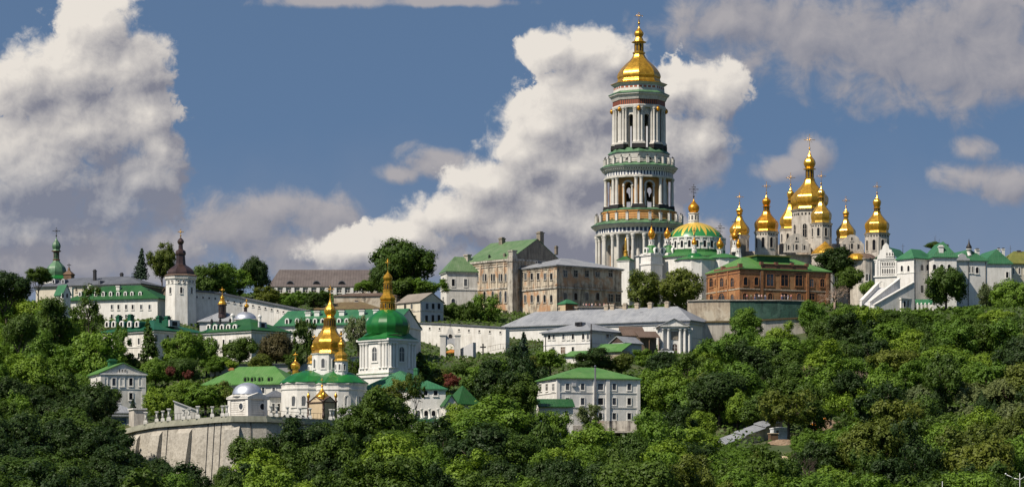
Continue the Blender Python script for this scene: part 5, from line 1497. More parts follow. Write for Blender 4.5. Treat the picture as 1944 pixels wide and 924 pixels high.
for i in range(len(rows) - 1):
    a, c, na, nc = rows[i], rows[i + 1], NN[i], NN[i + 1]
    low = lambda p, n, z: tuple(Vector((p.x, p.y, z)) + n * BAT * (p.z - z))
    back = lambda p, n, z: tuple(Vector((p.x, p.y, z)) - n * 6)
    mb.poly([low(a, na, zb), low(c, nc, zb), low(c, nc, c.z - 0.6), low(a, na, a.z - 0.6)])
    mb.poly([low(a, na, a.z - 0.6), low(c, nc, c.z - 0.6), back(c, nc, c.z - 0.6), back(a, na, a.z - 0.6)])
    mb.poly([back(a, na, a.z - 0.6), back(c, nc, c.z - 0.6), back(c, nc, zb), back(a, na, zb)])
    for (d0, d1, z0_, z1_) in ((0.75, -0.9, -0.75, -0.35), (0.5, -0.6, -0.35, 0.0), (0.2, -0.35, 0.0, 0.55)):
        f = lambda p, n, d_, dz: tuple(p + n * d_ + Vector((0, 0, dz)))
        A_ = [f(a, na, d0, z0_), f(c, nc, d0, z0_), f(c, nc, d0, z1_), f(a, na, d0, z1_)]
        B_ = [f(a, na, d1, z0_), f(c, nc, d1, z0_), f(c, nc, d1, z1_), f(a, na, d1, z1_)]
        cp.poly(A_); cp.poly(list(reversed(B_)))
        cp.poly([A_[3], A_[2], B_[2], B_[3]], 1); cp.poly([A_[1], A_[0], B_[0], B_[1]])
e, ne = rows[0], NN[0]
mb.poly([back(e, ne, zb), low(e, ne, zb), low(e, ne, e.z - 0.6), back(e, ne, e.z - 0.6)])
mb.build('wall', MAT['concrete'], rt)
cp.build('coping', [MAT['wall_cap'], MAT['roof_pale']], rt)
for (x0, x1) in ((258, 268), (292, 310), (341, 366), (428, 456)):
    a, c = rw_at(x0), rw_at(x1); n = rw_n((x0 + x1) / 2)
    tz = min(a.z, c.z) - 2.4
    out = lambda p, d_, z: tuple(Vector((p.x, p.y, z)) + n * (BAT * (p.z - z) + d_))
    mb = MB()
    F0, F1, T0, T1 = out(a, 3.0, zb), out(c, 3.0, zb), out(a, 0.75, tz), out(c, 0.75, tz)
    S0, S1, P0, P1 = out(a, -0.3, zb), out(c, -0.3, zb), out(a, -0.1, tz + 1.1), out(c, -0.1, tz + 1.1)
    mb.poly([F0, F1, T1, T0]); mb.poly([T0, T1, P1, P0]); mb.poly([F1, S1, P1, T1]); mb.poly([S0, F0, T0, P0])
    mb.build('buttress', MAT['concrete'], rt)
for px in (320, 396, 408, 421, 476):
    p = rw_at(px); n = rw_n(px)
    MB().tube(p + n * 0.2 + Vector((0, 0, -0.8)), Vector((p.x, p.y, zb)) + n * (BAT * (p.z - zb) + 0.1), 0.075).build('drainpipe', MAT['iron'], rt)

post = MB().box(-0.42, 0.42, -0.42, 0.42, 0, 0.55).box(-0.36, 0.36, -0.36, 0.36, 0.55, 0.75).lathe([(0.26, 0.75), (0.22, 1.5), (0.25, 1.95), (0.36, 2.05), (0.36, 2.25), (0.2, 2.35)], 10).box(-0.40, 0.40, -0.40, 0.40, 2.2, 2.38).mesh('railing_post', MAT['white'])
pxs = [276, 297, 308.5, 320, 348, 358.5, 375, 402.5, 422, 430, 514.5, 525.5, 546, 570, 589, 628, 633, 648, 668]
lab = ['at the broken end of the retaining wall', 'second from the broken end of the retaining wall', 'third from the broken end of the retaining wall', 'fourth from the broken end of the retaining wall', 'just before the slanted white stair roof', 'second before the slanted white stair roof', 'stout, behind the widest buttress',
       'alone between stout post and pavilion', 'second from the pavilion on its tree side', 'touching the pavilion on its tree side', 'next to the pavilion on the church side', 'second from the pavilion toward the church', 'third from the pavilion toward the church', 'before the church apse window', 'beside the beige chapel', 'one of a tight pair past the chapel, nearer it', 'one of a tight pair past the chapel, farther one', 'single, beyond the tight pair', 'last, half lost in the tree crowns']
prev = None
for i, px in enumerate(pxs):
    p = rw_at(px) + RO
    o = tag(link('railing_post', post), 'white stone railing post ' + lab[i], 'post', 'stone railing posts along the retaining wall')
    o.location = tuple(p - rw_n(px) * 0.1 + Vector((0, 0, 0.5)))
    sc0 = 1.15 if px in (276, 320, 375) else 1.0
    o.scale = (sc0, sc0, sc0)
def railing(name, label, ptsW, h=1.0, mat='iron', n=5, group=None):
    root = thing(name, label, 'railing', ptsW[0], 0, group)
    mb = MB()
    for a, c in zip(ptsW[:-1], ptsW[1:]):
        a, c = a - ptsW[0], c - ptsW[0]
        for t in (0.15, h): mb.tube(a + Vector((0, 0, t)), c + Vector((0, 0, t)), 0.05, n=4)
        m_ = max(2, int((c - a).length / 0.8))
        for j in range(m_ + 1):
            p = a.lerp(c, j / m_); mb.tube(p, p + Vector((0, 0, h)), 0.04, n=4)
    mb.build('bars', MAT[mat], root)
    return root
railing('iron_railing', 'black iron railing between stone posts from the broken wall end to the pavilion', [rw_at(px) + RO + Vector((0, 0.1, 0.5)) for px in (276, 297, 320, 348, 375, 402, 430)], 1.5)
railing('iron_railing', 'black iron railing between stone posts before the gold-domed church', [rw_at(px) + RO + Vector((0, 0.1, 0.5)) for px in (508, 525, 546, 570, 589, 628, 648, 690)], 1.3)

# stair roof, sheds and the broken corner at the wall's end
b = building('stair_shelter', 'slanted white wall of a stair shelter above the retaining wall', 'shelter', 331, 793, 662, 5, pxR=374, d=4, eave=790)
b.part('wall', MB().xprism([(0, -2), (b.w, -2), (b.w, b.z_at(779)), (0, b.z_at(762))], 0, b.d), MAT['white'])
b.part('roof', MB().xprism([(-0.3, b.z_at(762) + 0.12), (b.w + 0.3, b.z_at(779) - 0.08), (b.w + 0.3, b.z_at(779) + 0.2), (-0.3, b.z_at(762) + 0.4)], -0.35, b.d + 0.35), MAT['grey_plaster'])
b = building('garage_shed', 'low shed with a blue garage door and grey roof by the broken wall end', 'shed', 204, 812, 668, 6, pxR=254, d=6, eave=789)
b.walls('grey_plaster', 3); b.part('roof', MB().prism([(-0.5, -0.8), (b.w + 0.6, -0.8), (b.w + 0.6, b.d + 0.5), (-0.5, b.d + 0.5)], b.h, b.h + 0.3), MAT['roof_grey'])
b.part('garage_door', MB().box(b.u_at(213), b.u_at(240), -0.06, 0.05, -1, b.z_at(792)), MAT['blue_door'])
b = building('grey_roof_shed', 'grey hipped roof shed with a stub chimney under the gabled white house', 'shed', 206, 800, 680, 20, pxR=262, d=9, eave=782)
b.walls('white', 3); b.hip('roof_grey', 2.0, 0.5); b.chimney(225, 763, 776, 8)
b = building('wall_end_block', 'weathered plaster block at the broken end of the retaining wall', 'outbuilding', 254, 815, 660, 20, pxR=277, d=5, eave=774)
b.walls('stone_white', 8); b.band(b.h - 0.25, 0.3, 0.25, 'white')

# gabled white house on the slope
b = building('gabled_white_house', 'white gabled two-storey house with green roof amid trees above the garage shed', 'house', 191, 772, 704, 20, pxL=160, pxR=277, eave=707)
b.walls('white', gable='L', gh=2.4); b.gable('roof_light_green', 'L', 2.4, 0.5, 0.35)
b.band(b.h - 0.35, 0.35, 0.3); b.band(b.z_at(737), 0.2, 0.1, name='string_course')
b.win('R', [216.5, 248.5], 724, 6, 14, 0, 0.2); b.win('R', [248.5, 216.5], 751, 6, 13, 0, 0.2); b.win('R', [226.5, 232, 237.5], 703, 2.6, 6, 1, 0.12); b.win('L', [184, 172], 722, 3, 11, 0, 0.2); b.win('L', [184, 172], 747, 3, 11, 0, 0.2)
b.win('R', [200, 232, 268], 724, 7, 15, 0, 0.2, 'trim', 'white')
b.chimney(213, 683, 692, 14, y=b.d * 0.55, mat='roof_mid', cap='roof_mid')
for px in (195, 273):
    u = b.u_at(px); b.part('pilaster', MB().box(u - 0.5, u + 0.5, -0.14, 0.0, -3, b.h - 0.36), MAT['white'])

# green-roofed low house with brick chimney
b = building('green_hip_house', 'low house with broad light green hipped roof, round dormers and brick chimney', 'house', 548, 748, 706, 72, pxL=388, pxR=560, eave=727)
b.w = 13.0
b.walls('white'); b.hip('roof_light_green', 4.6, 0.7, ins=7); b.band(b.h - 0.4, 0.4, 0.3)
b.dormer('L', [466, 479, 493, 511], 719, 9, 11, 0.4, 3.2, 1, 'roof_light_green', 'roof_light_green'); b.win('L', [400, 420, 440, 460, 480, 500, 520], 740, 5, 11, 0, 0.2)
b.chimney(441, 700, 708, 10, x=b.w * 0.45, mat='brick', cap='brick')

# ---------------------------------------------------------------- the middle: arch gate, white wall, long grey-roofed range
wall_run('white_garden_wall', 'white plastered wall with small loopholes running either side of the arch gate', 'wall',
         [(788, 860, 613, 676), (840, 854, 615, 676), (890, 848, 618, 676), (960, 841, 622, 676)], 2.0, 'white', 'roof_slate', 0.35, (9, 1.6, 0.6, 0.6))
b = building('arch_gate', 'pale grey arched gateway with a small belfry niche and cross on top', 'gate', 838, 680, 834, 3, pxR=872, d=2.2, eave=641)
s = b.w / 34
b.part('wall', MB().box(0, 9 * s, 0, b.d, -3, b.h).box(25 * s, b.w, 0, b.d, -3, b.h).xprism([(25 * s, b.h), (9 * s, b.h)] + [(17 * s - 8 * s * math.cos(R(a)), b.z_at(659) + 8.5 * s * math.sin(R(a))) for a in range(0, 181, 15)], 0, b.d), MAT['grey_plaster'])
b.part('gable', MB().xprism([(7 * s, b.h), (27 * s, b.h), (26 * s, b.h + 1.2), (23 * s, b.h + 1.4), (22 * s, b.h + 2.3), (20 * s, b.h + 2.9), (17 * s, b.h + 3.2), (14 * s, b.h + 2.9), (12 * s, b.h + 2.3), (11 * s, b.h + 1.4), (8 * s, b.h + 1.2)], 0.3, 1.6), MAT['white'])
for px in (841, 869):
    u = b.u_at(px); b.part('gate_pier', MB().box(u - 0.75, u + 0.75, -0.3, b.d + 0.3, -3, b.h + 0.7).box(u - 0.95, u + 0.95, -0.5, b.d + 0.5, b.h + 0.7, b.h + 1.05), MAT['white'])
b.win('R', 855, 637.5, 7, 9, 1, 0.12, 'white', 'dark', inset=0.3, name='niche')
b.part('cross', MB().tube((0, 0, 0), (0, 0, 1.5), 0.08).tube((-0.5, 0, 1.0), (0.5, 0, 1.0), 0.08), MAT['iron'], Matrix.Translation((17 * s, 0.9, b.h + 3.15)))
b2 = building('wooden_kiosk', 'orange wooden kiosk standing within the arch of the grey gateway', 'kiosk', 848, 682, 842, 5, pxR=868, d=2.5, eave=668)
b2.walls('orange_wood', 2); b2.hip('orange_wood', 0.9, 0.5)
b2.part('post', MB().box(b2.w * .45, b2.w * .55, -0.2, 0, 0, b2.h), MAT['wood'])
wall_run('buttress_wall', 'short sloping grey wall flanking the arch gateway on the cross side', 'wall', [(872, 836, 662, 680), (884, 834, 656, 680), (898, 832, 649, 680)], 1.2, 'grey_plaster')
cr = thing('wooden_cross', 'tall dark wooden cross standing alone before the white garden wall', 'cross', Wp(917, 672, 838))
h = 3.1
MB().box(-0.2, 0.2, -0.15, 0.15, -1, h).box(-0.85, 0.85, -0.16, 0.16, h * 0.62, h * 0.62 + 0.38).build('beam', MAT['dark'], cr)
railing('wooden_fence', 'dark wooden stair fence climbing past the blue spruce to the white house', [Wp(926, 667, 832), Wp(950, 662, 834), Wp(985, 660, 836), Wp(1032, 658, 838)], 1.5, 'wood')

b = building('grey_roof_range', 'very long white range with a grey sheet-metal roof and a row of chimneys', 'building', 1308, 668, 838, 62, pxL=958, w=13, eave=607)
b.walls('white_clean'); b.band(b.h - 1.0, 1.0, 0.35, 'grey_plaster', 'eave'); b.band(b.z_at(640), 0.15, 0.1, 'grey_plaster', 'string_course')
b.hip('roof_grey', 4.6, 0.9, ins=7.5)
for px in (1152, 1163.5, 1187, 1210, 1235, 1267):
    b.chimney(px, 573 + (1267 - px) * 0.05, 592, 8, x=b.w * 0.5, mat='tan_wall', cap='ruin_dark')
b.drainpipe('L', [1040, 1176, 1252, 964])
b.dormer('L', [1218], 594, 6, 4, 4, 1.5, 0, 'iron', 'iron')

b = building('hip_roof_house', 'white two-storey house with grey hipped roof and small roof vent', 'house', 1120, 672, 820, 50, pxL=1032, pxR=1182, eave=626)
b.walls('white_clean'); b.hip('roof_grey', 3.0, 0.9); b.band(b.h - 0.7, 0.6, 0.4, 'grey_plaster', 'eave'); b.band(b.z_at(651), 0.2, 0.12, 'grey_plaster', 'string_course')
b.win('L', [1043, 1051.5, 1070, 1088, 1107.5, 1116.5], 638, 4.4, 10.5, 0, 0.14, 'white_clean'); b.win('L', [1079], 638, 4.4, 10.5, 0, 0.14, 'white_clean', 'white')
b.win('L', [1051, 1088], 662, 4.4, 9, 0, 0.14, 'white_clean'); b.win('L', [1069], 664, 8, 12, 0, 0.2, 'white_clean', 'wood', name='doorway'); b.win('R', [1153], 635, 4.6, 10, 0, 0.14, 'grey_plaster')
b.part('air_conditioner', MB().box(-0.5, 0.5, -0.4, 0, -0.4, 0.4).lathe([(0.01, 0), (0.3, 0)], 8), MAT['grey_plaster'], b.place('R', 1160, 635))
b.dormer('L', [1098], 614, 12, 7, 3.0, 2.0, 0, 'iron', 'roof_grey'); b.drainpipe('L', [1036])
pl = thing('utility_pole', 'dark pole rising in front of the grey hipped roof corner', 'pole', Wp(1122.5, 668, 812))
MB().tube((0, 0, -2), (0, 0, 54 * 812 / FOC), 0.22, 0.16, 8).build('shaft', MAT['iron'], pl)
MB().box(-0.3, 0.3, -0.22, 0.22, 0, 1.0).build('junction_box', MAT['iron'], pl).location.z = 5.2

b = building('small_gable_shed', 'small pale shed with light grey gable roof below brown canopies', 'shed', 1185, 676, 812, 48, pxL=1159, pxR=1218, eave=649)
b.walls('grey_plaster', gable='R', gh=1.6); b.gable('roof_grey', 'R', 1.6, 0.5, 0.4)
b.part('gable_face', MB().yprism([(0.1, b.h), (b.d - 0.1, b.h), (b.d / 2, b.h + 1.55)], -0.08, 0.1), MAT['brown_metal'])
b = building('green_roof_shed', 'low shed with plain bright green roof in front of the hipped house', 'shed', 1180, 674, 806, 60, pxL=1126, w=5, eave=664)
b.walls('tan_wall'); b.part('roof', MB().xprism([(-0.6, b.h - 0.4), (b.w + 0.3, b.h + 2.0), (b.w + 0.3, b.h + 2.25), (-0.6, b.h - 0.15)], -0.4, b.d + 0.4), MAT['roof_light_green'])
b = building('green_roof_shed', 'lower green shed roof peeking over bushes under the hipped house doorway', 'shed', 1112, 680, 804, 60, pxL=1072, w=4, eave=673)
b.walls('white'); b.part('roof', MB().xprism([(-0.5, b.h - 0.3), (b.w + 0.3, b.h + 1.3), (b.w + 0.3, b.h + 1.5), (-0.5, b.h - 0.1)], -0.4, b.d + 0.4), MAT['roof_light_green'])
for (x0, x1, yb, yt, Y, lb) in ((1182, 1228, 637, 620, 826, 'brown metal canopy roof next to the hipped white house, the higher one'), (1213, 1254, 640, 629, 822, 'brown metal canopy on posts between shed and columned portico, the lower one')):
    o = Wp(x0, 668, Y); t = thing('canopy', lb, 'canopy', o, R(8), 'brown canopies by the portico')
    wv = Wp(x1, 668, Y).x - o.x; z0 = (668 - yb) * Y / FOC; z1 = (668 - yt) * Y / FOC
    MB().yprism([(0, z0), (6.5, z1 + 0.4), (6.5, z1 + 0.6), (0, z0 + 0.2)], 0, wv).build('roof', MAT['roof_brown'], t)
    for x in (0.3, wv * 0.5, wv - 0.3):
        MB().tube((x, 0.4, -3), (x, 0.4, z0 + 0.05), 0.11).build('post', MAT['wood'], t)
    MB().box(0.2, wv - 0.2, 4.6, 5.0, -3, z1 - 0.2).build('back_wall', MAT['brown_wall'], t)

# the classical portico
b = building('gate_portico', 'white classical gateway with pediment, columns, relief panel and arched iron door', 'gate', 1254, 672, 828, 6, pxR=1303, d=5.5, eave=617)
b.walls('white_clean')
b.part('entablature', MB().box(-0.35, b.w + 0.35, -1.0, b.d + 0.2, b.h - 0.9, b.h - 0.35).box(-0.7, b.w + 0.7, -1.35, b.d + 0.3, b.h - 0.35, b.h), MAT['white'])
b.part('pediment', MB().xprism([(-0.75, b.h + 0.003), (b.w + 0.75, b.h + 0.003), (b.w / 2, b.h + 1.75)], -1.0, b.d), MAT['white'])
b.gable('roof_grey', 'L', 1.8, 1.0, 1.4, 0.16)
cm = column_mesh(b.h - 0.95, 0.42, 'white_clean')
for px in (1257.5, 1268.5, 1290.5, 1299.5):
    b.part('column', cm, None, Matrix.Translation((b.u_at(px), -0.5, 0)))
b.part('plinth', MB().box(-0.5, b.w + 0.5, -1.2, 0, -3, 0.3), MAT['white'])
b.part('relief_panel', MB().box(b.u_at(1274), b.u_at(1287), -0.12, 0.05, b.z_at(644), b.z_at(628)), MAT['ruin_dark'])
b.win('R', 1281, 661, 9.5, 19, 1, 0.32, 'white_clean', 'brown_metal', name='doorway')
c2 = wing(b, 1303.5, 672, 829, 6, pxR=1313, d=5, eave=622); c2.walls('white_clean'); c2.band(c2.h - 0.5, 0.5, 0.3); c2.part('column', cm, None, Matrix.Translation((c2.u_at(1308), -0.3, 0)) @ Matrix.Diagonal((1, 1, 0.93, 1)))
# terrace walls under the brick house
wall_run('plaster_terrace_wall', 'flaking tan terrace wall beside the green netting under the brick house', 'wall', [(1305, 868, 571, 610), (1345, 867, 570, 610), (1386, 866, 570, 609)], 3.0, 'tan_wall', 'concrete', 0.3)
wall_run('netted_terrace_wall', 'terrace wall wrapped in dark green netting below the brick house', 'wall', [(1386, 866, 570, 608), (1430, 866, 570, 608), (1480, 867, 570, 606), (1526, 869, 571, 604)], 3.0, 'netting', 'concrete', 0.25)
wall_run('lower_terrace_wall', 'long grey lower terrace wall with brown coping beside the portico', 'wall', [(1311, 846, 612, 655), (1390, 847, 611, 655), (1450, 848, 608, 650), (1540, 852, 603, 640)], 2.5, 'stone_white', 'roof_olive', 0.45)
railing('terrace_railing', 'thin railing along the visitors terrace above the green netting', [Wp(1345, 569, 867.5), Wp(1390, 568.5, 866.8), Wp(1440, 568.5, 866.8), Wp(1480, 568.5, 867.6), Wp(1524, 569.5, 869)], 1.0)
t = thing('ledge_terrace', 'narrow brown ledge terrace with a parapet below the weathered two-storey house', 'terrace', Wp(1060, 592, 884))
o = Wp(1060, 592, 884)
x1 = Wp(1185, 592, 884).x - o.x
MB().box(0, x1, 0, 14, -6, 1.2).box(-0.2, x1 + 0.2, -0.2, 0.3, 1.2, 1.75).build('wall', MAT['tan_wall'], t)
b = building('brick_shed', 'small brick shed with a green sloped roof on the ledge terrace', 'shed', 1074, 590, 882, 40, pxL=1060, pxR=1096, eave=575)
b.walls('brick', 2); b.part('front_panel', MB().box(-0.06, 0.02, 0.1, b.d - 0.1, -1, b.h), MAT['sand']); b.hip('roof_mid', 1.4, 0.3)
b = building('stone_hut', 'flat grey stone roofed hut in front of the ledge terrace parapet', 'hut', 1100, 596, 872, 5, pxR=1172, d=5, eave=583)
b.walls('stone_white', 3); b.part('roof', MB().prism([(-0.4, -0.6), (b.w + 0.4, -0.6), (b.w + 0.4, b.d), (-0.4, b.d)], b.h, b.h + 0.25), MAT['roof_ash'])

# ---------------------------------------------------------------- three-storey white house in the trees
b = building('three_storey_house', 'white three-storey house with bright green hipped roof among the hillside trees', 'house', 1058, 834, 698, 17, pxL=1019, pxR=1214, eave=716)
b.walls('white_clean'); b.hip('roof_light_green', 3.0, 0.5, ins=8.5)
b.band(b.h - 0.35, 0.35, 0.28)
b.part('string_course', MB().box(-0.12, b.w + 0.12, -0.12, b.d + 0.12, b.z_at(744), b.z_at(742)).box(-0.12, b.w + 0.12, -0.12, b.d + 0.12, b.z_at(772), b.z_at(770)), MAT['trim'])
b.win('R', [1077.5, 1106, 1166, 1194.5], 733, 7, 12, 0, 0.18); b.win('R', [1140], 733, 10, 12, 0, 0.18); b.win('R', [1077.5, 1106, 1166, 1194.5], 761, 7, 12.5, 0, 0.18); b.win('R', [1140], 761, 10, 12.5, 0, 0.18)
b.win('R', [1106, 1140, 1166, 1194.5], 789, 7, 12, 0, 0.18); b.win('L', [1026.5, 1038.5, 1051], 734, 4.2, 13, 0, 0.18); b.win('L', [1026.5, 1038.5, 1051], 762, 4.2, 12, 0, 0.18)
for px0, px1 in ((1126, 1157),):
    b.part('risalit', MB().box(b.u_at(px0), b.u_at(1131), -0.35, 0, -3, b.h).box(b.u_at(1150), b.u_at(px1), -0.35, 0, -3, b.h), MAT['white_clean'])
    u0, u1 = b.u_at(1133), b.u_at(1149)
    mb = MB()
    for j in range(8): 
        t = u0 + (u1 - u0) * j / 7; mb.box(t - 0.08, t + 0.08, -0.06, 0.02, b.z_at(723.5), b.z_at(719))
    b.part('letter_relief', mb, MAT['grey_plaster'])
for t in (0, 1):
    x = -0.16 if t == 0 else b.w - 0.64
    b.part('corner_pilaster', MB().box(x, x + 0.8, -0.16, 0.4, -3, b.h - 0.36), MAT['white_clean'])
b.part('air_conditioner', MB().box(-0.5, 0.5, -0.45, 0, -0.4, 0.4), MAT['grey_plaster'], b.place('R', 1089, 729))
b.part('plinth', MB().box(-0.1, b.w + 0.1, -0.14, b.d, -4, b.z_at(806)), MAT['stone_white'])
pl = thing('flue_pipe', 'tall grey pipe standing before the middle of the three-storey house', 'pipe', Wp(1130, 775, 692))
MB().tube((0, 0, -6), (0, 0, 79 * 692 / FOC), 0.2, 0.2, 8).build('shaft', MAT['roof_slate'], pl); MB().lathe([(0.28, 0), (0.28, 0.3), (0.05, 0.5)], 8).build('cap', MAT['roof_slate'], pl).location.z = 79 * 692 / FOC
b = building('porch_annex', 'low annex with dark green shed roof against the three-storey house', 'annex', 1024, 800, 688, 4, pxR=1088, d=6, eave=771)
b.walls('white'); b.part('roof', MB().yprism([(-0.8, b.h - 0.1), (b.d, b.h + 1.9), (b.d, b.h + 2.1), (-0.8, b.h + 0.1)], -0.4, b.w + 0.4), MAT['roof_dark_green']); b.win('R', [1040, 1075], 785, 6, 12, 0, 0.15)
o = Wp(1120, 838, 688); t = thing('concrete_terrace', 'grey concrete slab terrace with posts under the three-storey house', 'terrace', o)
wv = Wp(1216, 838, 688).x - o.x
MB().box(0, wv, 0, 7, 2.2, 2.6).build('slab', MAT['concrete'], t); MB().box(0.3, wv - 0.3, 6.4, 6.9, -5, 2.2).build('back_wall', MAT['ruin_dark'], t)
MB().box(wv * 0.1, wv, 6.9, 7.3, 2.6, 5.2).build('parapet', MAT['ruin_grey'], t)
for x in (0.4, wv * 0.33, wv * 0.66, wv - 0.4):
    MB().box(x - 0.25, x + 0.25, 0.3, 0.8, -5, 2.2).build('post', MAT['stone_white'], t)

# white house with gallery, beside the cave church
b = building('gallery_house', 'white house with teal windows and a columned gallery behind tall trees', 'house', 780, 824, 680, 6, pxR=846, d=13, eave=737)
b.walls('white_clean'); b.hip('roof_mid', 2.2, 0.5); b.band(b.h - 0.4, 0.4, 0.25)
b.win('R', [792, 808, 827], 744.5, 7, 10, 0, 0.2); b.win('R', [794, 809, 823], 783, 7, 10, 1, 0.25); b.win('R', [794, 823], 808, 7, 12, 1, 0.25)
b.part('gallery_roof', MB().box(-0.3, b.w + 0.3, -2.0, 0, b.z_at(799), b.z_at(795)), MAT['roof_mid']); b.part('gallery_wall', MB().box(0, b.w, -1.8, -0.05, -4, b.z_at(799)), MAT['white_clean'])
for px in (784, 800, 815, 831, 842):
    u = b.u_at(px); b.part('column', MB().lathe([(0.4, 0), (0.4, 0.3), (0.28, 0.4), (0.25, 2.2), (0.4, 2.3), (0.4, 2.5)], 8), MAT['white_clean'], Matrix.Translation((u, -1.0, b.z_at(795))))
b = building('green_roof_hall', 'hall with a plain wide green roof between the cave church and tall trees', 'hall', 795, 790, 694, 72, pxL=688, w=15, eave=736)
b.walls('white'); b.hip('roof_mid', 4.6, 0.6, ins=7); b.win('L', [700, 720, 740, 760, 780], 755, 5, 12, 0, 0.2); b.chimney(790, 700, 706, 8, x=5, mat='roof_mid', cap='roof_mid')
b = building('pavilion_house', 'small house with dark green pyramid roof half hidden by a large tree', 'house', 872, 800, 684, 30, pxL=850, pxR=905, eave=766)
b.walls('white'); b.hip('roof_dark_green', 4.4, 0.8); b.win('R', [884, 896], 782, 5, 12, 0, 0.2)
b = building('gabled_porch', 'little white gabled porch before the dark green pyramid roof', 'porch', 846, 800, 678, 20, pxL=836, pxR=868, eave=766)
b.walls('white', gable='L', gh=2.0); b.gable('roof_dark_green', 'L', 2.0, 0.4, 0.3)

# ---------------------------------------------------------------- the white palace at the end of the ridge
b = building('white_palace', 'large white palace with green roofs, stepped baroque gable and a broad sloping stair', 'palace', 1735, 600, 905, 40, pxL=1703, pxR=1774, eave=489)
b.walls('white_clean'); b.band(b.h - 0.4, 0.4, 0.28); b.band(b.z_at(517), 0.3, 0.15, name='string_course')
b.hip('roof_mid', 3.2, 0.5, ins=3)
b.win('L', [1712.5, 1725], 509, 3.4, 11, 1, 0.16); b.win('R', [1750, 1760.5], 507, 6, 12, 1, 0.2); b.win('R', [1750, 1760.5], 548, 6, 14, 0, 0.2); b.win('L', [1712.5, 1725], 551, 3.4, 10, 0, 0.16); b.drainpipe('R', [1737, 1767])
w2 = wing(b, 1704, 600, 916, 62, pxL=1661, pxR=1712, eave=490)
w2.w = 12
w2.walls('white_clean'); w2.band(w2.h - 0.4, 0.4, 0.3); w2.band(w2.z_at(524), 0.4, 0.35, name='string_course'); w2.band(w2.z_at(496), 0.25, 0.15, name='string_course')
w2.gable('roof_mid', 'R', 3.6, 0.4, 0.2)
L = w2.d
w2.part('gable', MB().yprism([(L * .12, w2.h), (L * .88, w2.h), (L * .86, w2.h + 1.2), (L * .78, w2.h + 1.5), (L * .76, w2.h + 2.7), (L * .66, w2.h + 3.0), (L * .62, w2.h + 4.1), (L * .5, w2.h + 5.0), (L * .38, w2.h + 4.1), (L * .34, w2.h + 3.0), (L * .24, w2.h + 2.7), (L * .22, w2.h + 1.5), (L * .14, w2.h + 1.2)], -0.5, 0.4), MAT['white_clean'])
w2.win('L', [1676, 1680.5, 1685, 1689.5, 1694, 1698.5], 500.5, 2.0, 7, 1, 0.14, 'white_clean', 'dark'); w2.win('L', [1676, 1680.5, 1685, 1689.5, 1694, 1698.5], 514, 2.0, 9, 1, 0.14, 'white_clean', 'dark'); w2.win('L', [1684, 1689.5, 1694.5], 482, 2.0, 6, 1, 0.14, 'white_clean', 'dark', inset=-0.5)
for px in (1665, 1670, 1701):
    v = w2.v_at(px); w2.part('pilaster', MB().box(-0.3, 0, v - 0.3, v + 0.3, w2.z_at(523), w2.h - 0.42), MAT['white_clean'])
w2.win('L', [1674], 538, 5, 10, 1, 0.3, 'white_clean', 'white')
w3 = wing(b, 1773, 600, 902, 5, pxR=1816, d=17, eave=487); w3.walls('white_clean'); w3.hip('roof_mid', 5.0, 0.5, ins=3.2, name='roof'); w3.band(w3.h - 0.4, 0.4, 0.28); w3.win('R', [1774, 1788, 1802], 507, 6, 12, 1, 0.2); w3.win('R', [1774, 1788], 548, 6, 14, 0, 0.2)
w4 = wing(b, 1814, 600, 908, 14, pxR=1874, d=16, eave=493); w4.walls('white_clean'); w4.hip('roof_mid', 3.6, 0.5, ins=2); w4.band(w4.h - 0.4, 0.4, 0.28); w4.win('R', [1855], 512, 6, 12, 1, 0.2); w4.win('R', [1841, 1846.5], 511, 2.6, 12, 0, 0.12); w4.drainpipe('R', [1838, 1871])
u0, u1 = w4.u_at(1812), w4.u_at(1840)
w4.part('gable', MB().xprism([(u0, w4.h - 0.2), (u1, w4.h - 0.2), (u1, w4.h + 0.5), (u0 + (u1 - u0) * .8, w4.h + 0.7), (u0 + (u1 - u0) * .72, w4.h + 1.6), (u0 + (u1 - u0) * .5, w4.h + 2.1), (u0 + (u1 - u0) * .28, w4.h + 1.6), (u0 + (u1 - u0) * .2, w4.h + 0.7), (u0, w4.h + 0.5)], -0.5, 0.3), MAT['grey_plaster'])
w5 = wing(b, 1868, 600, 925, 8, pxR=1920, d=18, eave=499); w5.walls('white_clean'); w5.hip('roof_mid', 4.6, 0.5, ins=1.5); w5.win('R', [1912], 521, 5, 11, 0, 0.2); w5.band(w5.h - 0.4, 0.4, 0.28)
w6 = wing(b, 1917, 600, 928, 12, pxR=2010, d=16, eave=499); w6.walls('cream'); w6.hip('roof_moss', 4.6, 0.5, ins=5); w6.win('R', [1924, 1935, 1946, 1960, 1975], 513.5, 3.2, 12, 0, 0.18)
w3.chimney(1786, 467, 484, 8.5, y=1.0, mat='white_clean', cap='white_clean'); w4.chimney(1855, 473, 484, 7, y=7, mat='white_clean'); w5.chimney(1896, 472, 481, 5, y=9, mat='white_clean'); w5.chimney(1904.5, 472, 481, 5, y=9, mat='white_clean'); w6.chimney(1934, 477, 483, 8, y=8, mat='brown_wall')
u = w4.u_at(1839.5, 1.0)
kk = 908 / FOC
w4.part('chimney', MB().lathe([(0.95, 0), (0.95, 0.4), (0.75, 0.6), (0.75, 2.0), (1.0, 2.1), (1.0, 2.3)], 8).lathe([(0.85, 2.3), (0.95, 2.9), (0.5, 3.6), (0.25, 4.2), (0.06, 5.4)], 8, m=1), [MAT['white_clean'], MAT['dark']], Matrix.Translation((u, 1.0, w4.z_at(486, u, 1.0))))
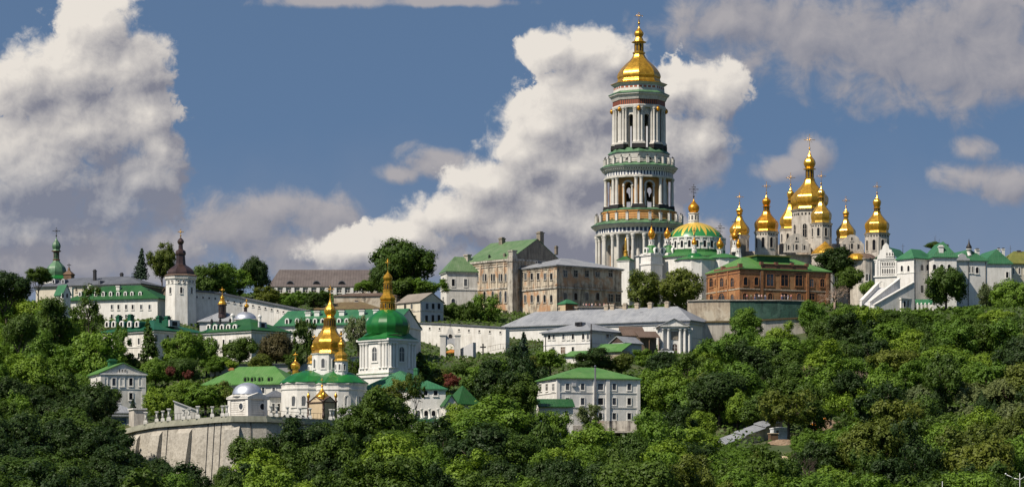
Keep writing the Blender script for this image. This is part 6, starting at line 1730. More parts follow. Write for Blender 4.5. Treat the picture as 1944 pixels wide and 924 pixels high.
# the sloping stair walls
for (xa, ya, xb, yb, Y, dy) in ((1667, 537, 1634, 571, 902, 0), (1707, 529, 1650, 573, 897, 0), (1734, 536, 1658, 579, 892, 0)):
    A_ = Wp(xa, ya, Y) - b.o; B2 = Wp(xb, yb, Y - 6) - b.o
    zb = -6
    mb = MB()
    d = Vector((B2.x - A_.x, B2.y - A_.y)).normalized(); n = Vector((d.y, -d.x)) * 0.45
    q_ = lambda p, s_, z: (p.x + n.x * s_, p.y + n.y * s_, z)
    mb.poly([q_(A_, -1, zb), q_(B2, -1, zb), q_(B2, -1, B2.z), q_(A_, -1, A_.z)]); mb.poly([q_(A_, 1, A_.z), q_(B2, 1, B2.z), q_(B2, 1, zb), q_(A_, 1, zb)])
    mb.poly([q_(A_, -1, A_.z), q_(B2, -1, B2.z), q_(B2, 1, B2.z), q_(A_, 1, A_.z)]); mb.poly([q_(B2, -1, zb), q_(B2, 1, zb), q_(B2, 1, B2.z), q_(B2, -1, B2.z)]); mb.poly([q_(A_, 1, zb), q_(A_, -1, zb), q_(A_, -1, A_.z), q_(A_, 1, A_.z)])
    cpb = MB()
    for s0, s1 in ((-1.5, 1.5),):
        cpb.poly([q_(A_, s0, A_.z + 0.01), q_(B2, s0, B2.z + 0.01), q_(B2, s0, B2.z + 0.3), q_(A_, s0, A_.z + 0.3)]); cpb.poly([q_(A_, s1, A_.z + 0.3), q_(B2, s1, B2.z + 0.3), q_(B2, s1, B2.z + 0.01), q_(A_, s1, A_.z + 0.01)])
        cpb.poly([q_(A_, s0, A_.z + 0.3), q_(B2, s0, B2.z + 0.3), q_(B2, s1, B2.z + 0.3), q_(A_, s1, A_.z + 0.3)])
    for mm, mt, nm in ((mb, 'white_clean', 'stair_wall'), (cpb, 'white', 'coping')):
        o = mm.build(nm, MAT[mt], b.root); o.matrix_basis = b.rootM.inverted() @ Matrix.Translation(b.o)
A_, B2, C_, D_ = Wp(1667, 545, 903) - b.o, Wp(1734, 549, 892) - b.o, Wp(1640, 577, 896) - b.o, Wp(1662, 586, 886) - b.o
o = MB().poly([A_, C_, D_, B2]).build('steps', MAT['grey_plaster'], b.root); o.matrix_basis = b.rootM.inverted() @ Matrix.Translation(b.o)
w7 = wing(b, 1711, 604, 889, 36, pxL=1687, pxR=1735, eave=565); w7.walls('white_clean'); w7.band(w7.h - 0.35, 0.35, 0.25); w7.win('R', [1717, 1724, 1731], 576, 4, 12, 1, 0.2, 'white_clean', 'dark'); w7.win('L', [1694, 1702], 574, 4, 11, 1, 0.2, 'white_clean', 'dark')
fence_r = thing('porch_fence', 'short row of white posts with green sloping roof by the palace corner', 'porch', Wp(1742, 590, 884))
for i in range(5):
    MB().box(-0.25, 0.25, -0.25, 0.25, -2, 2.0).lathe([(0.3, 2.0), (0.3, 2.2), (0.05, 2.6)], 6).build('post', MAT['white_clean'], fence_r).location.x = i * 1.15
MB().yprism([(0.6, 2.0), (3, 3.6), (3, 3.8), (0.6, 2.2)], -0.4, 5.2).build('roof', MAT['roof_mid'], fence_r)

# ---------------------------------------------------------------- lower slope: covered stair, cabin, diggings, lamp
cg = thing('covered_stairway', 'long low covered stairway with grey sheet roof stepping down through the trees', 'stairway', Wp(1368, 846, 655))
O = Wp(1368, 846, 655)
A_, B2 = Wp(1366, 842, 655) - O, Wp(1478, 803, 676) - O
for i in range(3):
    p, q2 = A_.lerp(B2, i / 3), A_.lerp(B2, (i + 1) / 3)
    d = (q2 - p).normalized(); n = Vector((d.y, -d.x, 0)).normalized() * 1.5
    z = 0.35 * i
    mb = MB()
    for s0, s1, z0, z1 in ((1.15, -1.0, 0.0, 0.22),):
        a0_, a1_, b0_, b1_ = p + n * s0, q2 + n * s0, p + n * s1, q2 + n * s1
        up = Vector((0, 0, 1))
        t_ = [a0_ + up * (z + 0.1), a1_ + up * (z + 0.1), b1_ + up * (z + 0.9), b0_ + up * (z + 0.9)]
        lo_ = [v - up * 0.2 for v in t_]
        mb.poly(t_); mb.poly(list(reversed(lo_)))
        for j in range(4): mb.poly([lo_[j], lo_[(j + 1) % 4], t_[(j + 1) % 4], t_[j]])
    mb.build('roof', MAT['roof_grey'], cg)
    mb = MB(); a0_, a1_ = p + n * 0.7, q2 + n * 0.7
    dn = Vector((0, 0, 4.0))
    mb.poly([a0_ - dn, a1_ - dn, a1_ + Vector((0, 0, z)), a0_ + Vector((0, 0, z))]); mb.poly([p - n * .7 - dn, q2 - n * .7 - dn, q2 - n * .7 + Vector((0, 0, z + .6)), p - n * .7 + Vector((0, 0, z + .6))])
    mb.build('wall', MAT['stone_white'], cg)
b = building('site_cabin', 'small white site cabin with one window beside the covered stairway', 'cabin', 1468.5, 834, 662, 12, pxR=1496, d=2.6, eave=811)
b.walls('white_paint', 0.2); b.hip('white_paint', 0.25, 0.12); b.win('R', 1476, 819, 5, 7, 0, 0.08, 'white_paint'); b.part('skid', MB().box(0.2, b.w - 0.2, 0.2, b.d - .2, -2, -0.2), MAT['iron'])
b = building('wood_hut', 'dark brown timber hut with pale top in front of the white cabin', 'hut', 1463, 842, 656, 15, pxR=1477.5, d=1.6, eave=822)
b.walls('wood', 1.5); b.part('roof', MB().prism([(-0.15, -0.15), (b.w + .15, -0.15), (b.w + .15, b.d + .15), (-.15, b.d + .15)], b.h, b.h + 0.15), MAT['sand'])
def soil(name, label, cat, px, py, Y, rx, ry, h, seed, mat='soil'):
    """a heap of bare earth on the slope"""
    rnd = random.Random(seed); o = Wp(px, py, Y); o.z = float(ground(o.x, Y)) + 0.35; me = MB()
    N, M_ = 22, 7
    rows = []
    for j in range(M_ + 1):
        r = j / M_
        rows.append([(r * rx * math.cos(2 * math.pi * i / N) * (1 + rnd.uniform(-.16, .16)), r * ry * math.sin(2 * math.pi * i / N) * (1 + rnd.uniform(-.16, .16)), h * (1 - r ** 1.5) + rnd.uniform(-.3, .3) * (h * 0.35) + 0.45 * ry * r * math.sin(2 * math.pi * i / N)) for i in range(N)])
    for j in range(M_):
        for i in range(N):
            i2 = (i + 1) % N
            me.poly([rows[j][i], rows[j][i2], rows[j + 1][i2], rows[j + 1][i]][::-1])
    ob = me.build(name, MAT[mat]); ob.location = o
    return tag(ob, label, cat)
soil('earth_mound', 'bare brown earth mound of the diggings by the orange digger arm', 'earth mound', 1575, 804, 676, 5.0, 3.5, 1.2, 3)
soil('earth_mound', 'bare reddish earth patch below the white site cabin', 'earth mound', 1488, 848, 650, 3.2, 1.7, 0.45, 4)
soil('earth_mound', 'pale sandy slip of earth beneath the reddish patch, half behind saplings', 'earth mound', 1492, 880, 620, 3.0, 2.2, 0.8, 5, 'sand')
dg = thing('excavator', 'orange excavator arm bent over the brown diggings', 'excavator', Wp(1552, 810, 672))
MB().tube((0, 0, 0), (1.6, 0, 2.1), 0.28, 0.24, 4).build('boom', MAT['digger_orange'], dg); MB().tube((1.6, 0, 2.1), (2.9, 0, 1.2), 0.22, 0.16, 4).build('arm', MAT['digger_orange'], dg)
MB().xprism([(2.6, 1.2), (3.2, 1.2), (3.3, 0.5), (2.8, 0.3)], -0.35, 0.35).build('bucket', MAT['iron'], dg); MB().box(-1.4, 0.3, -0.9, 0.9, -0.6, 0.9).box(-0.5, 0.35, -0.9, 0.1, 0.9, 1.7, 1).build('cab', [MAT['digger_orange'], MAT['glass']], dg); MB().box(-1.7, 0.8, -1.1, -0.5, -1.3, -0.6).box(-1.7, 0.8, 0.5, 1.1, -1.3, -0.6).build('tracks', MAT['iron'], dg)
sl = thing('street_lamp', 'white twin-armed street lamp poking from the trees at the picture corner', 'street lamp', Wp(1936, 1004, 420))
zt = (1004 - 905) * 420 / FOC
MB().tube((0, 0, 0), (0, 0, zt), 0.07, 0.05, 8).build('pole', MAT['grey_plaster'], sl)
for sx, ex in ((-1, 2.0), (1, 1.0)):
    MB().tube((0, 0, zt - 0.3), (sx * 0.6 * ex / 1.5, 0, zt - 0.1), 0.05).tube((sx * 0.6 * ex / 1.5, 0, zt - 0.1), (sx * ex, 0, zt + 0.45), 0.045).build('lamp_arm', MAT['white_paint'], sl)
    MB().lathe([(0.02, 0), (0.12, 0.04), (0.14, 0.12), (0.05, 0.2)], 8).build('lamp_head', MAT['white_paint'], sl).location = (sx * ex, 0, zt + 0.42)
MB().tube((0, 0, zt - 0.4), (0, 0, zt + 0.6), 0.045).build('lamp_arm', MAT['white_paint'], sl)
for i, (px, top, Y, lb) in enumerate(((1789, 912, 455, 'slim grey pole top among the dark crowns at the lower edge'),)):
    o = Wp(px, 1004, Y); t = tag(MB().tube((0, 0, 0), (0, 0, (1004 - top) * Y / FOC), 0.06, 0.05, 6).build('pole', MAT['grey_plaster']), lb, 'pole'); t.location = o
lp = thing('lamp_post', 'dark lamp post against the cathedral wall by the palace gable', 'lamp post', Wp(1652, 545, 930))
MB().tube((0, 0, 0), (0, 0, 9.0), 0.16, 0.1, 8).build('pole', MAT['iron'], lp); MB().tube((-1.2, 0, 9.0), (1.2, 0, 9.0), 0.09).lathe([(0.05, 8.6), (0.35, 8.75), (0.4, 9.2), (0.05, 9.5)], 8).build('lamp_head', MAT['iron'], lp)
# masts on the ridge
for px, y0, y1, Y, lb in ((1714, 462, 485, 925, 'thin aerial mast on the palace roof ridge'), (1918, 465, 495, 945, 'thin aerial mast behind the palace chimneys')):
    t = tag(MB().tube((0, 0, 0), (0, 0, (y1 - y0) * Y / FOC), 0.09, 0.05, 5).tube((-0.6, 0, (y1 - y0) * Y / FOC * .8), (0.6, 0, (y1 - y0) * Y / FOC * .8), 0.04, n=4).build('aerial', MAT['iron']), lb, 'aerial'); t.location = Wp(px, y1, Y)

def car(px, Y, rz, mat, label):
    """a small saloon car"""
    w_ = Wp(px, 600, Y); t = thing('parked_car', label, 'car', (w_.x, Y, float(ground(w_.x, Y)) + 0.05), rz, 'parked cars')
    MB().xprism([(-2.1, 0.35), (2.1, 0.35), (2.15, 0.75), (1.9, 0.9), (1.0, 0.98), (-1.6, 1.0), (-2.1, 0.9)], -0.85, 0.85).build('body', MAT[mat], t)
    MB().xprism([(-1.5, 0.99), (1.0, 0.97), (0.45, 1.45), (-1.1, 1.47)], -0.74, 0.74).build('cabin', MAT['glass_mid'], t)
    MB().xprism([(-1.1, 1.46), (0.45, 1.44), (0.4, 1.52), (-1.05, 1.54)], -0.70, 0.70).build('roof', MAT[mat], t)
    for x in (-1.35, 1.35):
        for y in (-0.86, 0.70):
            o = MB().lathe([(0.33, 0), (0.33, 0.16)], 12).build('wheel', MAT['dark'], t); o.location = (x, y + 0.16, 0.33); o.rotation_euler = (R(90), 0, 0)
car(1264, 824, 0.2, 'white_paint', 'white car parked at the foot of the columned portico')
car(548, 660, 0.1, 'cloth_dark', 'dark car parked on the terrace between posts and cave church')
car(572, 661, 0.05, 'white_paint', 'white car parked on the terrace beside the dark car')

# ---------------------------------------------------------------- trees
rng = np.random.default_rng(11)
def unit(v):
    return v / np.maximum(np.linalg.norm(v, axis=-1, keepdims=True), 1e-9)

def cards(name, c, nrm, size, aspect, tone, mat):
    """leaf sprays: one pointed quad per centre"""
    n = len(c)
    t = unit(np.cross(nrm, unit(rng.normal(size=(n, 3))))); b_ = np.cross(nrm, t)
    L = (size * aspect)[:, None]; W_ = size[:, None]
    bend = nrm * (size * 0.22)[:, None]
    V = np.empty((n, 4, 3))
    V[:, 0] = c - t * L; V[:, 1] = c - b_ * W_ + bend; V[:, 2] = c + t * L; V[:, 3] = c + b_ * W_ + bend * 0.4
    me = bpy.data.meshes.new(name)
    me.vertices.add(4 * n); me.vertices.foreach_set('co', V.reshape(-1).astype(np.float32))
    me.loops.add(4 * n); me.loops.foreach_set('vertex_index', np.arange(4 * n, dtype=np.int32))
    me.polygons.add(n); me.polygons.foreach_set('loop_start', np.arange(0, 4 * n, 4, dtype=np.int32))
    me.polygons.foreach_set('loop_total', np.full(n, 4, dtype=np.int32))
    at = me.attributes.new('leaf', 'FLOAT', 'FACE'); at.data.foreach_set('value', tone.astype(np.float32))
    me.materials.append(mat); me.update(); me.validate()
    return me

def sph(n):
    return unit(rng.normal(size=(n, 3)))

def crown_broad(name, lobes=17, per=46, leaves=24, spread=0.66, lob=(0.22, 0.46), size=0.0265, open_=0.0, squash=1.0):
    """leaf sprays gathered in twig clumps on the outside of many unequal lobes"""
    d = sph(lobes); d[:, 2] = d[:, 2] * 0.9 + 0.12
    rad = rng.uniform(0.40, 1.12, lobes) ** 0.6 * spread * (1 + 0.22 * np.sin(np.arctan2(d[:, 1], d[:, 0]) * 2 + rng.random() * 6))
    C = d * rad[:, None]; C[:, 2] *= squash
    LR = rng.uniform(*lob, lobes)
    LR[rad > spread * 0.9] *= 0.82
    C[0] = (0, 0, 0.05); LR[0] = 0.5
    cs, ns, tones, sz = [], [], [], []
    for i in range(lobes):
        k_ = max(8, int(per * (LR[i] / 0.36) ** 2))
        u = sph(k_)
        u[:, 2] = u[:, 2] * 0.92 + 0.1
        cc = C[i] + unit(u) * (LR[i] * rng.uniform(0.78, 1.12, k_))[:, None]
        inside = np.zeros(k_, bool)
        for j in range(lobes):
            if j != i: inside |= np.linalg.norm(cc - C[j], axis=1) < LR[j] * 0.74
        keep = ~inside & (rng.random(k_) > open_)
        cc = cc[keep]; u = unit(u[keep])
        ct = rng.random(len(cc))
        for q_, uu, tt in zip(cc, u, ct):
            m_ = leaves
            off = rng.normal(size=(m_, 3)) * 0.062
            cs.append(q_ + off)
            ns.append(unit(uu * 1.15 + off * 9.0 + rng.normal(size=(m_, 3)) * 0.42 + np.array([0, 0, 0.25])))
            tones.append(np.clip(tt * 0.6 + rng.random(m_) * 0.4, 0, 1)); sz.append(size * rng.uniform(0.7, 1.35, m_))
    # inner filling, toned darker as painted shade, so that only real gaps show through
    n_in = lobes * 26
    i_ = rng.integers(0, lobes, n_in)
    ci = C[i_] + sph(n_in) * (LR[i_] * rng.random(n_in) ** 0.5 * 0.72)[:, None]
    cs.append(ci); ns.append(sph(n_in)); tones.append(rng.random(n_in) * 0.5); sz.append(np.full(n_in, size * 2.6))
    return cards(name, np.concatenate(cs), np.concatenate(ns), np.concatenate(sz), rng.uniform(1.1, 1.9, sum(map(len, cs))), np.concatenate(tones), MAT['leaf_mid'])

def crown_spruce(name):
    cs, ns, tn = [], [], []
    for lv in range(22):
        z = -0.92 + lv / 21 * 1.84
        r = (1 - lv / 22.5) ** 0.85
        nb = max(5, int(13 * r) + 3)
        for b_ in range(nb):
            a = rng.random() * 6.283; ln = r * rng.uniform(0.75, 1.08)
            m_ = int(10 + 16 * r)
            t = rng.random(m_) ** 0.7
            p = np.stack([np.cos(a) * ln * t, np.sin(a) * ln * t, z - 0.10 * t * t * r - 0.02 + 0.05 * (t > .9)], 1) + rng.normal(size=(m_, 3)) * np.array([.045, .045, .022])
            cs.append(p); ns.append(unit(np.stack([np.cos(a) * 0.6 * np.ones(m_), np.sin(a) * 0.6 * np.ones(m_), np.ones(m_)], 1) + rng.normal(size=(m_, 3)) * 0.45)); tn.append(rng.random(m_))
    c = np.concatenate(cs)
    return cards(name, c, np.concatenate(ns), rng.uniform(0.035, 0.06, len(c)), rng.uniform(1.2, 2.2, len(c)), np.concatenate(tn), MAT['leaf_needle'])

def crown_column(name):
    n = 5200
    z = rng.uniform(-0.95, 0.98, n)
    r = np.clip((1 - np.abs(z + 0.15) ** 2.4) * 0.95, 0.05, 1) * rng.random(n) ** 0.28
    a = rng.random(n) * 6.283
    lump = 1 + 0.26 * np.sin(a * 4 + np.floor(z * 7) * 1.7) * np.cos(z * 15 + a * 2)
    c = np.stack([np.cos(a) * r * lump, np.sin(a) * r * lump, z], 1) + rng.normal(size=(n, 3)) * 0.03
    nn = unit(np.stack([np.cos(a), np.sin(a), 0.5 * np.ones(n)], 1) + rng.normal(size=(n, 3)) * 0.5)
    return cards(name, c, nn, rng.uniform(0.045, 0.08, n), rng.uniform(0.6, 1.0, n), rng.random(n), MAT['leaf_dark'])

def crown_willow(name):
    cs, ns, tn = [], [], []
    for i in range(190):
        d = sph(1)[0]; d[2] = abs(d[2]) * 0.9 - 0.1
        p0 = d * rng.uniform(0.62, 1.0)
        m_ = 34; t = np.linspace(0, 1, m_)
        dr = unit(np.array([d[0], d[1], 0.1]) + rng.normal(size=3) * 0.3)
        ln = rng.uniform(0.25, 0.5)
        p = p0 + dr * (ln * 0.6 * t)[:, None] + np.array([0, 0, -1]) * (ln * 1.1 * t ** 1.6)[:, None] + rng.normal(size=(m_, 3)) * 0.03
        cs.append(p); ns.append(unit(d + rng.normal(size=(m_, 3)) * 0.6 + np.array([0, 0, .3]))); tn.append(np.clip(rng.random() * .6 + rng.random(m_) * .4, 0, 1))
    c = np.concatenate(cs)
    return cards(name, c, np.concatenate(ns), rng.uniform(0.018, 0.034, len(c)), rng.uniform(2.0, 3.6, len(c)), np.concatenate(tn), MAT['leaf_grey'])

def branches(mb, p, d, ln, r, depth, m_=0):
    e = p + d * ln
    mb.tube(p, e, r, r * 0.62, 5)
    if depth == 0: return
    for j in range(3 if depth > 1 else 2 + (m_ > 0)):
        nd = (d + Vector(rng.normal(size=3)) * 0.55 + Vector((0, 0, 0.12))).normalized()
        branches(mb, p + d * ln * (0.55 + 0.45 * (j / 3 if j else 1)), nd, ln * rng.uniform(0.55, 0.78), r * 0.55, depth - 1, m_)

BROAD = [crown_broad('crown', lobes=rng.integers(11, 17), lob=(0.27, 0.50), squash=s_) for s_ in (1.0, 1.2, 0.85, 1.1, 1.0, 0.8, 1.3, 0.95, 1.15, 0.9)]
AIRY = [crown_broad('crown', lobes=rng.integers(12, 19), per=34, leaves=19, spread=0.80, lob=(0.15, 0.34), size=0.026, open_=0.18) for _ in range(5)]
BUSHY = [crown_broad('crown', lobes=24, per=38, leaves=22, spread=0.78, lob=(0.15, 0.33), size=0.0265) for _ in range(5)]
OAK = [crown_broad('crown', lobes=34, per=40, leaves=22, spread=0.74, lob=(0.17, 0.34), size=0.025, open_=0.0, squash=s_) for s_ in (0.9, 1.0, 1.1)]
BROAD += OAK
SPRUCE, COLUMN, WILLOW = [crown_spruce('crown')], [crown_column('crown')], [crown_willow('crown') for _ in range(2)]
def trunk_mesh(mat='bark', depth=2, bare=False):
    mb = MB()
    mb.tube((0, 0, -0.12), (0.01, 0.0, 0.55), 0.055, 0.038, 7)
    branches(mb, Vector((0.01, 0, 0.52)), Vector((0.05, 0.02, 1)).normalized(), 0.32 if not bare else 0.2, 0.034, depth)
    for a in range(4 if not bare else 7):
        d = Vector((math.cos(a * 1.9), math.sin(a * 1.9), 0.8)).normalized()
        branches(mb, Vector((0.01, 0, 0.42 + 0.05 * a)), d, 0.34, 0.02, depth, int(bare))
    return mb.mesh('trunk', MAT[mat])
TRUNKS = [trunk_mesh() for _ in range(3)]
BARE = trunk_mesh('pale_bark', 4, True)
STRAIGHT = MB().tube((0, 0, -0.1), (0, 0, 1.75), 0.05, 0.008, 7).mesh('trunk', MAT['bark'])

KINDS = {'oak': (OAK, 'broadleaf_tree', 'tree'), 'broad': (BROAD, 'broadleaf_tree', 'tree'), 'airy': (AIRY, 'broadleaf_tree', 'tree'), 'bushy': (BUSHY, 'broadleaf_tree', 'tree'), 'spruce': (SPRUCE, 'spruce_tree', 'tree'), 'column': (COLUMN, 'poplar_tree', 'tree'), 'willow': (WILLOW, 'willow_tree', 'tree'), 'bush': (BUSHY, 'bush', 'bush')}
def depth_for(px, py, ry, lift=1.05):
    """depth at which a crown centre seen at this pixel stands its own height above the hillside"""
    Ys = np.arange(490.0, 985.0, 3.0)
    c_z = CAMZ + (HORIZON - py) / FOC * Ys
    g = ground((px - CX) / FOC * Ys, Ys) + ry * Ys / FOC * lift + 1.0
    below = np.nonzero(c_z <= g)[0]
    return float(Ys[below[0]]) if len(below) else 980.0

TREES = []
def tree(px, py, rx, ry, Y, kind='broad', tone='mid', label=None, group='hillside trees'):
    """crown centre at a pixel row and depth, radii in pixels; the trunk reaches down to the hillside"""
    if Y is None: Y = depth_for(px, py, ry, 0.9)
    c = Wp(px, py, Y)
    gz = float(ground(c.x, Y))
    if c.z - gz < 0.35 * ry * Y / FOC:                 # the slope is higher there: step towards the camera or back until it stands
        Y = depth_for(px, py, ry, 0.9); c = Wp(px, py, Y); gz = float(ground(c.x, Y))
    k_ = Y / FOC
    a, h = rx * k_, ry * k_
    hc = max(c.z - gz, h * 0.55)
    meshes, name, cat = KINDS[kind]
    root = thing(name, label or '', cat, (c.x, c.y, gz), random.uniform(0, 6.28), group)
    cr_ = link('crown', random.choice(meshes), root)
    cr_.location = (0, 0, c.z - gz); cr_.scale = (a * random.uniform(0.88, 1.1), a * random.uniform(0.85, 1.15), h); cr_.rotation_euler = (random.uniform(-.12, .12), random.uniform(-.12, .12), random.uniform(0, 6.28))
    cr_.material_slots[0].link = 'OBJECT'; cr_.material_slots[0].material = MAT['leaf_' + tone]
    if kind == 'bush':
        tr = link('stem', STRAIGHT, root); tr.scale = (0.5, 0.5, max(0.3, (c.z - gz) * 0.6))
    elif kind in ('spruce', 'column'):
        tr = link('trunk', STRAIGHT, root); tr.scale = (a * 1.2, a * 1.2, max(1.0, (c.z + h * 0.8 - gz) / 1.75))
    else:
        tr = link('trunk', random.choice(TRUNKS), root)
        tr.scale = (a * 1.1, a * 1.1, max(1.0, c.z - gz + h * 0.2))
    TREES.append((root, px, py, rx, ry, Y, kind, tone, label))
    return root

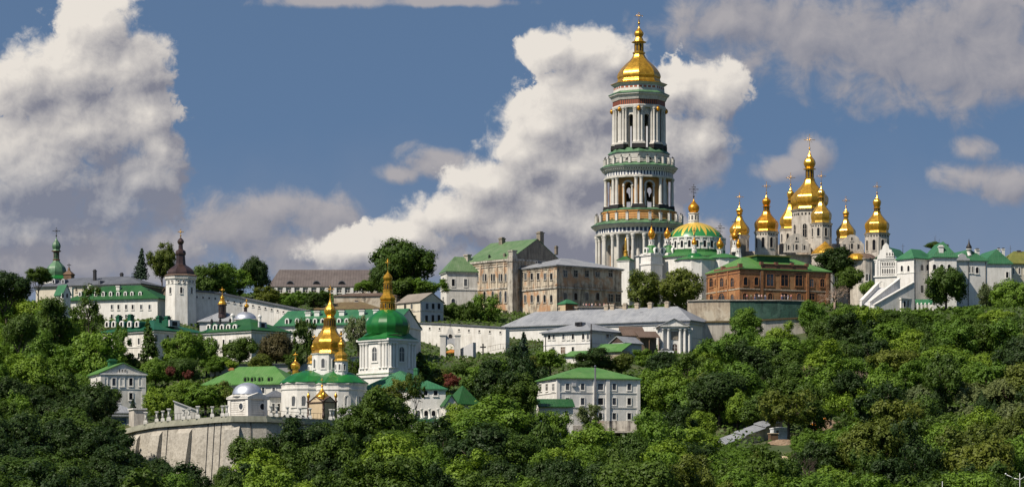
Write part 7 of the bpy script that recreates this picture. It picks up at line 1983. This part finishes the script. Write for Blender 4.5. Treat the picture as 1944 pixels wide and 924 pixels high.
# crowns that stand out in the photograph: pixel x, y, radii, depth, kind, tone, label
BIG = [
 (12, 548, 52, 42, 800, 'broad', 'deep', 'dark broadleaf crown at the sky edge beside the slate roofed block'),
 (73, 524, 26, 17, 880, 'broad', 'dark', 'low dark round crown at the foot of the green onion turret'),
 (100, 606, 42, 50, 770, 'broad', 'dark', 'tall dark crown covering the first half of the terrace of dormers'),
 (168, 592, 36, 46, 765, 'airy', 'dark', 'loose crown with sky gaps in front of the terrace of dormers'),
 (35, 622, 42, 42, 740, 'broad', 'dark', 'dark crown on the slope beneath the sky edge crown'),
 (268, 499, 16, 29, 905, 'spruce', 'needle', 'dark spruce at the skyline next to the fortress tower'),
 (308, 497, 29, 36, 905, 'broad', 'olive', 'rounded oak crown behind the fortress tower'),
 (392, 531, 44, 34, 890, 'broad', 'dark', 'broad dark crown behind the fortress wall nearest its tower'),
 (440, 536, 44, 36, 894, 'broad', 'mid', 'mid green crown behind the middle of the fortress wall'),
 (487, 520, 30, 40, 900, 'broad', 'deep', 'tallest dark crown against the long hall with steep roof'),
 (512, 565, 36, 22, 868, 'bushy', 'olive', 'olive bush mass just above the fortress wall'),
 (556, 571, 36, 20, 866, 'bushy', 'mid', 'rounded green scrub tree under the first hall dormer'),
 (598, 569, 34, 19, 868, 'bushy', 'dark', 'dark scrub tree under the middle hall dormer'),
 (768, 502, 64, 58, 905, 'oak', 'dark', 'huge dark oak rising above the gabled stone house'),
 (760, 545, 46, 30, 900, 'broad', 'dark', 'dark lower skirt of crown beneath the huge oak'),
 (725, 530, 34, 34, 902, 'broad', 'dark', 'oak side crown beside the end of the steep roofed hall'),
 (812, 546, 36, 20, 896, 'bushy', 'mid', 'bushy crown between the oak and the pale house'),
 (690, 545, 22, 14, 900, 'bushy', 'mid', 'small round bush tree at the end of the steep roofed hall'),
 (864, 592, 24, 22, 889, 'broad', 'dark', 'dark crown between the gabled stone house and the gothic windows'),
 (926, 586, 40, 36, 889, 'airy', 'mid', 'loose crown hiding the lower gothic windows'),
 (895, 595, 24, 24, 887, 'bushy', 'dark', 'small dark crown at the foot of the gothic windows'),
 (1222, 548, 42, 42, 888, 'broad', 'olive', 'round crown between weathered house and refectory church'),
 (1285, 553, 50, 44, 886, 'broad', 'olive', 'wide crown before the white nave of the refectory church'),
 (1586, 505, 50, 32, 955, 'broad', 'deep', 'dark dense crown below the gold apse roof'),
 (1612, 530, 28, 28, 940, 'broad', 'dark', 'dark lower crown between cathedral and palace'),
 (1648, 548, 18, 20, 930, 'broad', 'mid', 'small green crown at the top of the palace stair'),
 (1796, 546, 44, 50, 876, 'oak', 'dark', 'tall dark crown standing in front of the white palace'),
 (1873, 562, 26, 36, 884, 'airy', 'grey', 'thin greyish crown in front of the palace wing'),
 (1776, 464, 24, 8, 985, 'broad', 'dark', 'crown top peeping over the palace roof'),
 (1925, 566, 42, 38, 872, 'broad', 'mid', 'green crown at the far end of the palace'),
 (224, 652, 30, 40, 755, 'airy', 'mid', 'loose light crown covering windows of the teal roofed house'),
 (282, 640, 19, 36, 752, 'spruce', 'dark', 'dark cedar before the corner of the teal roofed house'),
 (338, 663, 38, 36, 752, 'broad', 'mid', 'round green crown below the wall of the teal roofed house'),
 (392, 668, 32, 38, 756, 'broad', 'mid', 'green crown between teal roofed house and five dormer house'),
 (455, 666, 34, 32, 757, 'broad', 'dark', 'compact dark crown before the house with five dormers'),
 (525, 662, 38, 36, 768, 'broad', 'brown', 'brownish green crown below the long white range'),
 (583, 640, 30, 46, 775, 'airy', 'dark', 'loose crown beside the tall gold pear dome'),
 (680, 632, 34, 40, 770, 'airy', 'grey', 'greyish blossoming crown between gold dome and green dome'),
 (440, 692, 16, 12, 748, 'bush', 'light', 'yellow green bush on the garden wall'),
 (665, 700, 22, 24, 745, 'broad', 'dark', 'dark crown between the small gold cupola and green dome tower'),
 (300, 766, 32, 30, 680, 'broad', 'light', 'yellow green round tree by the slanted stair shelter'),
 (390, 752, 50, 34, 684, 'broad', 'mid', 'wide low crown before the green hip roof house'),
 (345, 748, 36, 32, 686, 'broad', 'light', 'yellowish crown beyond the row of railing posts'),
 (430, 748, 30, 26, 683, 'bushy', 'olive', 'olive crown touching the silver domed pavilion'),
 (325, 705, 14, 12, 722, 'bush', 'red', 'purple leaved bush among slope trees'),
 (357, 712, 12, 11, 722, 'bush', 'red', 'second purple leaved bush nearer the green hip roof house'),
 (345, 702, 34, 26, 735, 'broad', 'dark', 'dark crown above the purple leaved bushes'),
 (295, 705, 30, 30, 735, 'broad', 'mid', 'green crown beside the gabled white house'),
 (252, 770, 9, 15, 690, 'spruce', 'needle', 'little spruce against the gabled white house'),
 (205, 752, 24, 26, 690, 'broad', 'dark', 'dark crown masking the corner of the gabled white house'),
 (800, 700, 26, 34, 735, 'spruce', 'dark', 'dark conifer beside the green dome tower'),
 (830, 724, 34, 24, 738, 'broad', 'olive', 'olive crown in front of the arch gate'),
 (858, 724, 16, 17, 715, 'bush', 'red', 'red leaved round tree above the pyramid roof'),
 (915, 716, 42, 24, 762, 'broad', 'mid', 'wide mid green crown below the wooden cross'),
 (812, 702, 26, 20, 790, 'bushy', 'mid', 'small green crown below the wall between green dome tower and arch gate'),
 (872, 702, 28, 19, 795, 'broad', 'dark', 'small dark crown under the arch gate'),
 (955, 702, 36, 24, 795, 'bushy', 'mid', 'wide bushy crown below the wooden stair fence'),
 (1018, 694, 30, 20, 798, 'bushy', 'olive', 'olive bushy crown beside the blue spruce'),
 (993, 670, 23, 42, 775, 'spruce', 'needle', 'blue spruce before the long grey roofed range'),
 (945, 736, 58, 54, 690, 'oak', 'deep', 'very large dark tree beside the three-storey house'),
 (985, 752, 42, 44, 684, 'broad', 'dark', 'dark tree masking the end of the three-storey house'),
 (1045, 684, 34, 22, 780, 'bushy', 'mid', 'bushy green crown above the three-storey roof'),
 (1125, 686, 44, 26, 776, 'broad', 'deep', 'compact dark crown under the green shed roof'),
 (1180, 690, 30, 22, 780, 'bushy', 'olive', 'olive bushy crown before the small gable shed'),
 (1230, 684, 32, 22, 790, 'bushy', 'mid', 'green bushy crown at the foot of the portico'),
 (1118, 790, 32, 26, 672, 'airy', 'grey', 'pale thin tree in front of the three-storey house'),
 (1050, 812, 36, 38, 665, 'broad', 'mid', 'leafy tree before the low porch annex'),
 (1030, 850, 36, 58, 600, 'column', 'dark', 'broad poplar with drooping leaf columns at the lower middle'),
 (1235, 812, 34, 34, 668, 'broad', 'mid', 'green tree by the end of the concrete terrace'),
 (735, 800, 60, 64, 655, 'oak', 'dark', 'tall dark tree in front of the gallery house'),
 (700, 790, 42, 46, 650, 'broad', 'deep', 'deep green tree at the end of the railing'),
 (790, 735, 22, 36, 668, 'airy', 'dark', 'slender dark tree over the green roofed hall'),
 (745, 752, 46, 36, 664, 'airy', 'olive', 'loose olive tree before the green roofed hall'),
 (860, 800, 36, 36, 655, 'broad', 'light', 'light green tree under the gabled porch'),
 (905, 800, 40, 40, 650, 'broad', 'mid', 'mid green tree below the pyramid roof'),
 (560, 850, 62, 56, 600, 'broad', 'deep', 'great dark tree before the retaining wall under the gold chapel'),
 (480, 876, 52, 52, 590, 'broad', 'dark', 'dark tree against the buttresses'),
 (625, 850, 60, 58, 605, 'broad', 'deep', 'great dark tree under the tight pair of posts'),
 (425, 912, 30, 34, 585, 'broad', 'dark', 'lower dark tree against the last buttress'),
 (660, 820, 46, 48, 622, 'broad', 'dark', 'dark crown reaching the last railing posts'),
 (1420, 612, 36, 28, 835, 'broad', 'mid', 'bright tree rising in front of the netted wall'),
 (1480, 640, 40, 32, 815, 'broad', 'light', 'yellow green tree below the netted wall end'),
 (1545, 605, 34, 34, 850, 'broad', 'mid', 'green tree under the bare tree'),
 (1560, 640, 40, 38, 820, 'broad', 'dark', 'dark tree on the slope under the bare tree'),
 (1650, 610, 44, 34, 850, 'broad', 'light', 'light green tree at the foot of the palace stair'),
 (1725, 612, 36, 30, 852, 'broad', 'dark', 'dark tree under the palace arcade'),
 (1690, 640, 44, 34, 825, 'broad', 'mid', 'green tree below the palace stair'),
 (1775, 768, 20, 30, 690, 'column', 'deep', 'dark poplar between grey willows'),
 (1868, 784, 19, 42, 672, 'column', 'deep', 'twin topped dark poplar at the edge of the willows'),
 (1887, 792, 15, 34, 668, 'column', 'deep', 'shorter dark poplar beside the twin topped one'),
 (1760, 752, 52, 34, 705, 'willow', 'grey', 'grey green willow beside the first dark poplar'),
 (1835, 748, 56, 34, 702, 'willow', 'grey', 'grey green willow between the dark poplars'),
 (1915, 742, 54, 40, 700, 'willow', 'grey', 'grey green willow past the last poplar'),
 (1930, 790, 44, 40, 680, 'willow', 'grey', 'lower grey green willow past the last poplar'),
 (1840, 790, 34, 26, 684, 'willow', 'grey', 'small grey willow before the twin topped poplar'),
 (1722, 660, 44, 34, 800, 'broad', 'light', 'bright yellow green tree in the middle of the far slope'),
 (1800, 690, 60, 34, 770, 'broad', 'light', 'long bright yellow green crown above the willows'),
 (1880, 690, 50, 34, 768, 'broad', 'light', 'bright yellow green crown above the last willow'),
 (1320, 770, 56, 54, 700, 'oak', 'mid', 'large domed green tree between three-storey house and covered stairway'),
 (1400, 775, 38, 40, 700, 'broad', 'light', 'light green tree directly above the covered stairway'),
 (1440, 748, 40, 36, 725, 'broad', 'mid', 'green tree above the white site cabin'),
 (1545, 770, 44, 52, 695, 'broad', 'dark', 'dark tree between cabin and diggings'),
 (1608, 600, 34, 20, None, 'bushy', 'mid', 'bushy green crown between the bare tree and the palace stair'),
 (1690, 604, 34, 18, None, 'bushy', 'dark', 'dark bushy crown touching the palace stair wall'),
 (1762, 604, 34, 20, None, 'bushy', 'mid', 'bushy green crown under the white porch posts'),
 (1838, 604, 38, 24, None, 'broad', 'mid', 'broad green crown below the tall palace tree'),
 (1895, 606, 36, 24, None, 'broad', 'light', 'yellow green crown below the thin greyish palace tree'),
 (175, 646, 26, 28, None, 'broad', 'mid', 'mid green crown at the corner of the teal roofed house'),
 (250, 694, 30, 24, None, 'bushy', 'dark', 'dark bushy crown under the windows of the teal roofed house'),
 (408, 694, 28, 20, None, 'bushy', 'mid', 'bushy green crown on the garden wall end'),
 (492, 690, 28, 20, None, 'broad', 'olive', 'olive crown between the five dormer house and garden wall'),
 (560, 682, 24, 20, None, 'bushy', 'dark', 'small dark crown above the slim gold cupola'),
 (625, 652, 24, 28, 778, 'airy', 'dark', 'dark loose crown right behind the tall gold pear dome'),
 (160, 728, 28, 30, None, 'broad', 'mid', 'green crown at the back of the gabled white house'),
 (288, 742, 18, 24, None, 'airy', 'mid', 'slender green crown next to the gabled white house'),
 (215, 705, 28, 22, None, 'bushy', 'dark', 'dark bushy crown over the gabled white house roof'),
 (1088, 838, 34, 20, None, 'bushy', 'mid', 'low bushy green tree under the porch annex'),
 (1160, 848, 36, 20, None, 'broad', 'dark', 'dark low tree in front of the concrete terrace'),
 (1205, 840, 26, 20, None, 'bushy', 'mid', 'low green tree at the last post of the concrete terrace'),
 (1388, 852, 22, 14, None, 'bush', 'mid', 'green bush at the lowest end of the covered stairway'),
 (1440, 856, 24, 13, None, 'bush', 'dark', 'dark bush in front of the covered stairway wall'),
 (1520, 848, 22, 15, None, 'bush', 'mid', 'green bush beside the reddish earth patch'),
 (1402, 866, 34, 20, 640, 'bushy', 'mid', 'low bushy tree in front of the lower end of the covered stairway'),
 (1450, 870, 30, 20, 638, 'airy', 'olive', 'thin olive sapling in front of the wooden hut'),
 (1512, 868, 28, 22, 642, 'airy', 'mid', 'thin green sapling beside the reddish earth patch'),
 (1530, 836, 26, 24, 660, 'bushy', 'mid', 'bushy young tree between the site cabin and the digger'),
 (1604, 808, 26, 26, 676, 'bushy', 'dark', 'dark bushy tree hiding one side of the earth mound'),
 (1572, 832, 30, 18, 660, 'bushy', 'mid', 'bushy young tree below the earth mound'),
 (1500, 705, 46, 38, 765, 'broad', 'dark', 'dark tree in the middle of the slope under the netting'),
]
for t_ in BIG:
    tree(*t_)
for px, top, yb, Y, w_, mesh_, lb in ((1585, 540, 590, 880, 8.5, 0, 'leafless pale branched tree beside the brick house'), (1528, 690, 760, 770, 5.0, 0, 'dead pale tree among dark crowns in the middle of the slope'), (1636, 700, 760, 770, 4.0, 0, 'smaller dead tree below the palace stair crowns'),
                                  (1492, 852, 930, 560, 4.0, 1, 'thin dark bare tree in front of the reddish earth patch'), (1530, 862, 935, 560, 3.6, 1, 'second thin dark bare tree below the bushy young tree'), (930, 868, 930, 560, 4.4, 0, 'grey dead branches low in the wood beneath the pyramid roof')):
    x_ = Wp(px, 600, Y).x
    if mesh_ != 0 or yb > 700: Y = depth_for(px, (top + yb) / 2, (yb - top) / 2, 0.9); x_ = Wp(px, 600, Y).x
    bt = thing('bare_tree', lb, 'tree', (x_, Y, float(ground(x_, Y))), random.uniform(0, 6))
    o = link('branches', BARE, bt)
    if mesh_: o.material_slots[0].link = 'OBJECT'; o.material_slots[0].material = MAT['bark']
    o.scale = (w_, w_, max(5.0, Wp(px, top, Y).z - bt.location.z) / 1.35)

def inside(px, py, poly):
    r = False; n = len(poly)
    for i in range(n):
        (x0, y0), (x1, y1) = poly[i], poly[(i + 1) % n]
        if (y0 > py) != (y1 > py) and px < (x1 - x0) * (py - y0) / (y1 - y0) + x0: r = not r
    return r
ZONES = [
 ('on the wide slope below the palace and brick house', [(1215, 705), (1330, 668), (1400, 655), (1450, 640), (1520, 640), (1570, 615), (1640, 620), (1740, 625), (1840, 625), (1900, 590), (1990, 575), (1990, 950), (1215, 950)], 'right', 50),
 ('on the slope beneath the terrace of dormers', [(-20, 585), (60, 590), (110, 610), (178, 640), (186, 700), (150, 715), (110, 680), (-20, 640)], 'left', 44),
 ('between the garden walls and the three-storey house', [(760, 716), (960, 712), (1040, 690), (1040, 700), (1010, 715), (990, 770), (920, 770), (870, 716), (800, 730)], 'mid', 42),
 ('in the dark wood at the foot of the retaining wall', [(-30, 640), (60, 660), (110, 680), (150, 715), (185, 775), (215, 830), (250, 865), (330, 905), (390, 950), (-40, 950)], 'left', 44),
 ('in the wood below the three-storey house', [(430, 950), (470, 905), (620, 880), (720, 850), (790, 830), (850, 835), (930, 800), (990, 815), (1090, 850), (1215, 862), (1215, 950)], 'mid', 42),
]
AVOID = [(1370, 800, 1500, 848), (1552, 790, 1594, 812), (1020, 690, 1215, 832), (1225, 640, 1320, 690), (235, 790, 420, 880), (180, 690, 280, 772), (1905, 890, 1960, 950)]
random.seed(21)
extra = []
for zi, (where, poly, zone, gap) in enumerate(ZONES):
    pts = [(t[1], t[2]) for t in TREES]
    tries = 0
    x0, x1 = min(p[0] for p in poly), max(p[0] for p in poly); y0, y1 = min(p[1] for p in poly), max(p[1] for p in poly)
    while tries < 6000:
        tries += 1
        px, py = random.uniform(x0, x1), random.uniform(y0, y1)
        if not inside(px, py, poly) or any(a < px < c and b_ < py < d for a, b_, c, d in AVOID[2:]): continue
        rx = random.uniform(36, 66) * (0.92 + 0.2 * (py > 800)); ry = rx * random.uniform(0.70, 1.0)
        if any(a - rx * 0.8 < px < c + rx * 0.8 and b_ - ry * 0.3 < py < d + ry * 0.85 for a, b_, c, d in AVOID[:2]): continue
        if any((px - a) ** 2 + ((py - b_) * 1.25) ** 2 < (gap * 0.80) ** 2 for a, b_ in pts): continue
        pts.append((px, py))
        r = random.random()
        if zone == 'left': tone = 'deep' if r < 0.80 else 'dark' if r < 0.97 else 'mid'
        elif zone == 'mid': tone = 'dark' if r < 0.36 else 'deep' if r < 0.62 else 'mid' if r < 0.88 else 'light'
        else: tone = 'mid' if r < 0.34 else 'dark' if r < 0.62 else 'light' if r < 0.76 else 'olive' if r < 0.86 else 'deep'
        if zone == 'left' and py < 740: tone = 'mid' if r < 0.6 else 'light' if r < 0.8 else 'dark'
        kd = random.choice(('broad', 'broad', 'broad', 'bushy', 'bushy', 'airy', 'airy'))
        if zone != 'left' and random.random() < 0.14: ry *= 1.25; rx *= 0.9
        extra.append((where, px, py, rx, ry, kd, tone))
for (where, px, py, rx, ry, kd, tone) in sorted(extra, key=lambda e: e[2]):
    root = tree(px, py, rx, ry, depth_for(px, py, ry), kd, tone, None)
    root['where_'] = where

# every tree gets words of its own: tone, crown, and the landmark or tree it stands by
MARKS = [(1404, 540, 'the brick house'), (1450, 590, 'the netted wall'), (1283, 640, 'the portico'), (1700, 560, 'the palace stair'), (1830, 530, 'the palace wing'), (1136, 760, 'the three-storey house'), (1420, 822, 'the covered stairway'), (1482, 820, 'the site cabin'), (1572, 800, 'the diggings'),
         (1775, 768, 'the first dark poplar'), (1868, 784, 'the twin topped poplar'), (1930, 905, 'the street lamp'), (1168, 815, 'the concrete terrace'), (1030, 850, 'the broad poplar'), (945, 736, 'the very large dark tree'), (815, 770, 'the gallery house'), (470, 770, 'the pavilion'), (310, 850, 'the buttresses'),
         (225, 730, 'the gabled white house'), (230, 790, 'the garage shed'), (80, 560, 'the slate roofed block'), (200, 650, 'the teal roofed house'), (1360, 640, 'the lower terrace wall'), (560, 850, 'the great dark tree'), (1320, 770, 'the large domed tree'), (1585, 550, 'the bare tree'), (1800, 690, 'the long bright crown'), (735, 800, 'the tall dark tree')]
TW = {'deep': 'blackish green', 'dark': 'dark green', 'mid': 'mid green', 'light': 'bright yellow green', 'olive': 'olive green', 'grey': 'grey green', 'brown': 'brownish', 'red': 'red leaved', 'needle': 'bluish'}
ORD = ['first', 'second', 'third', 'fourth', 'fifth', 'sixth', 'seventh', 'eighth', 'ninth', 'tenth', 'eleventh', 'twelfth']
groups = {}
for t_ in TREES:
    root, px, py, rx, ry, Y, kind, tone, label = t_
    if label: continue
    form = {'oak': 'spreading', 'broad': 'round', 'bushy': 'bushy', 'airy': 'loose'}[kind]
    size = 'small' if rx < 43 else 'big' if rx > 56 else ''
    m_ = min(MARKS, key=lambda m: (m[0] - px) ** 2 + ((m[1] - py) * 1.2) ** 2)
    dx, dy = px - m_[0], py - m_[1]
    rel = 'below' if dy > abs(dx) * 0.6 else 'above' if -dy > abs(dx) * 0.6 else 'beside'
    groups.setdefault((' '.join(w for w in (size, TW[tone], form) if w), rel, m_[2]), []).append((math.hypot(dx, dy), root))
for (desc, rel, mark), lst in groups.items():
    lst.sort(key=lambda e: e[0])
    for i, (_, root) in enumerate(lst):
        root['label'] = ('%s tree %s %s' % (desc, rel, mark)) if len(lst) == 1 else ('%s %s tree %s %s, counting outward' % (ORD[min(i, 11)], desc, rel, mark))
        root['group'] = 'hillside trees'
        if 'where_' in root: del root['where_']

# undergrowth on the slope: what no one could count
def scatter(n, x0, x1, y0, y1):
    x = rng.uniform(x0, x1, n); y = rng.uniform(y0, y1, n)
    return x, y
x, y = scatter(170000, -190, 190, 500, 930)
px = CX + x / y * FOC
ok = (px > -60) & (px < 2010)
ry_ = rampart_y(px)
ok &= ~((px > 235) & (px < 700) & (np.abs(y - ry_ - 10) < 18))
x, y = x[ok], y[ok]
z = ground(x, y)
py_ = HORIZON - (z - CAMZ) / y * FOC
px = CX + x / y * FOC
soilm = ((np.hypot(px - 1575, (py_ - 804) * 1.4) < 34) | (np.hypot(px - 1488, (py_ - 850) * 1.5) < 26))
keep = ~soilm & ~((px > 1300) & (px < 1540) & (y > 836) & (y < 882)) & ~((px > 480) & (px < 700) & (y > 640) & (y < 700)) & ~((px > 1375) & (px < 1500) & (y > 655) & (y < 680))
x, y, z, px, py_ = x[keep], y[keep], z[keep], px[keep], py_[keep]
clump = 0.5 + 0.5 * np.sin(x * 0.31 + 2 * np.sin(y * 0.17)) * np.cos(y * 0.23 + 1.7 * np.sin(x * 0.13))
c = np.stack([x, y, z + rng.random(len(x)) * (0.3 + np.where((px > 1240) & (py_ > 680), 3.2, 1.0) * clump ** 2)], 1)
nn = unit(rng.normal(size=(len(x), 3)) * 0.6 + np.array([-0.1, -0.4, 0.8]))
um = cards('undergrowth', c, nn, rng.uniform(0.22, 0.50, len(x)), rng.uniform(1.0, 1.6, len(x)), np.clip(rng.random(len(x)) * 0.6 + clump * 0.4, 0, 1), MAT['leaf_dark'])
tag(link('undergrowth', um), kind='stuff')

# ---------------------------------------------------------------- visitors on the terraces
def skin_mesh(name, pts, edges, rad, mats):
    me = bpy.data.meshes.new('tmp'); me.from_pydata(pts, edges, [])
    ob = bpy.data.objects.new('tmp', me); COL.objects.link(ob)
    mo = ob.modifiers.new('skin', 'SKIN'); me.skin_vertices.new() if not len(me.skin_vertices) else None
    for v, r in zip(me.skin_vertices[0].data, rad):
        v.radius = (r, r * 0.8)
    me.skin_vertices[0].data[0].use_root = True
    ob.modifiers.new('sub', 'SUBSURF').levels = 1
    dg_ = bpy.context.evaluated_depsgraph_get()
    out = bpy.data.meshes.new_from_object(ob.evaluated_get(dg_)); out.name = name
    bpy.data.objects.remove(ob)
    out.materials.clear()
    for m_ in mats: out.materials.append(m_)
    return out
def person_meshes(v):
    s_ = 0.04 * v
    J = [(0, 0, .95), (0, 0, 1.15), (0, -.02, 1.40), (0, -.02, 1.50), (0, -.03, 1.58), (0, -.03, 1.70), (.10, 0, .88), (.12, -.03 - s_, .48), (.12, .02 - s_, .06), (.12, -.12 - s_, .03), (-.10, 0, .88), (-.12, -.04 + s_, .48), (-.12, .04 + s_, .06), (-.12, -.10 + s_, .03),
         (.19, -.01, 1.40), (.24, 0, 1.15), (.22, -.14 * (v % 2) - .04, .92), (.22, -.16 * (v % 2) - .05, .82), (-.19, -.01, 1.40), (-.24, 0, 1.15), (-.22, -.10, .94), (-.22, -.13, .84)]
    Ed = [(0, 1), (1, 2), (2, 3), (3, 4), (4, 5), (0, 6), (6, 7), (7, 8), (8, 9), (0, 10), (10, 11), (11, 12), (12, 13), (2, 14), (14, 15), (15, 16), (16, 17), (2, 18), (18, 19), (19, 20), (20, 21)]
    Rr = [.14, .13, .15, .06, .095, .085, .09, .062, .042, .038, .09, .062, .042, .038, .06, .045, .036, .032, .06, .045, .036, .032]
    body_ = skin_mesh('person', J, Ed, Rr, [MAT['skin']])
    shirt = skin_mesh('shirt', [J[0], J[1], J[2], J[14], J[15], J[18], J[19]], [(0, 1), (1, 2), (2, 3), (3, 4), (2, 5), (5, 6)], [.165, .155, .175, .08, .068, .08, .068], [MAT['cloth_red']])
    trou = skin_mesh('trousers', [J[0], J[6], J[7], (J[8][0], J[8][1], .2), J[10], J[11], (J[12][0], J[12][1], .2)], [(0, 1), (1, 2), (2, 3), (0, 4), (4, 5), (5, 6)], [.158, .11, .082, .07, .11, .082, .07], [MAT['cloth_dark']])
    hair = MB().lathe([(0.02, 1.60), (0.10, 1.62), (0.112, 1.70), (0.08, 1.78), (0.02, 1.80)], 10, 0, -0.015).mesh('hair', MAT['dark'])
    return body_, shirt, trou, hair
PM = [person_meshes(v) for v in (0, 1)]
CW_ = {'cloth_red': 'red', 'cloth_white': 'white', 'cloth_blue': 'blue', 'cloth_dark': 'black', 'cloth_pink': 'pink', 'cloth_green': 'green'}
def person(px, Y, zf, shirt, trous, label, v, rz, group):
    w_ = Wp(px, 600, Y)
    b_, s_, t_, h_ = PM[v]
    o = link('person', b_); o.location = (w_.x, Y, zf); o.rotation_euler.z = rz
    tag(o, label, 'person', group)
    for nm, me, mt in (('shirt', s_, shirt), ('trousers', t_, trous), ('hair', h_, None)):
        c_ = link(nm, me, o)
        if mt: c_.material_slots[0].link = 'OBJECT'; c_.material_slots[0].material = MAT[mt]
    return o
zt = Wp(1450, 570, 868).z + 0.27
for i, (px, sh, tr_, lb) in enumerate(((1418, 'cloth_red', 'cloth_dark', 'person in a red top and dark trousers at the railing above the netting'), (1426, 'cloth_green', 'cloth_dark', 'person in a green top at the railing beside the one in red'), (1433, 'cloth_dark', 'cloth_blue', 'person in black top and blue trousers at the netted terrace railing'),
        (1441, 'cloth_white', 'cloth_dark', 'person in a white top and dark trousers at the netted terrace railing'), (1446, 'cloth_pink', 'cloth_dark', 'person in pink top standing between two in white above the netting'), (1453, 'cloth_white', 'cloth_blue', 'person in white top and blue trousers at the netted terrace railing'),
        (1484, 'cloth_pink', 'cloth_blue', 'person in pink top and blue trousers under the wide brick house window'), (1489, 'cloth_dark', 'cloth_dark', 'person all in black under the wide brick house window'), (1496, 'cloth_blue', 'cloth_white', 'person in blue top and white trousers near the netting end'), (1502, 'cloth_red', 'cloth_blue', 'person in red top and blue trousers near the netting end'))):
    person(px, 868.6 + 0.25 * (i % 3), zt - 0.02, sh, tr_, lb, i % 2, random.uniform(-.8, .8), 'visitors on the netted terrace')
zt = Wp(1060, 592, 884).z + 1.2
for i, (px, sh, tr_, lb) in enumerate(((1108, 'cloth_white', 'cloth_dark', 'person in white top first in the row under the arched windows'), (1113, 'cloth_pink', 'cloth_blue', 'person in pink top and blue trousers in the row under the arched windows'), (1119, 'cloth_red', 'cloth_dark', 'person in red top among the row under the arched windows'), (1124, 'cloth_white', 'cloth_blue', 'person in white top and blue trousers under the arched windows'),
        (1131, 'cloth_dark', 'cloth_dark', 'person all in black on the ledge terrace'), (1139, 'cloth_blue', 'cloth_dark', 'person in blue top on the ledge terrace'), (1147, 'cloth_pink', 'cloth_white', 'person in pink top and white trousers before the dark doorway'), (1152, 'cloth_red', 'cloth_blue', 'person in red top and blue trousers before the dark doorway'), (1158, 'cloth_white', 'cloth_white', 'person all in white before the dark doorway'), (1166, 'cloth_dark', 'cloth_blue', 'person in black top and blue trousers last on the ledge terrace'))):
    person(px, 884.9 + 0.5 * (i % 3), zt, sh, tr_, lb, i % 2, random.uniform(-.8, .8), 'visitors on the ledge terrace')
